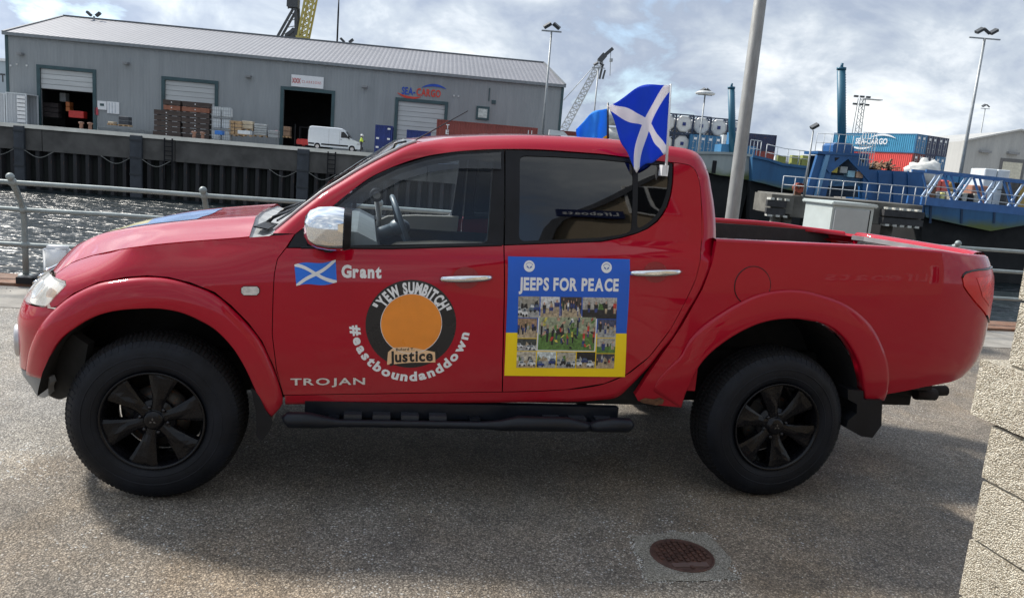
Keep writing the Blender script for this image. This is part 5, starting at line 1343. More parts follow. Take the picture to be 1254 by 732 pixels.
# lamp column beside the load bed
b = at_y(896, 268, 4.62); t_ = at_y(932.5, 0, 4.62)
lp = empty('lamp_column', (b.x, 4.62, 0), label='thick galvanised lamp column rising behind the load bed of the pickup', cat='lamp post')
bm = bmesh.new(); tube(bm, [(b.x, 4.62, 0), (b.x, 4.62, 1.0), (b.x+.0, 4.62, 7.5)], [.079, .075, .055], 20); obj('column', bm, GALV2, lp, world=True)
bm = bmesh.new(); tube(bm, [(b.x, 4.62, 7.4), (b.x, 4.9, 7.9), (b.x, 5.6, 8.1)], .035, 8); obj('bracket_arm', bm, GALV2, lp, world=True)
bm = bmesh.new(); box(bm, b.x-.14, b.x+.14, 5.5, 6.1, 8.03, 8.16); bmesh.ops.bevel(bm, geom=bm.edges[:], offset=.03, segments=2, affect='EDGES'); obj('lantern', bm, GREYP, lp, world=True)

# utility cabinet
CABM = mat('lit_green_grey_cabinet', (.44, .49, .48), .45, var=.08, scale=5, bs=.05); CABD = mat('shaded_door_grey', (.36, .385, .39), .45, var=.08, scale=5)  # case paled for its lit side, door darkened for its shaded front
uc_ = empty('utility_cabinet', (6.45, 4.95, 0), label='pale grey steel utility cabinet with a padlocked door behind the load bed', cat='cabinet')
xa = at_y(1017, 275, 4.66).x; xb = at_y(1068, 275, 4.66).x; zt = at_y(1017, 251, 4.66).z
bm = bmesh.new(); box(bm, xa, xb, 4.66, 5.24, .05, zt); bmesh.ops.bevel(bm, geom=bm.edges[:], offset=.008, segments=2, affect='EDGES'); obj('case', bm, CABM, uc_, world=True)
bm = bmesh.new(); box(bm, xa-.03, xb+.03, 4.63, 5.28, zt, zt+.045); bmesh.ops.bevel(bm, geom=bm.edges[:], offset=.012, segments=2, affect='EDGES'); obj('lid', bm, CABM, uc_, world=True)
bm = bmesh.new(); box(bm, xa+.025, xb-.07, 4.635, 4.66, .12, zt-.03); bmesh.ops.bevel(bm, geom=bm.edges[:], offset=.005, segments=1, affect='EDGES'); dd = obj('door', bm, CABD, uc_, world=True)
bm = bmesh.new(); lathe(bm, [(.03, 0), (.03, .012), (.012, .014), (.001, .014)], 20, Matrix.Translation(((xa+xb)/2-.02, 4.637, zt-.47)) @ Matrix.Rotation(PI/2, 4, 'X')); obj('lock', bm, BLACKP, dd, world=True)
bm = bmesh.new(); box(bm, xb-.065, xb-.055, 4.640, 4.662, .12, zt-.03); obj('door_gap', bm, BLACKP, uc_, world=True)

# white fitting of unknown use, leaning by the rail in front of the nose
p = at_y(68, 322, 4.95)
wf = empty('white_fitting', (p.x-.35, 5.0, .03), label='white rounded housing on a slanted black stem beside the railing, left of the bonnet', cat='fitting')
bm = bmesh.new(); q = at_y(71, 312, 5.0); box(bm, q.x-.135, q.x+.125, 4.95, 5.08, q.z-.20, q.z+.09); bmesh.ops.bevel(bm, geom=bm.edges[:], offset=.035, segments=4, affect='EDGES'); obj('housing', bm, WHITE, wf, smooth=True, world=True)
bm = bmesh.new(); a = at_z(42, 342, .03); tube(bm, [(a.x, 5.0, .05), (a.x+.22, 5.0, .13), (q.x-.02, 5.0, q.z-.16)], [.035, .05, .07], 10); obj('stem', bm, mat('blackened_metal', (.06, .065, .07), .5, var=.4, scale=12), wf, world=True)
bm = bmesh.new(); box(bm, a.x-.05, a.x+.10, 4.93, 5.07, .035, .10); obj('foot', bm, BLACKP, wf, world=True)

# ================================================================== PEBBLEDASH WALL at the right edge
BLOCK = m_block(); MORT = mat('mortar', (.42, .385, .31), .95, var=.2, scale=30, bs=.4, bscale=100)
wl_ = empty('block_wall', (2.98, -2.3, 0), label='pale rough-cast block wall end at the right edge, its courses stepping in and out', cat='wall')
zj = [.0, .105, .305, .515, .722, .912, 1.112, 1.32, 1.53, 1.74, 1.95, 2.16]
ends = [-1.365, -1.37, -1.368, -1.372, -1.365, -1.285, -1.378, -1.372, -1.36, -1.36, -1.36]
offs = [0, 0, 0, .0, .0, -.012, .006, .0, .0, 0, 0]
blk = 0
for r_ in range(len(zj)-1):
    y = ends[r_]; first = True
    while y > -3.9:
        L_ = (.30 if (r_ % 2 == 0) else .52) if first else .44
        if r_ == 5 and first: L_ = .27
        y1 = y-L_; g = .005
        bm = bmesh.new(); x0 = 2.90+offs[r_]+random.uniform(-.003, .003)
        box(bm, x0, 3.10, y1+g, y-(0 if first else 0), zj[r_]+g, zj[r_+1]-g*.6)
        ed = bm.edges[:]; bmesh.ops.subdivide_edges(bm, edges=ed, cuts=9, use_grid_fill=True)
        for v in bm.verts:
            nn = noise.noise(v.co*38)*.003+noise.noise(v.co*95)*.003
            if v.co.x < x0+.02 or v.co.y > y-.02: v.co += Vector((nn-.002, nn*.8, nn*.3))
        bmesh.ops.smooth_vert(bm, verts=bm.verts[:], factor=.25, use_axis_x=True, use_axis_y=True, use_axis_z=True)
        obj('block', bm, BLOCK, wl_, world=True); y = y1; first = False
bm = bmesh.new(); box(bm, 2.912, 3.09, -3.9, -1.385, 0, 2.15); obj('mortar_bed', bm, MORT, wl_, world=True)

# ================================================================== BUILDING beside the block wall, behind the viewpoint
HB = empty('harbour_house', (8, -8, 0), label='sandy rendered harbour house with a steep gable and small navy sign behind the viewer', cat='building')
REND = mat('sandy_render', (.33, .27, .19), .9, var=.12, scale=1.2, bs=.3); SLATE = mat('slate_roof', (.09, .095, .11), .7, var=.3, scale=4)
bm = bmesh.new(); prism(bm, [(3.3, 0), (13.3, 0), (13.3, 4.8), (8.3, 11.2), (3.3, 4.8)], -8, -20); bmesh.ops.recalc_face_normals(bm, faces=bm.faces[:]); obj('wall', bm, REND, HB, world=True)
for sx in (1, -1):
    bm = bmesh.new(); prism(bm, [(8.3, 11.25), (8.3, 11.45), (8.3-sx*5.2, 4.75), (8.3-sx*5.1, 4.6)], -7.9, -20.3); bmesh.ops.recalc_face_normals(bm, faces=bm.faces[:]); obj('roof', bm, SLATE, HB, world=True)
WF = mat('white_window_frame', (.7, .7, .68), .5)
for x, z in ((4.6, 1.1), (11.5, 1.1), (5.6, 6.1)):
    w = nbox('window', x-.45, x+.45, -8.0, -7.94, z, z+1.5, WF, HB, world=True)
    for dx in (-.22, .22): nbox('pane', x+dx-.18, x+dx+.18, -7.94, -7.925, z+.08, z+1.42, GLOSSB, w, world=True)
sg = nbox('sign_board', 3.8, 5.0, -7.95, -7.88, 5.75, 6.15, mat('navy_sign', (.01, .02, .09), .4), HB, world=True)
bm = bmesh.new(); text_line(bm, 'Lifeboats', lambda x, y: Vector((4.9-x, -7.87, 5.86+y)), 1.0, .18, .02); obj('sign_lettering', bm, WHITE, sg, world=True)
bm = bmesh.new(); text_line(bm, 'Lifeboats', lambda x, y: Vector((10.9-x, -7.97, 1.35+y)), 2.6, .45, .02); obj('wall_lettering', bm, mat('faded_lettering', (.5, .48, .42), .8), HB, world=True)

# ================================================================== FAR QUAY WITH THE LONG WAREHOUSE
ZQ = 1.42
DL = 82.0
zl = V(10, 40, DL).z; DRt = DL; 
for _ in range(30): DRt *= (zl-CAM.z)/(V(685.5, 104, DRt).z-CAM.z)
WA = V(10, 148, DL); WB = V(685.5, 160, DRt); WA.z = WB.z = ZQ
WU = (WB-WA).normalized(); WANG = math.atan2(WU.y, WU.x); WN_ = Vector((WU.y, -WU.x, 0)); WLEN = (WB-WA).length
def onw(px, py, off=0.0):
    """point of the far quay (off metres in front of the warehouse) seen at px,py -> local x, height above the quay"""
    d = ray(px, py); o = WA+WN_*off; t = (o-CAM).dot(WN_)/d.dot(WN_); p = CAM+d*t
    return ((p-WA).dot(WU), p.z-ZQ)
def wroot(name, x, off, label, cat, group=None, z=0.0):
    p = WA+WU*x+WN_*off; return empty(name, (p.x, p.y, ZQ+z), WANG, label, cat, group)
EAVE = zl-ZQ
CLAD = m_stripe('grey_cladding', (.285, .305, .315), (.23, .25, .26), .33, 0, .6, .012)
ROOFM = m_stripe('roof_sheet', (.185, .185, .20), (.15, .15, .165), .5, 0, .5, .02)
TRIM = mat('dark_teal_trim', (.035, .075, .085), .5, var=.2, scale=1)
SHUT = mat('pale_shutter', (.48, .50, .50), .5, var=.12, scale=.8, stretch=(.3, .3, 3))
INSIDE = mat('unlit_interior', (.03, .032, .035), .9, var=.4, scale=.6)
YARD = mat('yard_concrete', (.28, .27, .25), .85, var=.25, scale=.3)
wh = empty('warehouse', (WA.x, WA.y, ZQ), WANG, 'long grey profiled metal warehouse with roller doors on the far quay', 'warehouse')
doors = []
def rect(px0, py0, px1, py1, off=0.0):
    xm, ym = (px0+px1)/2, (py0+py1)/2
    x0 = onw(px0, ym, off)[0]; x1 = onw(px1, ym, off)[0]; z1 = onw(xm, py0, off)[1]; z0 = onw(xm, py1, off)[1]; return x0, x1, z0, z1
DOORS = [rect(50, 86.5, 114, 145), rect(202, 100.5, 263, 160), rect(347, 112.5, 405.5, 169), rect(486.5, 126, 543.5, 178)]
DOORS = [(a, b, 0, d) for a, b, c, d in DOORS]
# front wall around the openings, 0.25 thick
bm = bmesh.new(); xs = 0
for a, b, c, d in DOORS:
    box(bm, xs, a, 0, .25, 0, EAVE); box(bm, a, b, 0, .25, d, EAVE); xs = b
box(bm, xs, WLEN, 0, .25, 0, EAVE)
DEP = 30.0; RZ = None
ridge_off = -14.0
xr0, zr0 = onw(78, 19, ridge_off); xr1, zr1 = onw(666, 78, ridge_off); zr = (zr0+zr1)/2
for x in (0, WLEN-.25): box(bm, x, x+.25, .25, DEP, 0, EAVE)
box(bm, 0, WLEN, DEP-.25, DEP, 0, EAVE)
obj('wall', bm, CLAD, wh)
bm = bmesh.new()
c4 = [(-.15, -.3, EAVE), (WLEN+.15, -.3, EAVE), (xr1, -ridge_off, zr), (xr0, -ridge_off, zr), (-.15, DEP+.2, EAVE), (WLEN+.15, DEP+.2, EAVE)]
vv = [bm.verts.new(p) for p in c4]; bm.faces.new((vv[0], vv[1], vv[2], vv[3])); bm.faces.new((vv[3], vv[2], vv[5], vv[4])); bm.faces.new((vv[0], vv[3], vv[4])); bm.faces.new((vv[1], vv[5], vv[2])); 
obj('roof', bm, ROOFM, wh)
bm = bmesh.new(); box(bm, -.2, WLEN+.2, -.34, -.14, EAVE-.28, EAVE+.03); obj('gutter', bm, mat('gutter_grey', (.20, .22, .235), .5), wh)
for x in (-.06, WLEN-.22): nbox('corner_flashing', x, x+.28, -.06, .0, 0, EAVE-.28, TRIM, wh)
bm = bmesh.new(); bar(bm, (xr0, -ridge_off, zr+.05), (xr1, -ridge_off, zr+.05), .4, .16); bar(bm, (WLEN+.1, -.3, EAVE+.05), (xr1, -ridge_off, zr+.05), .25, .12); bar(bm, (-.1, -.3, EAVE+.05), (xr0, -ridge_off, zr+.05), .25, .12); obj('ridge_capping', bm, mat('ridge_dark', (.13, .14, .15), .6), wh)
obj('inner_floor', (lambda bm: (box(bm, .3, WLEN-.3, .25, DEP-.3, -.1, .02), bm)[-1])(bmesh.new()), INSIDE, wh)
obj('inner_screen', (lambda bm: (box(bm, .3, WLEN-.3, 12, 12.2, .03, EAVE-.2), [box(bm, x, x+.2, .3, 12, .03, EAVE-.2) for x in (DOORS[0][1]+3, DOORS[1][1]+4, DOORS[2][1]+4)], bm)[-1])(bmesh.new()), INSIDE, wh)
SHT = [rect(50, 86.5, 114, 111)[2], 0, None, 0]
for k, (a, b, c, d) in enumerate(DOORS):
    bm = bmesh.new(); w = .34
    box(bm, a-w, a, -.12, .14, 0, d+w); box(bm, b, b+w, -.12, .14, 0, d+w); box(bm, a, b, -.12, .14, d, d+w); fr = obj('door_frame', bm, TRIM, wh)
    if SHT[k] is None: continue
    z = max(SHT[k], .05); h = .52; z1 = d
    while z1 > z+.1:
        z0 = max(z, z1-h); bm = bmesh.new(); box(bm, a+.01, b-.01, .10, .16, z0+.03, z1-.02); obj('shutter_slat', bm, SHUT, fr); z1 = z0
    bm = bmesh.new(); box(bm, a+.02, b-.02, .13, .15, z, d); obj('shutter_backing', bm, mat('shutter_shadow', (.22, .23, .23), .6), fr)
# small fittings on the facade
def wbox(name, px0, py0, px1, py1, mt, t=.12, off=0.0, parent=wh):
    x0, x1, z0, z1 = rect(px0, py0, px1, py1); bm = bmesh.new(); box(bm, x0, x1, -off-t, -off-.002, z0, z1); return obj(name, bm, mt, parent)
for x, y in ((27, 66.5), (156, 78), (305, 94), (447, 106.5)):
    a = wbox('wall_light', x-3, y-1.2, x+3, y+1.6, GREYP, .7)
for x, y in ((13.5, 80.5), (21, 79), (33, 80.5), (556, 117.5), (561.5, 118)): wbox('vent_cap', x-1, y-1, x+1, y+1, mat('pale_cap', (.55, .56, .56), .5), .1)
nb = wbox('notice_board', 120, 124, 131, 134.5, WHITE); wbox('notice_marks', 123, 127, 128, 130, TRIM, .02, .12, nb); nb = wbox('notice_board', 131.8, 125, 146.3, 139.5, WHITE)
for k in range(3): wbox('notice_bar', 134+k*3.6, 126, 134.8+k*3.6, 139, mat('notice_line', (.45, .5, .55), .5), .02, .12, nb)
wbox('warning_notice', 116.5, 132, 120.5, 141, mat('warning_red', (.5, .06, .08), .5)); wbox('switch_box', 41, 126, 45.5, 129.5, WHITE)
w_ = wbox('window', 583, 130.5, 599, 147, TRIM, .15); wbox('pane', 585.5, 133.5, 596.5, 144.5, mat('pale_blind', (.50, .55, .52), .3, var=.3, scale=3), .03, .15, w_)
wbox('junction_box', 602, 123, 607, 127.5, TRIM); wbox('rain_pipe', 598.6, 108, 599.6, 124, TRIM, .1)
# low plinth rail along the base of the wall
for a, b in ((DOORS[0][1]+.6, DOORS[1][0]-.5), (DOORS[2][1]+1.0, DOORS[3][0]-.5)):
    bm = bmesh.new(); box(bm, a, b, -.45, -.33, .45, .55)
    for k in range(5): x = a+(b-a)*k/4; box(bm, x-.06, x+.06, -.43, -.35, 0, .5)
    obj('crash_rail', bm, mat('pale_rail', (.26, .28, .28), .5), wh)
# signs
x0, x1, z0, z1 = rect(357, 93.2, 396.5, 107.5); sgn = empty('warehouse_sign', tuple(WA+WU*x0+Vector((0, 0, z0))), WANG, 'white sign with red lettering above the open dark doorway', 'sign')
bm = bmesh.new(); box(bm, 0, x1-x0, -.16, -.05, 0, z1-z0); obj('board', bm, WHITE, sgn)
RL = mat('sign_red', (.55, .06, .07), .5); W_ = x1-x0; H_ = z1-z0
bm = bmesh.new(); text_line(bm, 'CLARKSONS', lambda x, y: Vector((W_*.33+x, -.17, H_*.36+y)), W_*.60, H_*.22, .0, .28); obj('lettering', bm, RL, sgn)
bm = bmesh.new()
for k in range(3):
    cx_ = W_*(.075+.085*k); 
    for s_ in (1, -1): bar(bm, (cx_-W_*.035, -.168, H_*(.5-s_*.22)), (cx_+W_*.035, -.168, H_*(.5+s_*.22)), .004, .10)
    bar(bm, (cx_-W_*.04, -.168, H_*.28), (cx_-W_*.04, -.168, H_*.72), .004, .09)
obj('logo', bm, mat('sign_red_pale', (.62, .25, .25), .5), sgn)
x0, z0 = onw(492, 113.5); x1, z1 = onw(539.5, 118.5); ss = empty('wall_lettering_sign', tuple(WA+WU*x0+Vector((0, 0, z0))), WANG, 'blue and red shipping company name with two swooshes on the warehouse wall', 'sign')
H_ = .74; W_ = x1-x0; BLs = mat('sign_blue', (.015, .07, .42), .5); RDs = mat('sign_orange_red', (.62, .05, .03), .5)
bm = bmesh.new(); text_line(bm, 'SEA-', lambda x, y: Vector((x, -.06, y-.15)), W_*.345, H_, .03, .05); obj('blue_letters', bm, BLs, ss)
bm = bmesh.new(); text_line(bm, 'CARGO', lambda x, y: Vector((W_*.375+x, -.06, y-.15)), W_*.625, H_, .03, .05); obj('red_letters', bm, RDs, ss)
def swoosh(a, b, sag, th, y=-.07, mp=None):
    bm = bmesh.new(); n = 20; R_ = []
    for i in range(n+1):
        u = i/n; p = Vector((a[0]+(b[0]-a[0])*u, y, a[1]+(b[1]-a[1])*u+sag*4*u*(1-u))); w = th*math.sin(PI*u)**.7+.01
        R_.append((bm.verts.new(p+Vector((0, 0, w/2))), bm.verts.new(p-Vector((0, 0, w/2)))))
    for i in range(n): bm.faces.new((R_[i][1], R_[i+1][1], R_[i+1][0], R_[i][0]))
    if mp:
        for v in bm.verts: v.co = mp(v.co)
    return bm
obj('swoosh', swoosh((-.5, -.05), (W_*.50, -.28), -.30, .26), RDs, ss); obj('swoosh', swoosh((W_*.50, H_*.95), (W_*1.14, H_*1.05), .34, .28), BLs, ss)

# --- quay wall
QOFF = 10.0
CAPM = mat('lit_coping', (.80, .77, .68), .8, var=.15, scale=.5); BEAM = mat('quay_concrete_beam', (.092, .088, .082), .85, var=.4, scale=.45, bs=.4, bscale=3)  # coping paled, the light on the quay edge put into its colour
PILE = mat('tarred_sheet_pile', (.026, .026, .028), .8, var=.5, scale=.5, stretch=(1, 1, .25), rust=.18); PILED = mat('dark_sheet_pile', (.008, .010, .009), .85, var=.5, scale=.5, stretch=(1, 1, .25))  # set-back piles and the wall backing get the darker tone
qx0 = onw(-60, 150, QOFF)[0]; qx1 = 130.0
def qroot(name, label=None, cat=None, kind=None):
    p = WA+WN_*QOFF; o = empty(name, (p.x, p.y, ZQ), WANG, label, cat)
    return o
yd = bmesh.new(); box(yd, qx0-100, qx1+20, -QOFF+.1, 500, -.25, -.005); o = obj('far_quay_yard', yd, YARD); o.location = (WA.x, WA.y, ZQ); o.rotation_euler = (0, 0, WANG); tag(o, kind='structure')
qw = qroot('far_quay_wall', 'dark harbour wall of sheet piles under a concrete beam and pale coping', 'quay wall')
bm = bmesh.new(); box(bm, qx0-100, qx1, -.30, .45, -.24, .12); obj('coping', bm, CAPM, qw)
xx = qx0-100
while xx < qx1:
    bm = bmesh.new(); box(bm, xx+.03, xx+11.97, -.12, 1.2, -2.25, -.22); obj('concrete_beam', bm, BEAM, qw); xx += 12
HB_ = ZQ-WATERZ+.8
pitch = .56; xx = onw(-20, 200, QOFF)[0]; k = 0; xe = onw(560, 200, QOFF)[0]
pm = [None, None]
while xx < xe:
    for j in (0, 1):
        if pm[j] is None:
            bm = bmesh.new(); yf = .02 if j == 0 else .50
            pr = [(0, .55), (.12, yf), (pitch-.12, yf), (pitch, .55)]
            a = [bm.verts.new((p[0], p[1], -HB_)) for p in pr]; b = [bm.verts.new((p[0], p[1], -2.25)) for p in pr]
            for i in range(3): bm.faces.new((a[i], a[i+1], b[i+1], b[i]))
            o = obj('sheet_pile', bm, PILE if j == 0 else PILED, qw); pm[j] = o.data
        else:
            o = bpy.data.objects.new('sheet_pile', pm[j]); COL.objects.link(o); o.parent = qw
        o.location = (xx, 0, 0); xx += pitch
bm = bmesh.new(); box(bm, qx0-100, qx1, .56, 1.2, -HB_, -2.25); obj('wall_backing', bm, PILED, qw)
FEND = mat('fender_panel', (.045, .052, .062), .7, var=.3, scale=.8)
for i, (a, b) in enumerate(((18.5, 31), (160, 174.5), (364.5, 379))):
    xa_ = onw(a, 190, QOFF+.3)[0]; xb_ = onw(b, 190, QOFF+.3)[0]
    lb = ['steel fender panel on the far quay wall, leftmost of the three', 'steel fender panel on the far quay wall below the stacked timber baulks side', 'steel fender panel on the far quay wall beneath the white van'][i]
    fp = wroot('fender_panel', (xa_+xb_)/2, QOFF+.3, lb, 'fender', 'fender panels on the far quay wall'); w = (xb_-xa_)/2
    bm = bmesh.new(); box(bm, -w, w, -.25, .15, -6.2, -.05); bmesh.ops.bevel(bm, geom=bm.edges[:], offset=.05, segments=1, affect='EDGES'); obj('panel', bm, FEND, fp)
    bm = bmesh.new()
    for z in (-.6, -2.2, -3.8, -5.4): box(bm, -w-.03, w+.03, -.30, -.26, z, z+.16)
    obj('panel_rib', bm, mat('fender_rib', (.035, .04, .045), .7), fp)
    for s_ in (-1, 1):
        bm = bmesh.new(); pts = [(s_*w+s_*2.6*u, -.2, -2.25-.6*math.sin(PI*u)**1.2) for u in [j/10 for j in range(11)]]; tube(bm, pts, .035, 5); obj('chain', bm, mat('bleached_chain', (.19, .19, .175), .7), fp)
for i, a in enumerate((206.5, 407)):
    xa_ = onw(a, 175, QOFF+.3)[0]; ld = wroot('quay_ladder', xa_, QOFF+.3, ['dark ladder down the far quay wall below the timber stack', 'dark ladder down the far quay wall below the white van'][i], 'ladder', 'ladders on the far quay wall')
    for s_ in (-.22, .22): bm = bmesh.new(); box(bm, s_*1.6-.05, s_*1.6+.05, -.12, -.02, -2.6 if i else -4, -.1); obj('stile', bm, BLACKP, ld)
    for r_ in range(6 if not i else 5): bm = bmesh.new(); box(bm, -.35, .35, -.12, -.05, -.5-r_*.42, -.42-r_*.42); obj('rung', bm, BLACKP, ld)
BOL = mat('brown_bollard', (.20, .11, .08), .7, var=.3, scale=3)
for i, (a, y_) in enumerate(((105, 152), (243, 163))):
    xa_ = onw(a, y_, QOFF-.8)[0]; bo = wroot('bollard_pair', xa_, QOFF-.8, ['brown twin mooring bollard at the quay edge below the open left doorway', 'brown twin mooring bollard at the quay edge below the timber stack'][i], 'bollard', 'mooring bollards on the far quay')
    for s_ in (-.4, .4): bm = bmesh.new(); lathe(bm, [(.2, 0), (.16, .1), (.15, .55), (.24, .62), (.24, .74), (.001, .78)], 12, Matrix.Translation((s_, 0, 0))); obj('post', bm, BOL, bo)
    nbox('base', -.75, .75, -.3, .3, 0, .08, BOL, bo)

# ---------------- goods on the far quay
def local_rect(px0, py0, px1, py1, off): return rect(px0, py0, px1, py1, off)
DKB = mat('dark_timber', (.06, .045, .04), .8, var=.35, scale=1.5, stretch=(.4, 1, 3)); REDT = mat('reddish_timber', (.22, .09, .055), .75, var=.3, scale=2)
x0, x1, z0, z1 = rect(190, 124, 260, 162, 5.0); hgt = z1; h = hgt/7
for r_ in range(7):
    for c in range(2):
        w = (x1-x0)/2; xa_ = x0+c*w+(.9 if r_ >= 5 else 0)*(1 if c == 0 else 0); 
        red = (r_ == 5); lb = ('reddish' if red else 'dark brown')+' bundled timber stack on the far quay, '+['left pile', 'right pile'][c]+', '+['bottom row', 'second row', 'third row', 'fourth row', 'fifth row', 'sixth row', 'top row'][r_]
        p = WA+WU*(xa_)+WN_*5.0; bu = empty('timber_bundle', (p.x, p.y, ZQ+h*r_), WANG, lb, 'timber bundle', 'timber bundles stacked by the warehouse')
        ww = x0+(c+1)*w-xa_-.08; bm = bmesh.new()
        for k in range(3): box(bm, random.uniform(-.1, .1), ww-random.uniform(0, .12), -.55+k*.37, -.20+k*.37, .05, h-.015)
        obj('planks', bm, REDT if red else DKB, bu)
        for k in (.12, .5, .85): nbox('bearer', ww*k, ww*k+.12, -.5, .5, 0, .05, BLACKP, bu)
        nbox('end_tag', ww*.45, ww*.45+.10, -.57, -.56, h*.45, h*.45+.10, WHITE, bu)
# white bulk tanks
IBC = mat('white_tank_plastic', (.58, .62, .64), .5, var=.12, scale=2); IBM = mat('cage_grey', (.25, .27, .28), .5)
x0, x1, z0, z1 = rect(261, 131, 284.5, 162, 5.0)
def ibc(root_name, p, rz, w, hh, label, group, mt=IBC):
    o = empty(root_name, p, rz, label, 'bulk tank', group)
    bm = bmesh.new(); box(bm, .04, w-.04, -.5, .5, .16, hh-.05); bmesh.ops.bevel(bm, geom=bm.edges[:], offset=.07, segments=2, affect='EDGES'); obj('tank', bm, mt, o)
    bm = bmesh.new(); box(bm, 0, w, -.52, .52, 0, .13)
    for k in range(5): x = w*k/4; box(bm, x-.015, x+.015, -.54, -.52, .13, hh-.03)
    for z in (.35, .65, .92): box(bm, 0, w, -.545, -.53, hh*z-.012, hh*z+.012)
    obj('cage', bm, IBM, o); return o
for r_ in range(3):
    for c in range(2):
        w = (x1-x0)/2; p = WA+WU*(x0+c*w)+WN_*5.0; hh = z1/3
        ibc('bulk_tank', (p.x, p.y, ZQ+hh*r_), WANG, w-.05, hh, 'white caged bulk tank beside the timber stack, '+['left', 'right'][c]+' column, '+['bottom', 'middle', 'top'][r_]+' of three', 'white bulk tanks stacked beside the timber')
# pallets and loads
PALW = mat('pallet_wood', (.42, .28, .15), .8, var=.3, scale=3); PBOX = mat('pale_ply', (.50, .42, .30), .7, var=.15, scale=2); BLT = mat('blue_plastic', (.03, .16, .50), .5)
def pallet_load(name, label, cat, px0, py0, px1, py1, off, top, mt, rows=1, group=None, pal=True, cols=1):
    x0, x1, z0, z1 = rect(px0, py0, px1, py1, off); z0 = max(z0, 0) if z0 > .35 else 0
    p = WA+WU*x0+WN_*off; o = empty(name, (p.x, p.y, ZQ+z0), WANG, label, cat, group); W = x1-x0; H = z1-z0
    if pal:
        bm = bmesh.new(); box(bm, 0, W, -.5, .5, .11, .15)
        for k in range(3): box(bm, W*k/2-.0 if k == 0 else W*k/2-.08, W*k/2+.08 if k < 2 else W, -.5, .5, 0, .11)
        obj('pallet', bm, PALW, o)
    b0 = .16 if pal else 0
    for r_ in range(rows):
        for c in range(cols):
            bm = bmesh.new(); z_ = b0+(H-b0)*r_/rows; zz1 = b0+(H-b0)*(r_+1)/rows; box(bm, W*c/cols+.03, W*(c+1)/cols-.03, -.46, .46, z_+.02, zz1-.02); bmesh.ops.bevel(bm, geom=bm.edges[:], offset=.03, segments=1, affect='EDGES'); obj(top, bm, mt, o)
    return o
pallet_load('pallet_stack', 'low stack of orange wooden pallets right of the white tanks', 'pallets', 280.5, 148, 297, 167, 5, 'crate', PALW, 4, cols=2)
pallet_load('plywood_box', 'pale plywood box on a pallet right of the orange pallets', 'box', 297.5, 148.5, 311, 160, 4.6, 'box_panel', PBOX, 2)
pallet_load('wrapped_load', 'white wrapped load below the pale plywood box', 'load', 292, 160, 308, 167, 6, 'wrapped_bale', IBC, 1)
pallet_load('blue_bundle', 'small blue plastic bundle on the ground before the white tanks', 'bundle', 264, 160, 274, 165.5, 6.5, 'bundle', BLT, 1, pal=False)
pallet_load('stacked_trays', 'grey stacked metal trays right of the plywood box', 'trays', 312, 152, 328, 168, 4.5, 'tray', mat('tray_metal', (.36, .38, .38), .5), 5)
pallet_load('steel_rack', 'low grey steel rack between the trays and the open doorway', 'rack', 329, 160, 342, 169, 5, 'rack_shelf', IBM, 2, pal=False)
pallet_load('brown_sacks', 'tall brown sack load at the left side of the open doorway', 'sacks', 347.5, 155, 356.5, 169, 4, 'sack', mat('brown_sack', (.22, .14, .09), .85), 2)
pallet_load('loose_pallet', 'pale pallet lying left of the black seat on the far quay', 'pallet', 134, 149, 141.5, 153.5, 5.5, 'plank', PBOX, 1)
pallet_load('equipment_box', 'dark equipment box with a white top before the grey wall', 'box', 147, 143, 160, 155, 5, 'case_layer', mat('dark_case', (.04, .045, .055), .6), 2)
# red hand truck, sign post
x0, x1, z0, z1 = rect(364, 158, 376, 168, 4.0); p = WA+WU*x0+WN_*4.0
o = empty('red_forklift', (p.x, p.y, ZQ), WANG, 'small red forklift half hidden behind the white van', 'forklift'); REDM = mat('machine_red', (.50, .03, .025), .4)
bm = bmesh.new(); box(bm, 0, 1.5, -.5, .5, .25, .95); bmesh.ops.bevel(bm, geom=bm.edges[:], offset=.12, segments=2, affect='EDGES'); obj('body', bm, REDM, o); bm = bmesh.new(); box(bm, .3, .38, -.45, .45, .9, 2.1); box(bm, 1.2, 1.28, -.45, .45, .9, 2.1); box(bm, .3, 1.28, -.45, .45, 2.1, 2.16); box(bm, -.2, -.1, -.4, -.3, .05, 2.4); obj('mast', bm, BLACKP, o)
for x in (.3, 1.2): bm = bmesh.new(); lathe(bm, [(.001, 0), (.26, .02), (.28, .1), (.28, .9), (.001, .95)], 14, Matrix.Translation((x, .47, .28)) @ Matrix.Rotation(PI/2, 4, 'X')); obj('wheel', bm, RUBBER, o)
x_, z_ = onw(338.5, 166, 3.5); o = wroot('warning_post', x_, 3.5, 'thin post with a red and white round sign left of the open doorway', 'sign'); nbox('post', -.04, .04, -.04, .04, 0, 1.5, GALV, o); bm = bmesh.new(); lathe(bm, [(.001, .03), (.28, .03), (.28, 0)], 20, Matrix.Translation((0, -.05, 1.35)) @ Matrix.Rotation(PI/2, 4, 'X')); obj('sign_disc', bm, mat('faded_red_sign', (.5, .25, .26), .5), o)
# things in the left doorway
pallet_load('debris_heap', 'heap of dark scrap inside the half-open left doorway', 'scrap heap', 54, 126, 74, 144, 0-2.5, 'scrap_layer', mat('scrap_metal', (.06, .05, .05), .8, var=.6, scale=6), 3, pal=False)
pallet_load('pale_crate', 'pale crate seen inside the half-open left doorway', 'crate', 75, 114, 83, 125, -4, 'crate_panel', IBC, 1, pal=False)
pallet_load('orange_barrel_stack', 'orange barrel stack inside the half-open left doorway', 'barrels', 82.5, 125, 88, 137, -2, 'barrel', mat('orange_plastic', (.50, .16, .05), .5), 2, pal=False)
pallet_load('red_pallet_truck', 'red pallet truck just inside the half-open left doorway', 'pallet truck', 86, 136, 105, 145, -.5, 'chassis', REDM, 1, pal=False)

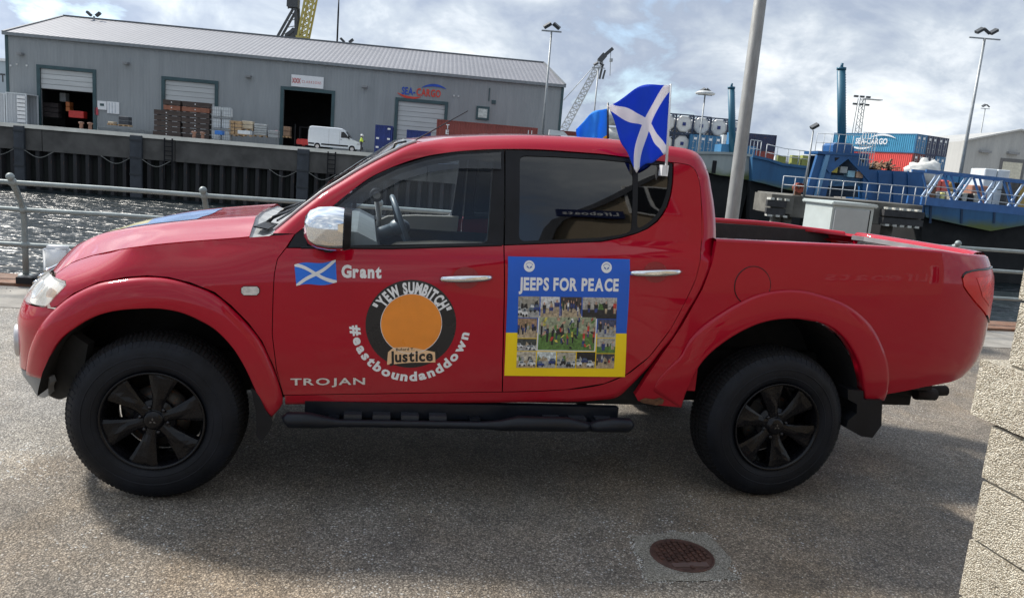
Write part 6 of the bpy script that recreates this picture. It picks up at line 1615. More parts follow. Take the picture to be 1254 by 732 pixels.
# grey site containers at the left end
CWH = m_stripe('white_container_sheet', (.50, .53, .55), (.38, .41, .44), .28, 0, .5, .03)
def container(name, label, p, rz, L_, W_, H_, m_side, m_end, group=None, doors=True, simple=False, corr=True):
    """long axis local x, width local y, door end at x=L_"""
    o = empty(name, p, rz, label, 'container', group)
    bm = bmesh.new()
    def wall(p0, p1, n):
        d = Vector((p1[0]-p0[0], p1[1]-p0[1], 0)); Ln = d.length; d.normalize(); nn = Vector((d.y, -d.x, 0)); k = max(2, int(Ln/.28)); pts = []
        for i in range(k):
            for f_, dep in ((0, -.02), (.25, -.02), (.5, -.06), (.75, -.06)): pts.append(Vector((p0[0], p0[1], 0))+d*(Ln*(i+f_)/k)+nn*dep)
        pts.append(Vector((p1[0], p1[1], 0))-nn*.02)
        a = [bm.verts.new(q+Vector((0, 0, .12))) for q in pts]; b = [bm.verts.new(q+Vector((0, 0, H_-.10))) for q in pts]
        for i in range(len(pts)-1): bm.faces.new((a[i], a[i+1], b[i+1], b[i]))
    wall((0, 0), (L_, 0), 1); wall((L_, W_), (0, W_), 1); wall((0, W_), (0, 0), 1)
    box(bm, .03, L_-.03, .03, W_-.03, H_-.06, H_-.03); box(bm, .03, L_-.03, .03, W_-.03, .05, .12)
    obj('side_panels', bm, m_side, o)
    bm = bmesh.new(); t = .12
    for x in (0, L_-t):
        for y in (0, W_-t): box(bm, x, x+t, y, y+t, 0, H_)
    for y in (0, W_-t):
        box(bm, t, L_-t, y, y+t*.8, 0, .12); box(bm, t, L_-t, y, y+t*.8, H_-.10, H_)
    for x in (0, L_-t):
        box(bm, x, x+t, t, W_-t, 0, .12); box(bm, x, x+t, t, W_-t, H_-.10, H_)
    obj('frame', bm, m_end, o)
    if doors:
        for s_ in (0, 1):
            y0 = t+.01+s_*(W_/2-t); bm = bmesh.new(); box(bm, L_-.08, L_-.03, y0, y0+W_/2-t-.02, .13, H_-.11); dr_ = obj('door', bm, m_end, o)
            bm = bmesh.new()
            for yy in (.28, .72): y_ = y0+(W_/2-t)*yy; box(bm, L_-.03, L_+.01, y_-.02, y_+.02, .14, H_-.12)
            for z in (.3, .62): box(bm, L_-.03, L_+.02, y0+.15, y0+.5, H_*z, H_*z+.06)
            obj('lock_rod', bm, mat('rod_galv', (.42, .44, .45), .5), dr_)
            bm = bmesh.new(); box(bm, L_-.03, L_-.02, y0+(W_/2)*.30, y0+(W_/2)*.62, H_*.74, H_*.86); obj('data_plate', bm, WHITE, dr_)
    return o
x0, x1, z0, z1 = rect(-6, 113.5, 6, 144, 3); p = WA+WU*x0+WN_*3.0
container('site_container', 'pale container cut off by the left edge of the picture, left of the two', (p.x, p.y, ZQ), WANG, x1-x0, 2.4, z1, CWH, IBC, 'pale containers at the warehouse corner', False)
x0, x1, z0, z1 = rect(7, 113.8, 32.5, 144.5, 3); p = WA+WU*x0+WN_*3.0
o = container('site_container', 'pale slatted container beside the left corner of the warehouse', (p.x, p.y, ZQ), WANG, x1-x0, 2.4, z1, CWH, IBC, 'pale containers at the warehouse corner', False)
bm = bmesh.new()
for k in range(7): box(bm, (x1-x0)*.56, (x1-x0)*.95, -.10, -.03, .25+k*z1/8, .25+k*z1/8+z1/8-.1)
obj('louvre', bm, WHITE, o)
NAVY = mat('container_navy', (.012, .03, .17), .45, var=.2, scale=1.5); NAVY2 = mat('container_dark_navy', (.02, .03, .075), .5, var=.25, scale=1.2, rust=.12)
BLUEC = mat('container_blue', (.03, .15, .30), .5, var=.15, scale=1); TEAL = mat('container_light_blue', (.045, .24, .40), .5, var=.12, scale=1); REDC = mat('container_red', (.62, .07, .06), .5, var=.12, scale=1); BRN = mat('container_oxide', (.235, .052, .042), .55, var=.15, scale=1.2, rust=.12); MAR = mat('container_maroon', (.12, .02, .02), .5, var=.2)
x0, x1, z0, z1 = rect(459, 153.5, 480, 184, 7.5); p = WA+WU*x0+WN_*7.5
o = container('blue_cabin_container', 'upright navy blue container standing left of the roller door', (p.x, p.y, ZQ), WANG, x1-x0, 2.2, z1, NAVY, NAVY, None, False)
for k, (a, b, m_) in enumerate(((.72, .86, WHITE), (.08, .52, WHITE), (.72, .52, WHITE), (.72, .30, mat('orange_sticker', (.6, .25, .05), .5)), (.08, .22, WHITE))): nbox('sticker', (x1-x0)*a, (x1-x0)*a+.28, -.02, -.005, z1*b, z1*b+.18, m_, o)
x0, x1, z0, z1 = rect(497.5, 160, 527, 182, 7.0); p = WA+WU*x0+WN_*7.0
container('low_blue_skip', 'low corrugated navy container in front of the roller door', (p.x, p.y, ZQ), WANG, x1-x0, 2.2, z1, NAVY, NAVY, None, False)
x0, x1, z0, z1 = rect(534, 146.5, 658, 185, 7.0); zz1 = onw(596, 151.5, 7.0)[1]; p = WA+WU*x0+WN_*7.0
o = container('oxide_container', 'long oxide red shipping container right of the roller door', (p.x, p.y, ZQ), WANG, x1-x0, 2.4, zz1, BRN, BRN, None, False)
bm = bmesh.new()
for k, ch in enumerate('TEX'): text_line(bm, ch, lambda x, y, k=k: Vector((.95+x, -.07, zz1-.85-k*.55+y)), .34, .42, .03)
obj('side_lettering', bm, WHITE, o)
bm = bmesh.new(); 
for k in (0, .35): box(bm, x1-x0-1.0+k, x1-x0-.92+k, -.03, -.025, zz1-1.3, zz1-.3)
obj('side_marks', bm, WHITE, o)

# ---------------- white panel van
x_, z_ = onw(377, 172, 8.0); xw = onw(442, 178, 8.0)[0]-x_; k_ = xw/5.55
van = wroot('panel_van', x_, 8.0, 'white panel van with a dark side strip parked before the open doorway', 'van'); van.scale = (k_, k_, k_)
VW = mat('van_white', (.66, .70, .74), .3, var=.04, coat=.6)
prof = [(.06, .38), (.0, .9), (.03, 1.9), (.12, 2.32), (.35, 2.42), (3.2, 2.42), (3.55, 2.36), (3.85, 2.12), (4.35, 1.50), (4.62, 1.30), (5.20, 1.12), (5.42, .98), (5.52, .70), (5.52, .42), (5.40, .34), (4.95, .34), (4.93, .50), (4.82, .66), (4.62, .72), (4.42, .66), (4.30, .50), (4.28, .34), (1.32, .34), (1.30, .50), (1.19, .66), (.99, .72), (.79, .66), (.68, .50), (.66, .34)]
bm = bmesh.new(); secs = []
for y, kx, kz in ((0, .985, .965), (.06, 1, .995), (.16, 1, 1), (1.0, 1, 1.0), (1.84, 1, 1), (1.94, 1, .995), (2.0, .985, .965)):
    secs.append([bm.verts.new((x if x > 3 else x, y, (z if z < 1.2 else 1.2+(z-1.2)*(kz-(0 if .1 < y < 1.9 else .02))))) for x, z in prof])
for a, b in zip(secs, secs[1:]):
    for i in range(len(prof)): f = bm.faces.new((a[i], a[(i+1) % len(prof)], b[(i+1) % len(prof)], b[i]))
bm.faces.new(secs[0][::-1]); bm.faces.new(secs[-1]); bmesh.ops.recalc_face_normals(bm, faces=bm.faces[:])
vb = obj('body', bm, VW, van)
for pl, nm in (([(3.42, 1.42), (3.44, 2.02), (3.72, 2.06), (3.92, 1.88), (4.28, 1.44)], 'cab_window'),):
    for y0, y1 in ((-.015, .01), (1.99, 2.015)):
        bm = bmesh.new(); prism(bm, pl, y0, y1); bmesh.ops.recalc_face_normals(bm, faces=bm.faces[:]); obj(nm, bm, GLOSSB, van)
bm = bmesh.new(); prism(bm, [(3.90, 2.10), (4.40, 1.48), (4.44, 1.50), (3.94, 2.12)], .15, 1.85); bmesh.ops.recalc_face_normals(bm, faces=bm.faces[:]); obj('windscreen', bm, GLOSSB, van)
nbox('side_strip', 1.40, 4.2, -.03, .0, .52, .68, BLACKP, van); nbox('rear_strip', .05, .66, -.03, .0, .52, .68, BLACKP, van)
nbox('front_bumper', 5.0, 5.60, .02, 1.98, .32, .62, BLACKP, van); nbox('headlight', 5.12, 5.44, -.01, .3, .78, 1.02, mat('van_lamp', (.5, .52, .54), .2), van); nbox('rear_light', -.03, .06, .03, .2, .9, 1.4, MAR, van)
nbox('door_mirror', 4.2, 4.34, -.28, -.05, 1.35, 1.72, BLACKP, van); nbox('door_gap', 3.28, 3.30, -.004, .0, .5, 2.1, GREYP, van); nbox('door_gap', 2.15, 2.17, -.004, .0, .5, 2.2, GREYP, van); nbox('door_handle', 3.36, 3.54, -.03, 0, 1.22, 1.28, GREYP, van)
for x in (.99, 4.62):
    for s_, y in ((1, -.02), (-1, 2.02)):
        bm = bmesh.new(); lathe(bm, [(.001, -.03), (.16, -.03), (.19, .0), (.31, .005), (.34, -.04), (.34, -.22), (.001, -.22)], 24, Matrix.Translation((x, y, .34)) @ Matrix.Rotation(s_*PI/2, 4, 'X')); w = obj('wheel', bm, RUBBER, van)
        bm = bmesh.new(); lathe(bm, [(.001, .002), (.08, .0), (.15, -.02), (.19, .004)], 16, Matrix.Translation((x, y, .34)) @ Matrix.Rotation(s_*PI/2, 4, 'X')); obj('wheel_trim', bm, SILVER, w)

# ---------------- worker in a hi-vis jacket, seen from the side, arms folded in front
x_, z_ = onw(442.5, 182, 8.6)
wk = wroot('person', x_, 8.9, 'person in a yellow hi-vis jacket, dark trousers and white helmet beside the van', 'person')
def skin_body(name, joints, edges, mt, parent, root=0, sub=2):
    me = bpy.data.meshes.new(name); me.from_pydata([j[0] for j in joints], edges, []); o = bpy.data.objects.new(name, me); COL.objects.link(o)
    me.materials.append(mt); sk = o.modifiers.new('skin', 'SKIN')
    for i, j in enumerate(joints): r = j[1]; me.skin_vertices[0].data[i].radius = r if isinstance(r, tuple) else (r, r)
    me.skin_vertices[0].data[root].use_root = True; sk.use_smooth_shade = True
    s = o.modifiers.new('sub', 'SUBSURF'); s.levels = sub; s.render_levels = sub; o.parent = parent; return o
J = [((0, 0, .96), (.15, .11)), ((0, 0, 1.2), (.155, .115)), ((.02, 0, 1.42), (.19, .12)), ((.03, 0, 1.53), (.06, .06)), ((.04, 0, 1.62), (.085, .10)), ((.04, 0, 1.72), (.07, .085)),
     ((.0, -.2, 1.42), .06), ((.04, -.25, 1.16), .05), ((.26, -.14, 1.14), .04), ((.36, -.08, 1.16), .04),
     ((.0, .2, 1.42), .06), ((.04, .25, 1.16), .05), ((.26, .14, 1.18), .04), ((.36, .08, 1.2), .04),
     ((0, -.09, .88), .095), ((.04, -.10, .5), .07), ((-.03, -.10, .1), .05), ((.10, -.10, .05), .045),
     ((0, .09, .88), .095), ((-.02, .10, .5), .07), ((-.10, .10, .1), .05), ((.03, .10, .05), .045)]
E_ = [(0, 1), (1, 2), (2, 3), (3, 4), (4, 5), (2, 6), (6, 7), (7, 8), (8, 9), (2, 10), (10, 11), (11, 12), (12, 13), (0, 14), (14, 15), (15, 16), (16, 17), (0, 18), (18, 19), (19, 20), (20, 21)]
skin_body('body', J, E_, mat('dark_workwear', (.03, .032, .04), .8), wk)
J2 = [((0, 0, 1.0), (.175, .14)), ((0, 0, 1.2), (.18, .14)), ((.02, 0, 1.40), (.215, .15)), ((.03, 0, 1.5), (.09, .09)), ((.0, -.22, 1.42), .08), ((.04, -.26, 1.2), .07), ((.2, -.17, 1.15), .06), ((.0, .22, 1.42), .08), ((.04, .26, 1.2), .07), ((.2, .17, 1.18), .06)]
skin_body('jacket', J2, [(0, 1), (1, 2), (2, 3), (2, 4), (4, 5), (5, 6), (2, 7), (7, 8), (8, 9)], mat('hi_vis_yellow', (.62, .80, .08), .7), wk)
bm = bmesh.new(); sph(bm, (.04, 0, 1.66), .095, (1, .85, 1.15)); box(bm, .13, .155, -.015, .015, 1.63, 1.67); obj('face', bm, mat('skin_tone', (.50, .30, .22), .6), wk)
bm = bmesh.new(); sph(bm, (.03, 0, 1.74), .135, (1.1, .95, .8)); box(bm, .05, .22, -.1, .1, 1.715, 1.73); obj('helmet', bm, WHITE, wk)

# ---------------- lamp masts
MAST = mat('mast_steel', (.30, .32, .33), .5, metal=.3, var=.15); FLD = mat('floodlight_dark', (.05, .055, .06), .5)
def mast(name, label, px, py, tx, ty, D, w, heads, arm, group='tall lamp masts round the harbour', z0=None, pan=False):
    b = V(px, py, D); zb = z0 if z0 is not None else ZQ; topz = V(tx, ty, D).z; top = V(tx, ty, D); o = empty(name, (b.x, b.y, zb), YAW, label, 'lamp mast', group)
    # a plumb column under the lamp head
    P0 = Vector((top.x, top.y, zb)); o.location = P0
    h = topz-zb; bm = bmesh.new(); tube(bm, [(0, 0, 0), (0, 0, h)], [w, w*.6], 8); obj('column', bm, MAST, o)
    if arm: nbox('crossbar', -arm, arm, -.06, .06, h-.10, h+.02, MAST, o)
    for i in range(heads):
        x = (-arm*.45+arm*.9*i/(max(1, heads-1))) if heads > 1 else 0
        bm = bmesh.new(); M = Matrix.Translation((x, -.1, h+w*3.2)) @ Matrix.Rotation(.6*(1 if i % 2 else -1), 4, 'Y') @ Matrix.Rotation(.4, 4, 'X'); fw = min(w, .12); box(bm, -fw*3, fw*3, -fw*2, fw*2, -fw*1.1, fw*1.1, 0, M); obj('floodlight', bm, FLD, o)
    if pan: bm = bmesh.new(); lathe(bm, [(w*3, .05), (w*8, .1), (w*9, .25), (w*6, .45), (.01, .52)], 20, Matrix.Translation((0, 0, h-.1))); obj('canopy', bm, mat('lamp_canopy', (.6, .62, .62), .5), o)
    return o
mast('lamp_mast', 'tall twin floodlight mast before the right end of the warehouse', 662, 170, 675.5, 38, 72, .13, 2, .9)
mast('lamp_mast', 'floodlight mast just right of the sloping lattice crane boom', 724, 150, 733, 83, 120, .16, 2, 1.0)
mast('lamp_mast', 'lamp mast with a flat round canopy above the tank containers', 846, 185, 863.5, 116, 92, .13, 2, .8, pan=True)
mast('lamp_mast', 'tallest lamp mast, standing right of the stacked containers', 1177, 215, 1206, 47, 78, .20, 3, 1.5, z0=.3)
mast('lamp_mast', 'small distant twin mast above the pale shed roof', 1201, 170, 1206.5, 133, 160, .17, 2, .9, z0=.3)
mast('small_solar_lamp', 'short dark lamp post with a square head left of the blue tower', 989, 236, 996, 160, 46, .075, 1, 0, None, z0=.95)
# thin whip mast and ridge lights on the warehouse
b = V(414, 54, 100); t_ = V(415.5, -14, 100)
o = empty('whip_mast', (t_.x, t_.y, ZQ), label='thin whip aerial rising behind the warehouse ridge', cat='aerial'); bm = bmesh.new(); tube(bm, [(0, 0, 0), (0, 0, V(415.5, 16, 100).z-ZQ), (0, 0, t_.z-ZQ)], [.13, .12, .04], 6); obj('rod', bm, BLACKP, o)
for i, (x, y) in enumerate(((113, 19.5), (424, 52))):
    p = V(x, y, DL+13+i*5); o = empty('ridge_floodlights', (p.x, p.y, ZQ), YAW, ['pair of floodlights showing above the left part of the roof ridge', 'pair of floodlights showing above the middle of the roof ridge'][i], 'floodlight', 'floodlights above the warehouse ridge'); h = p.z-ZQ
    nbox('stem', -.08, .08, .3, .46, 0, h, MAST, o)
    for s_ in (-1, 1): bm = bmesh.new(); box(bm, -.32, .32, -.2, .2, -.14, .14, 0, Matrix.Translation((s_*.55, .3, h+.25)) @ Matrix.Rotation(s_*-.7, 4, 'Y')); obj('floodlight', bm, FLD, o)

# ---------------- cranes behind
def lattice(bm, a0, a1, b0, b1, n, w, wt, depth=1.2):
    """boom between edge lines a0->a1 and b0->b1 with bracing"""
    dv = FH*depth
    for off in (Vector(), dv):
        bar(bm, a0+off, a1+off, w); bar(bm, b0+off, b1+off, w)
        for i in range(n):
            p = a0.lerp(a1, i/n)+off; q = b0.lerp(b1, (i+1)/n)+off; bar(bm, p, q, wt); p = b0.lerp(b1, i/n)+off; q = a0.lerp(a1, (i+1)/n)+off
            if off.length < .1: bar(bm, p, q, wt)
            bar(bm, a0.lerp(a1, i/n)+off, b0.lerp(b1, i/n)+off, wt)
YEL = mat('crane_yellow', (.42, .36, .10), .5, var=.15); 
D = 125; rp = V(365, 60, D); rp.z = ZQ
cr = empty('yellow_crane', rp, label='yellow lattice crane boom with a black frame rising behind the warehouse roof', cat='crane')
bm = bmesh.new(); lattice(bm, V(364.5, 46, D), V(377.5, -22, D), V(374.5, 48, D), V(388.5, -22, D), 9, .32, .14, 1.6); obj('boom', bm, YEL, cr, world=True)
bm = bmesh.new(); bar(bm, V(367, 75, D)+FH*.8, V(368.5, 44, D)+FH*.8, 1.9, 1.7); obj('boom_foot', bm, YEL, cr, world=True)
bm = bmesh.new()
for s_ in (0, 1.6): bar(bm, V(337, 50, D)+FH*s_, V(359, 11, D)+FH*s_, .32); bar(bm, V(362.5, 52, D)+FH*s_, V(362, 8, D)+FH*s_, .42)
for k in range(4): bar(bm, V(350+k*1.5, 42-k*8, D), V(362, 40-k*8, D), .10)
bar(bm, V(350, 44, D), V(361, 36, D), .5); bar(bm, V(352, 48, D)+FH*.5, V(362, 38, D)+FH*.5, 1.2, 1.3); obj('gantry_frame', bm, FLD, cr, world=True)
bm = bmesh.new(); c = V(361, 7, D); bar(bm, V(352.5, 3.5, D), V(366, 5, D), 1.2, 1.3); bar(bm, V(352.5, 9.5, D), V(366, 11, D), .2, .2)
for x in (352.8, 356.5, 360.5): bar(bm, V(x, 2, D), V(x+.3, 11, D), .18)
obj('crows_nest', bm, FLD, cr, world=True)
bm = bmesh.new(); bar(bm, V(364, 120, D), V(366, 60, D), 3.0, 3.0); obj('tower', bm, YEL, cr, world=True)
D = 175; rp = V(690, 165, D); rp.z = ZQ; o = empty('lattice_crane', rp, label='grey lattice crane boom with a black tip, sloping up right of the warehouse', cat='crane')
GC = mat('crane_grey', (.42, .44, .45), .5)
bm = bmesh.new(); lattice(bm, V(684.5, 161, D), V(733.5, 72, D), V(692.5, 164, D), V(738.5, 76, D), 15, .22, .12, 1.2); obj('boom', bm, GC, o, world=True)
bm = bmesh.new(); bar(bm, V(734, 75, D), V(741, 67, D), 1.0, 1.2); bar(bm, V(736, 72, D), V(750.5, 59.5, D), .7); obj('boom_tip', bm, FLD, o, world=True)
bm = bmesh.new(); tube(bm, [V(734, 74, D), V(690, 123, D)], .08, 4); tube(bm, [V(748, 62, D), V(747, 93, D)], .07, 4); bar(bm, V(748.5, 72, D), V(748.2, 76, D), .6); obj('hoist_rope', bm, MAST, o, world=True)
bm = bmesh.new(); bar(bm, V(734, 97, D), V(738, 80, D), .4); bar(bm, V(738, 97, D), V(741, 86, D), .35); obj('hook_block', bm, FLD, o, world=True)
bm = bmesh.new(); bar(bm, V(688, 190, D), V(688, 163, D), 3.5, 3); obj('crane_base', bm, GC, o, world=True)

# ---------------- building at the far left edge
p = V(-30, 150, 130); bl = empty('pale_shed', (p.x, p.y, ZQ), YAW, 'pale blue-grey shed with dark letters at the far left edge', 'building')
PB = mat('pale_blue_cladding', (.36, .42, .46), .6, var=.08, scale=.3)
def LP(root, px, py, D): d = V(px, py, D)-Vector(root.location); return Vector((d.dot(RT0), d.dot(FH), d.z))
a = LP(bl, 12, 72, 130); z_ = LP(bl, 4, 75, 130).z; nbox('wall', -30, a.x+1.5, 0, 20, 0, z_, PB, bl); nbox('roof', -30.3, a.x+1.8, -.3, 20.3, z_, z_+.4, WHITE, bl)
t0 = LP(bl, .5, 100, 130); bm = bmesh.new(); text_line(bm, 'TA', lambda x, y: Vector((t0.x+x, -.05, t0.z+y)), 2.0, 1.25, .03); obj('wall_lettering', bm, FLD, bl)

# ================================================================== RIGHT HAND SIDE OF THE HARBOUR
ZR = .30
def Rp(px, D, z): p = V(px, 230, D); return Vector((p.x, p.y, z))
pr_ = Rp(870, 88, ZR-.25); yb = bmesh.new(); box(yb, -6, 420, 0, 420, -.3, 0); o = obj('east_yard', yb, YARD); o.location = (pr_.x, pr_.y, ZR); o.rotation_euler = (0, 0, YAW); tag(o, kind='structure')
ek = empty('east_quay_wall', (pr_.x, pr_.y, WATERZ), YAW, 'black shadowed quay wall behind the barges on the right', 'quay wall')
DKW = mat('shade_black_wall', (.008, .009, .010), .8, var=.5, scale=.4)  # black stands for the shade on this wall and the hull bottoms
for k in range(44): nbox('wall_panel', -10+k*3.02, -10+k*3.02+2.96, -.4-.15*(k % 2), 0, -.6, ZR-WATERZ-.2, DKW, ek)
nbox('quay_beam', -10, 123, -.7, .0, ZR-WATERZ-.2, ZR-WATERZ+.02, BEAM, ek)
# tank containers
TW = mat('tank_white', (.60, .61, .60), .4, var=.08, scale=1.5); TF = mat('tank_frame_navy', (.02, .035, .07), .5)
tfm = {}
def tank_box(px, D, z, label, dx=0.0, L_=6.0, rz=0):
    p = Rp(px, D, z); o = empty('tank_container', (p.x, p.y, z), YAW+rz, label, 'tank container', 'white tank containers stacked at the terminal'); w, h = 2.44, 2.6
    if 'f' not in tfm:
        bm = bmesh.new(); t = .16
        for y in (0, L_-t):
            for x in (0, w-t): box(bm, x, x+t, y, y+t, 0, h)
            box(bm, t, w-t, y, y+t, 0, t); box(bm, t, w-t, y, y+t, h-t, h)
            for sx in (0, 1):
                for sz in (0, 1):
                    a = Vector((t+.02 if not sx else w-t-.02, y+.08, .62 if not sz else h-.62)); b = Vector((.62 if not sx else w-.62, y+.08, t if not sz else h-t)); bar(bm, a, b, .12)
        for x in (0, w-t):
            for z_ in (0, h-t): box(bm, x, x+t, t, L_-t, z_, z_+t)
        f = obj('frame', bm, TF, o); tfm['f'] = f.data
        bm = bmesh.new(); lathe(bm, [(.001, .0), (.9, .02), (1.10, .08), (1.18, .22), (1.18, L_-.6), (.9, L_-.3), (.001, L_-.2)], 8, Matrix.Translation((w/2, .12, h/2)) @ Matrix.Rotation(-PI/2, 4, 'X') @ Matrix.Rotation(PI/8, 4, 'Z'))
        for f_ in bm.faces: f_.smooth = False
        f = obj('tank_shell', bm, TW, o); tfm['t'] = f.data
        bm = bmesh.new(); box(bm, w/2-.22, w/2+.22, .04, .14, h/2-.22, h/2+.22); f = obj('valve_plate', bm, NAVY, o); tfm['v'] = f.data
    else:
        for nm, k in (('frame', 'f'), ('tank_shell', 't'), ('valve_plate', 'v')): c = bpy.data.objects.new(nm, tfm[k]); COL.objects.link(c); c.parent = o
    return o
D = 108; zt_ = V(850, 141, D).z-2.6
names4 = ['first', 'second', 'third', 'fourth']
for k in range(4): tank_box(818+k*21.3, D+k*.8, zt_-.35*0, 'white eight-sided tank container in the top row, '+names4[k]+' from the left', rz=-.02)
for k in range(2): tank_box(818-42+k*21.3, D, zt_, 'white tank container in the top row, mostly hidden by the '+['blue and yellow flag', 'blue and white flag'][k])
tank_box(818, D, zt_-2.62, 'white tank container in the second row, left of the blue doors')
tank_box(818-21.3, D, zt_-2.62, 'white tank container in the second row behind the saltire flag')
# supports below: containers down to the yard
p = Rp(838.5, D-1, zt_-2.62); w8 = 2.44
for k in range(2):
    for r_ in range(1, 4):
        z = zt_-2.62*r_+(.0)
        if z < ZR-1.4: continue
        z = max(z, ZR); q = Rp(838.5+k*18.5, D-1, z)
        o = container('blue_container', 'blue container end under the tank row, '+['left', 'right'][k]+' stack, '+['upper', 'middle', 'lowest'][r_-1]+' level', (q.x, q.y, z), YAW-PI/2, 6.0, 2.36, 2.6, BLUEC, BLUEC, 'blue containers under the tanks'); o.location = q+FH*6.0
q = Rp(877, D-1, zt_-5.2)
for k, (x, w, zz_, h, m_, lb) in enumerate(((878, 2.0, zt_-2.5, 2.2, IBC, 'white machine cab between the blue containers and the slim blue pile'), )):
    o = empty('white_cabin', Rp(x, D-2, ZR), YAW, lb, 'cabin'); z1_ = V(885, 165, D-2).z-ZR; nbox('cabin', 0, 2.4, 0, 2, z1_-2.4, z1_, IBC, o); nbox('cabin_window', .4, 1.3, -.02, 0, z1_-1.5, z1_-.8, GLOSSB, o); nbox('cabin_base', .2, 2.2, .2, 1.8, 0, z1_-2.4, BLACKP, o)
# dark containers behind the lamp column
D = 116; q = Rp(905, D, 0); zc = V(925, 163.5, D).z; wdt = (V(944, 175, D)-V(905, 175, D)).length
for r_, (m_, lb) in enumerate(((NAVY2, 'dark navy container behind the lamp column, top of its stack'), (BRN, 'rust-brown container behind the lamp column, second of its stack'), (NAVY2, 'dark navy container behind the lamp column, third of its stack'), (BRN, 'rust-brown container behind the lamp column, bottom of its stack'))):
    q = Rp(904, D, zc-2.45*(r_+1)); container('stacked_container', lb, (q.x, q.y, q.z), YAW, wdt, 2.4, 2.42, m_, m_, 'dark containers behind the lamp column', False)
# container stack with the company name
D = 100; c0 = V(1119.5, 186, D); ang = YAW+math.radians(31.6); ez = V(1120, 163.2, D).z
endv = Vector((math.cos(ang), math.sin(ang), 0)); longv = Vector((-endv.y, endv.x, 0)); HC = 2.44
wv = 2.44; stack = {(0, 0): (TEAL, BLUEC), (0, 1): (NAVY2, NAVY2), (0, 2): (NAVY2, NAVY2), (1, 0): (REDC, MAR), (1, 1): (NAVY2, NAVY2), (1, 2): (BLUEC, BLUEC)}
rown = ['top', 'second', 'third', 'bottom']; coln = ['front', 'middle', 'rear']
for r_ in range(4):
    for c in range(3):
        ms, me_ = stack.get((r_, c), (NAVY2 if (r_+c) % 2 else BLUEC,)*2)
        z = ez-HC*(r_+1); 
        if z < ZR-.4: continue
        base = Vector((c0.x, c0.y, 0))+endv*(wv*1.0*c)+longv*12.2; base.z = z
        # long axis runs from the far end to the door end facing us
        lb = {(0, 0): 'light blue container with a white company name, top front of the big stack', (1, 0): 'bright red container directly under the light blue lettered one'}.get((r_, c), 'container of the big stack, '+rown[r_]+' row, '+coln[c]+' column')
        o = container('shipping_container', lb, tuple(base), math.atan2(-longv.y, -longv.x), 12.19, 2.40, HC-.03, ms, me_, 'containers of the big stack')
        if (r_, c) == (0, 0): SC = o
# company name on the long side facing left (local y=0 side or y=W side decided by view)
bm = bmesh.new(); yside = None
Mi = wmat(SC); cam_l = Mi.inverted() @ CAM; ys_ = -.10 if cam_l.y < 0 else 2.50; sg_ = 1 if cam_l.y < 0 else -1
x_c = 6.0
def scp(x, y): return Vector((x_c+sg_*x, ys_, y))
text_line(bm, 'SEA-CARGO', lambda x, y: scp(x-2.35, 1.0+y), 4.7, .72, .03, .05)
obj('side_lettering', bm, WHITE, SC)
for a, b, sag in (((-3.4, .85), (.4, .75), -.42), ((-.2, 1.85), (3.5, 1.75), .42)):
    obj('swoosh', swoosh(a, b, sag, .24, 0, lambda v: scp(v.x, v.z)), WHITE, SC)
# pale gabled shed
D = 135; q = Rp(1178, D, ZR); sh = empty('gabled_shed', tuple(q), YAW, 'pale grey gabled shed with a cream door at the right edge', 'building')
SHM = m_stripe('pale_shed_cladding', (.40, .40, .38), (.33, .33, .32), .6, 0, .6, .02)
pts = [LP(sh, x, y, D) for x, y in ((1181, 173), (1248, 160), (1330, 179))]; 
bm = bmesh.new(); prism(bm, [(pts[0].x, 0), (pts[2].x, 0), (pts[2].x, pts[2].z), (pts[1].x, pts[1].z), (pts[0].x, pts[0].z)], 0, 45); bmesh.ops.recalc_face_normals(bm, faces=bm.faces[:]); obj('wall', bm, SHM, sh)
bm = bmesh.new(); bar(bm, (pts[0].x-.3, -.2, pts[0].z+.1), (pts[1].x, -.2, pts[1].z+.15), .6, .25); bar(bm, (pts[1].x, -.2, pts[1].z+.15), (pts[2].x+.3, -.2, pts[2].z+.1), .6, .25); obj('verge_trim', bm, mat('verge_grey', (.5, .5, .48), .6), sh)
a = LP(sh, 1226, 210, D); b = LP(sh, 1252, 200, D); nbox('door', a.x, b.x, -.1, -.02, 0, b.z, mat('cream_door', (.58, .55, .44), .6), sh); nbox('door_surround', a.x-.5, b.x+.5, -.06, .01, 0, b.z+.6, mat('surround_grey', (.13, .13, .13), .6), sh)
for x, y in ((1205, 186), (1239, 188)): a = LP(sh, x, y, D); nbox('shed_light', a.x-.9, a.x+.9, -.8, -.05, a.z-.15, a.z+.2, GREYP, sh)

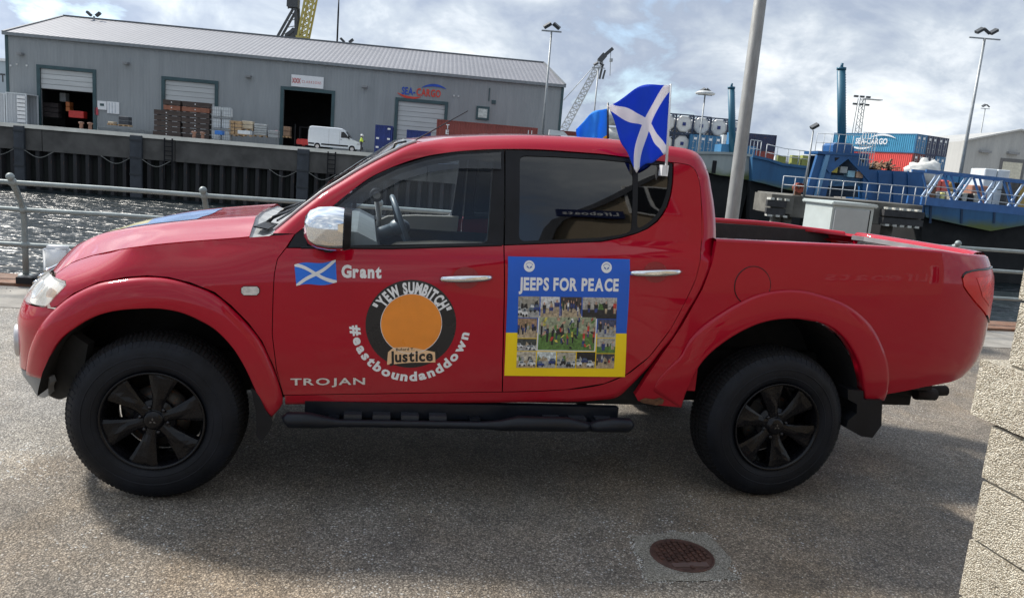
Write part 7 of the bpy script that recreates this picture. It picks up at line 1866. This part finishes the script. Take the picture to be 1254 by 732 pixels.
# --- moored barge with pale bow (left)
def hull_mat(name, c1, c2):
    m, t, b = newmat(name); v = coords(t); sp = N(t, 'ShaderNodeSeparateXYZ'); t.links.new(v, sp.inputs[0])
    st = nz(t, coords(t, (.6, .6, .08)), 1.5, 7, .7); g = mth(t, 'ADD', sp.outputs[2], mth(t, 'MULTIPLY', nz(t, v, .5, 5, .6), 1.2))
    c = mixc(t, ramp(t, st, [(.35, (0,)*3), (.7, (1,)*3)]), c1, c2)
    c = mixc(t, ramp(t, mth(t, 'MULTIPLY', g, .25), [(.22, (1,)*3), (.40, (0,)*3)]), c, (.10, .13, .035))
    t.links.new(c, b.inputs['Base Color']); b.inputs['Roughness'].default_value = .55; return m
def hull(name, label, D, top, bot, depth, mt, under, cat='barge'):
    q = V(*top[0], D); zb = min(V(*p, D).z for p in bot); o = empty(name, (q.x, q.y, zb), YAW, label, cat)
    T = [LP(o, x, y, D) for x, y in top]; B = [LP(o, x, y, D) for x, y in bot]
    bm = bmesh.new(); poly = [(p.x, p.z) for p in T]+[(p.x, p.z) for p in B[::-1]]; prism(bm, poly, 0, depth); bmesh.ops.recalc_face_normals(bm, faces=bm.faces[:]); obj('hull', bm, mt, o)
    # swim below the waterline paint, black for the shade, down to the water
    wz = WATERZ-zb-.6; bm = bmesh.new(); poly = [(p.x, p.z-.02) for p in B]+[(B[-1].x-.8, wz), (B[0].x+.8, wz)]; prism(bm, poly, .6, depth-.6); bmesh.ops.recalc_face_normals(bm, faces=bm.faces[:]); obj('dark_bottom', bm, DKW, o)
    bm = bmesh.new()
    for p, r_ in zip(T, T[1:]): bar(bm, (p.x, -.08, p.z+.04), (r_.x, -.08, r_.z+.04), .16, .22)
    obj('rubbing_strake', bm, under, o); return o, T, B
D = 70
HG = hull_mat('sunlit_bow_paint', (.36, .40, .38), (.27, .31, .31)); HBm = hull_mat('blue_hull_paint', (.03, .13, .27), (.02, .085, .19))  # bow grey is pale, the sun on it put into the colour
ba, T, B = hull('pale_barge', 'pale grey barge bow with green weed along its lower edge', D, [(846, 187.5), (880, 188), (903, 189), (921, 191.5)], [(846, 206), (880, 214.5), (903, 217.5), (921, 221.5)], 14, HG, HG)
a = LP(ba, 871, 212, D); b = LP(ba, 878, 197, D); nbox('hull_recess', a.x, b.x, -.03, .02, a.z, b.z, BLACKP, ba)
bb, T, B = hull('blue_barge', 'weathered blue barge hull between the lamp column and the blue tower', D-1, [(921.3, 192), (940, 196), (958, 202), (992, 206)], [(921.3, 221.5), (940, 226), (958, 231), (992, 238)], 13, HBm, HBm)
bm = bmesh.new()
for x in (958, 975, 988): a = LP(bb, x, 199, D-1); box(bm, a.x-.35, a.x+.35, .2, .9, a.z-.7, a.z+.6)
obj('deck_winch', bm, mat('weedy_yellow', (.30, .32, .08), .6), bb)
RAILM = mat('white_rail', (.50, .53, .55), .5)
# slim blue pile on the pale barge
def leanpile(name, label, xb, yb, xt, yt, D, w, z0):
    b = V(xb, yb, D); t = V(xt, yt, D); o = empty(name, tuple(b), 0, label, 'pile', 'blue spud piles'); BL = mat('spud_blue', (.012, .10, .165), .5, var=.2, scale=.6, stretch=(1, 1, .3))
    bm = bmesh.new(); tube(bm, [b-o.location, t-o.location], w, 12); obj('pile_tube', bm, BL, o); tt = t-o.location; bm = bmesh.new(); tube(bm, [tt, tt+Vector((0, 0, w*.6))], w*1.12, 12); tube(bm, [tt+Vector((0, 0, w*.5)), tt+Vector((0, 0, w*1.6))], w*.35, 8); obj('pile_cap', bm, BL, o)
    bm = bmesh.new(); d = (tt).normalized(); s_ = d.cross(FH).normalized()
    for k in range(24): q = tt*(.25+.72*k/24)-s_*w*.98; bar(bm, q, q-s_*.05, .05)
    obj('climbing_rung', bm, MAST, o); return o
leanpile('spud_pile', 'slim leaning blue pile with white cab beneath, left of the lamp column', 897, 188, 895.5, 109, 71.5, .30, 0)
q = V(880, 188, 71); o = empty('pile_gear', tuple(q), YAW, 'low blue winch house at the foot of the slim blue pile', 'winch house'); nbox('house', .3, 3.4, .5, 3, 0, .9, BLUEC, o); nbox('mast_step', 1.0, 2.0, .8, 1.8, .9, 2.0, BLUEC, o)
def rail_run(name, label, pts, D, h, nposts, w, mt, bars=2, group=None, dz=0.0):
    P_ = [V(x, y, D) for x, y in pts]; o = empty(name, tuple(P_[0]), 0, label, 'railing', group); o_ = Vector(o.location)
    L_ = arc(P_)
    for k in range(nposts+1):
        u = k/nposts*L_[-1]
        for i in range(len(P_)-1):
            if u <= L_[i+1]+1e-6: q = P_[i].lerp(P_[i+1], (u-L_[i])/(L_[i+1]-L_[i])); break
        bm = bmesh.new(); tube(bm, [q-o_, q-o_+Vector((0, 0, h))], w, 5); obj('post', bm, mt, o)
    for b_ in range(bars):
        z = h*(1-b_/(bars)); bm = bmesh.new(); tube(bm, [p-o_+Vector((0, 0, z)) for p in P_], w, 5); obj('rail', bm, mt, o)
    return o
rail_run('deck_railing', 'white guard rail on the deck of the blue barge', [(937, 196), (958, 201), (990, 205)], 69, 1.35, 4, .035, RAILM)
rail_run('deck_railing', 'short white guard rail beside the dark containers', [(917, 192), (930, 194)], 70.5, 1.5, 3, .04, RAILM)
# --- concrete dolphin in front of the tower
D = 47; a = V(952, 238, D); b = V(1131, 251, D); ztop = (a.z+b.z)/2
dl = empty('concrete_dolphin', (a.x, a.y, ztop-1.4), YAW, 'weathered concrete jetty head with black fender blocks behind the cabinet', 'jetty'); wd = (b-a).dot(RT0)
DOLC = mat('stained_concrete', (.12, .115, .10), .85, var=.4, scale=.9, bs=.4, bscale=6)
bm = bmesh.new(); box(bm, .9, wd, 0, 7, .05, 1.4); bmesh.ops.bevel(bm, geom=bm.edges[:], offset=.04, segments=1, affect='EDGES'); obj('deck_slab', bm, DOLC, dl); bm = bmesh.new(); box(bm, -.45, .9, -.4, 3.0, .25, 1.35); obj('side_block', bm, DOLC, dl)
FB = mat('white_bolt_plate', (.48, .48, .44), .7, var=.3, scale=3)
for x in (-.75, wd-2.55, ):
    w2 = 1.15 if x < 0 else 2.4
    for z in (.15, .62): nbox('fender_block', x, x+w2, -.62 if x > 0 else -.7, -.02 if x > 0 else -.4, z, z+.38, mat('black_fender', (.03, .03, .032), .7, var=.4, scale=4), dl)
    for z in (.03, 1.02):
        for k in range(5 if x > 0 else 3): nbox('bolt_plate', x+.15+k*.45, x+.38+k*.45, -.66 if x > 0 else -.74, -.02, z, z+.12, FB, dl)
for x in (.35, 1.0, wd-3.8, wd-1.6): bm = bmesh.new(); tube(bm, [(x, .8, .1), (x+.05, .8, WATERZ-ztop+.6)], .34, 12); obj('support_pile', bm, mat('pile_concrete', (.13, .12, .10), .8, var=.4), dl)
rail_run('jetty_railing', 'galvanised two-bar railing along the concrete jetty head', [(957, 236.5), (1045, 244), (1133, 251)], 46.9, 1.02, 12, .028, RAILM)
q = V(975, 237, 47.5); o = empty('red_hose_reel', tuple(q), YAW, 'small rusty red hose reel at the left end of the jetty rail', 'hose reel'); bm = bmesh.new(); lathe(bm, [(.30, 0), (.30, .08), (.10, .1), (.10, .4), (.30, .42), (.30, .5)], 14, Matrix.Translation((0, 0, .35)) @ Matrix.Rotation(PI/2, 4, 'X')); obj('reel', bm, mat('rust_red', (.30, .07, .04), .7), o); nbox('reel_stand', -.2, .2, -.3, -.1, -.1, .35, RUST, o)
# --- blue pile frame tower
D = 56; base = V(1024, 240, D); tw = empty('pile_frame_tower', tuple(base), YAW, 'blue steel pile frame with a tall blue pile through its top', 'tower')
TB = mat('tower_blue', (.014, .085, .235), .45, var=.2, scale=.9); TB2 = mat('tower_pale_blue', (.11, .25, .42), .5, var=.15, scale=1)
def poly_px(name, pts, y0, y1, mt, parent=tw, D_=D, root=tw):
    L_ = [LP(root, x, y, D_) for x, y in pts]; bm = bmesh.new(); prism(bm, [(p.x, p.z) for p in L_], y0, y1); bmesh.ops.recalc_face_normals(bm, faces=bm.faces[:]); return obj(name, bm, mt, parent)
poly_px('left_leg', [(998, 190), (1009, 190), (992, 240), (983, 240)], -.5, -.1, TB)
poly_px('leg_brace', [(1006.5, 190), (1011.5, 190), (998, 240), (993, 240)], -.75, -.5, TB2)
poly_px('left_plate', [(1011, 190.5), (1033, 192), (1015, 210), (1008, 240), (998, 240)], -.5, .0, TB)
poly_px('right_plate', [(1035, 192), (1059, 191), (1064, 243), (1052, 243), (1054, 213)], -.5, .0, TB)
poly_px('arch_plate', [(1006, 186), (1059.5, 189.5), (1059.5, 196), (1034.5, 194.5), (1012, 212), (1006, 205)], -.62, -.5, TB)
poly_px('right_arch', [(1034, 194), (1059.5, 195.5), (1059.5, 222), (1053.5, 215), (1038, 199)], -.60, -.5, TB)
poly_px('head_beam', [(997, 185), (1059.5, 188.5), (1059.5, 192), (997, 188.5)], -.7, 2.0, TB)
poly_px('shaded_back_sheet', [(1003, 190), (1060, 190), (1063, 243), (990, 240)], 1.6, 1.8, mat('shadow_blue', (.010, .03, .06), .6), tw)  # solid dark sheet, shade inside the tower put into its colour
poly_px('cross_panel', [(1012, 214), (1053, 216), (1053, 228), (1010, 228)], -.1, .1, mat('machinery_blue', (.03, .10, .20), .6, var=.5, scale=3), tw)
for x, y, c in ((1019, 207.5, (.5, .42, .06)), (1031, 208, (.30, .33, .34)), (1040, 213, (.25, .45, .55)), (1050.5, 214, (.5, .33, .22))): a = LP(tw, x, y, D); nbox('pipe_fitting', a.x-.25, a.x+.25, -.35, .3, a.z-.22, a.z+.22, mat('fit_%d' % x, c, .5), tw)
poly_px('collar', [(1017.5, 178), (1022, 174.5), (1038, 175.5), (1043, 180), (1043, 188), (1017, 186.5)], -.4, 1.6, TB)
for pl in ([(1018, 193), (1024, 193.3), (1018, 198)], [(1047.5, 194.5), (1053, 195), (1053, 199.5)]): poly_px('gusset_hole', pl, -.64, -.615, BLACKP)
leanpile('spud_pile', 'tall blue pile standing up through the blue frame tower', 1031, 190, 1030.2, 86, D+.8, .29, 0)
# make the pile rest visually in the collar; ladder cage and top rails
rail_run('tower_railing', 'thin guard rail round the top of the blue frame tower', [(998, 185.5), (1060, 189)], D-.9, 1.25, 7, .022, RAILM)
rail_run('ladder_cage', 'tall hooped ladder rails at the right of the blue tower', [(1051, 203), (1068, 204)], D-1.2, 2.3, 5, .025, RAILM, 5)
# blue box body right of the tower with scrap on top
D = 58.6; base = V(1060, 246, D); bx = empty('blue_bin', tuple(base), YAW, 'big blue open steel bin piled with scrap right of the tower', 'bin')
poly_px('bin_wall', [(1061, 207.5), (1131, 211.5), (1131, 262), (1063, 258)], 0, 4, TB, bx, D, bx)
for x in (1075, 1093, 1111): poly_px('rib', [(x, 209.5), (x+1.6, 209.6), (x+1.6, 250), (x, 250)], -.12, 0, TB, bx, D, bx)
bm = bmesh.new()
for _ in range(60):
    c = LP(bx, random.uniform(1068, 1102), random.uniform(201, 208.5), D); d = Vector((random.uniform(-1, 1), random.uniform(-.5, .5), random.uniform(-.3, .7))).normalized()*random.uniform(.3, .7); bar(bm, c+Vector((0, random.uniform(.4, 3), 0)), c+d+Vector((0, random.uniform(.4, 3), 0)), random.uniform(.06, .16))
tag(obj('scrap_timber', bm, mat('scrap_brown', (.20, .12, .07), .8, var=.6, scale=5), bx), kind='stuff')
# --- blue hull under the truss walkway
D = 60; hb, T, B = hull('blue_barge', 'blue barge hull with dark seams below the lattice walkway', D, [(1131, 249), (1180, 252.5), (1220, 256), (1300, 263)], [(1134, 266), (1175, 275), (1213, 283), (1300, 268)], 16, HBm, HBm)
for x in (1140, 1178, 1218): a = LP(hb, x, 250, D); b = LP(hb, x-2, 278, D); bm = bmesh.new(); bar(bm, (a.x, -.03, a.z), (b.x, -.03, b.z+.3), .16, .06); obj('hull_seam', bm, mat('seam_dark', (.012, .04, .09), .6), hb)
nbox('deck', -.5, 13, .5, 16, T[0].z-.4, T[0].z-.1, YARD, hb)
# --- lattice walkway
D = 50; wk_ = empty('lattice_walkway', tuple(V(1131, 250, D)), YAW, 'blue lattice truss walkway crossing at the right edge', 'walkway')
TRB = mat('truss_blue', (.04, .13, .33), .45, var=.15, scale=2); TRL = mat('truss_pale', (.36, .46, .60), .5, var=.1)
topc = lambda x: (x, 209+(x-1134)*.109); botc = lambda x: (x, 246+(x-1131)*.105)
def pbar(name, p, q, w, mt, dy=0.0): bm = bmesh.new(); bar(bm, LP(wk_, *p, D)+Vector((0, dy, 0)), LP(wk_, *q, D)+Vector((0, dy, 0)), w, w); return obj(name, bm, mt, wk_)
for dy in (0, 1.8):
    pbar('top_chord', topc(1134), topc(1290), .16, TRB, dy)
    bm = bmesh.new(); bar(bm, LP(wk_, *botc(1128), D)+Vector((0, dy, 0)), LP(wk_, *botc(1290), D)+Vector((0, dy, 0)), .2, .50); obj('bottom_beam', bm, TRB, wk_)
    for k in range(5):
        x = 1136+k*36.5+(0 if dy == 0 else 12)
        pbar('pale_diagonal', botc(x-5), topc(x+19), .115, TRL, dy); pbar('blue_diagonal', topc(x-1 if dy else x+19), botc(x+8 if dy else x+31), .105, TRB, dy)
for y_ in (227, 237): pbar('hand_rail', (1134, y_), (1290, y_+18), .05, RAILM, -.12)
# --- cargo on the far deck
def cargo(name, label, cat, x0, y0, x1, y1, D, mt, n=1, zbase=None, m2=None, rows=1):
    a = V((x0+x1)/2, y0, D); zb = zbase if zbase is not None else T[0].z+hb.location.z-.1; l = V(x0, (y0+y1)/2, D); r = V(x1, (y0+y1)/2, D); w = (r-l).dot(RT0); o = empty(name, (l.x, l.y, zb), YAW, label, cat); h = a.z-zb
    for i in range(n):
        for j in range(rows):
            bm = bmesh.new(); box(bm, w*i/n+.03, w*(i+1)/n-.03, 0, min(w, 2.4), h*j/rows+.02, h*(j+1)/rows-.02); bmesh.ops.bevel(bm, geom=bm.edges[:], offset=.06, segments=1, affect='EDGES'); obj('unit', bm, mt if (i+j) % 2 == 0 or not m2 else m2, o)
    return o
a = V(1129, 206, 60); o = empty('white_tarpaulin', tuple(a), YAW, 'crumpled white tarpaulin heap in front of the container stack', 'tarpaulin'); zf = T[0].z+hb.location.z-.1-a.z
bm = bmesh.new(); bmesh.ops.create_icosphere(bm, subdivisions=4, radius=1)
for v in bm.verts:
    n_ = noise.noise(v.co*1.7)*.35+noise.noise(v.co*4)*.26+noise.noise(v.co*9)*.08; v.co = Vector((v.co.x*1.35*(1+n_)+.2, v.co.y*1.0, v.co.z*1.05*(1+n_)-.45)); 
obj('sheet', bm, mat('dull_white_sheet', (.58, .58, .55), .7, var=.2, scale=2), o, smooth=True); nbox('trestle', -.9, 1.1, -.5, .5, zf, -.6, RUST, o)
cargo('light_blue_tank', 'rounded light blue tank below the white tarpaulin', 'tank', 1116, 211, 1144, 224, 63, mat('sky_blue_tank', (.12, .40, .58), .4, var=.15))
cargo('red_crates', 'coral red crates seen through the walkway lattice', 'crates', 1143, 220, 1163, 233, 64, mat('coral_red', (.60, .12, .10), .5, var=.15), 2)
cargo('mustard_machine', 'mustard yellow machine right of the red crates', 'machine', 1162, 223, 1176, 235, 64.5, mat('mustard_paint', (.38, .24, .06), .5, var=.3, scale=3), 2, m2=BLACKP)
cargo('long_blue_box', 'long mid-blue container behind the walkway lattice', 'container', 1143, 212, 1208, 222, 70, BLUEC, 4)
cargo('brown_crates', 'row of brown crates behind the walkway right of the lamp mast', 'crates', 1190, 227, 1211, 237, 64, mat('crate_brown', (.32, .15, .10), .7), 2)
cargo('white_bulk_tanks', 'white bulk tanks stacked behind the walkway below the shed', 'bulk tanks', 1204, 207, 1236, 236, 66, IBC, 2, rows=2)
cargo('black_loader', 'dark wheel loader shape at the right edge behind the walkway', 'loader', 1236, 222, 1262, 238, 65, mat('loader_dark', (.06, .055, .05), .6, var=.5, scale=4), 2, m2=mat('loader_mustard', (.30, .20, .05), .6))
cargo('yellow_drums', 'small yellow drums low behind the walkway rails', 'drums', 1140, 235, 1158, 243, 61.5, mat('drum_yellow', (.55, .50, .18), .5, var=.4, scale=5), 3, m2=GREYP)
cargo('deck_machinery', 'grey and black deck gear low behind the walkway', 'deck gear', 1164, 236, 1200, 246, 61.5, mat('gear_grey', (.30, .29, .25), .6, var=.6, scale=4), 5, m2=BLACKP)
# lattice tower far away
D = 170; o = empty('lattice_mast', tuple(Rp(1051, D, ZR)), YAW, 'far lattice floodlight tower right of the tall blue pile', 'lamp mast'); bm = bmesh.new()
tp = V(1055.5, 121, D); bs = Vector((tp.x, tp.y, ZR)); w0, w1 = .9, .55; h = tp.z-ZR
for s_ in (-1, 1):
    for q in (-1, 1): bar(bm, bs+RT0*s_*w0+FH*q*w0, tp+RT0*s_*w1+FH*q*w1, .14)
for k in range(16):
    for q in (-1, 1):
        z = k/16; a = bs.lerp(tp, z); b = bs.lerp(tp, z+1/16); wa = w0+(w1-w0)*z; bar(bm, a-RT0*wa*q+FH*wa*-1, b+RT0*wa*q-FH*wa, .09)
obj('tower_frame', bm, MAST, o, world=True)
for k in range(3):
    for z in (0, -1.6): p = tp+RT0*(-1.3+1.3*k)+Vector((0, 0, .4+z)); bm = bmesh.new(); bar(bm, p-RT0*.45, p+RT0*.45, .4, .4); obj('floodlight', bm, FLD, o, world=True)
nbox('platform', -1.9, 1.9, -.8, .8, h-.1, h+.05, MAST, o)
# far pale roof on the horizon and low far land
q = Rp(945, 260, ZR); o = empty('distant_shed', tuple(q), YAW, 'distant white-roofed shed on the skyline left of the blue tower', 'building'); a = LP(o, 998, 197, 260); b = LP(o, 949, 191, 260); nbox('wall', 0, a.x, 0, 20, 0, b.z-1.6, mat('distant_wall', (.25, .27, .28), .7), o); nbox('roof', -.5, a.x+.5, -.5, 20.5, b.z-1.6, b.z-.2, mat('white_roof', (.62, .64, .65), .6), o)
sheet('far_shore', -900, 1500, 320, 2500, -.6, mat('far_land', (.16, .17, .15), .9, var=.3, scale=.02))
# horizontal tanks seen between the two flags
q = V(738, 172, 95); o = empty('storage_vessel', (q.x, q.y, ZQ), YAW, 'white horizontal storage vessel glimpsed between the two flags', 'tank')
z_ = q.z-ZQ; TWc = mat('vessel_white', (.55, .56, .55), .4)
for zz_ in (z_+.7, z_+2.9): bm = bmesh.new(); tube(bm, [(0, 1, zz_), (.3, 1, zz_), (6, 1, zz_), (6.4, 1, zz_)], [.5, 1.0, 1.0, .5], 16); obj('shell', bm, TWc, o)
nbox('cradle', .8, 5.5, .4, 1.6, 0, z_-.3, FLD, o)
q = V(672, 168, 80); o = empty('pale_machine_cover', (q.x, q.y, ZQ), YAW, 'pale machine cover just above the cab roof right of the warehouse', 'machine cover'); a = LP(o, 690, 160, 80); bm = bmesh.new(); prism(bm, [(0, 0), (2.2, 0), (2.2, a.z-.7), (1.5, a.z-.1), (0, a.z)], 0, 2); bmesh.ops.recalc_face_normals(bm, faces=bm.faces[:]); obj('cover', bm, IBC, o)
q = V(685, 172, 110); container('distant_oxide_container', 'distant oxide container between the warehouse and the blue flag', (q.x, q.y, ZQ), YAW, 7.5, 2.4, V(700, 161, 110).z-ZQ, BRN, BRN, None, False)
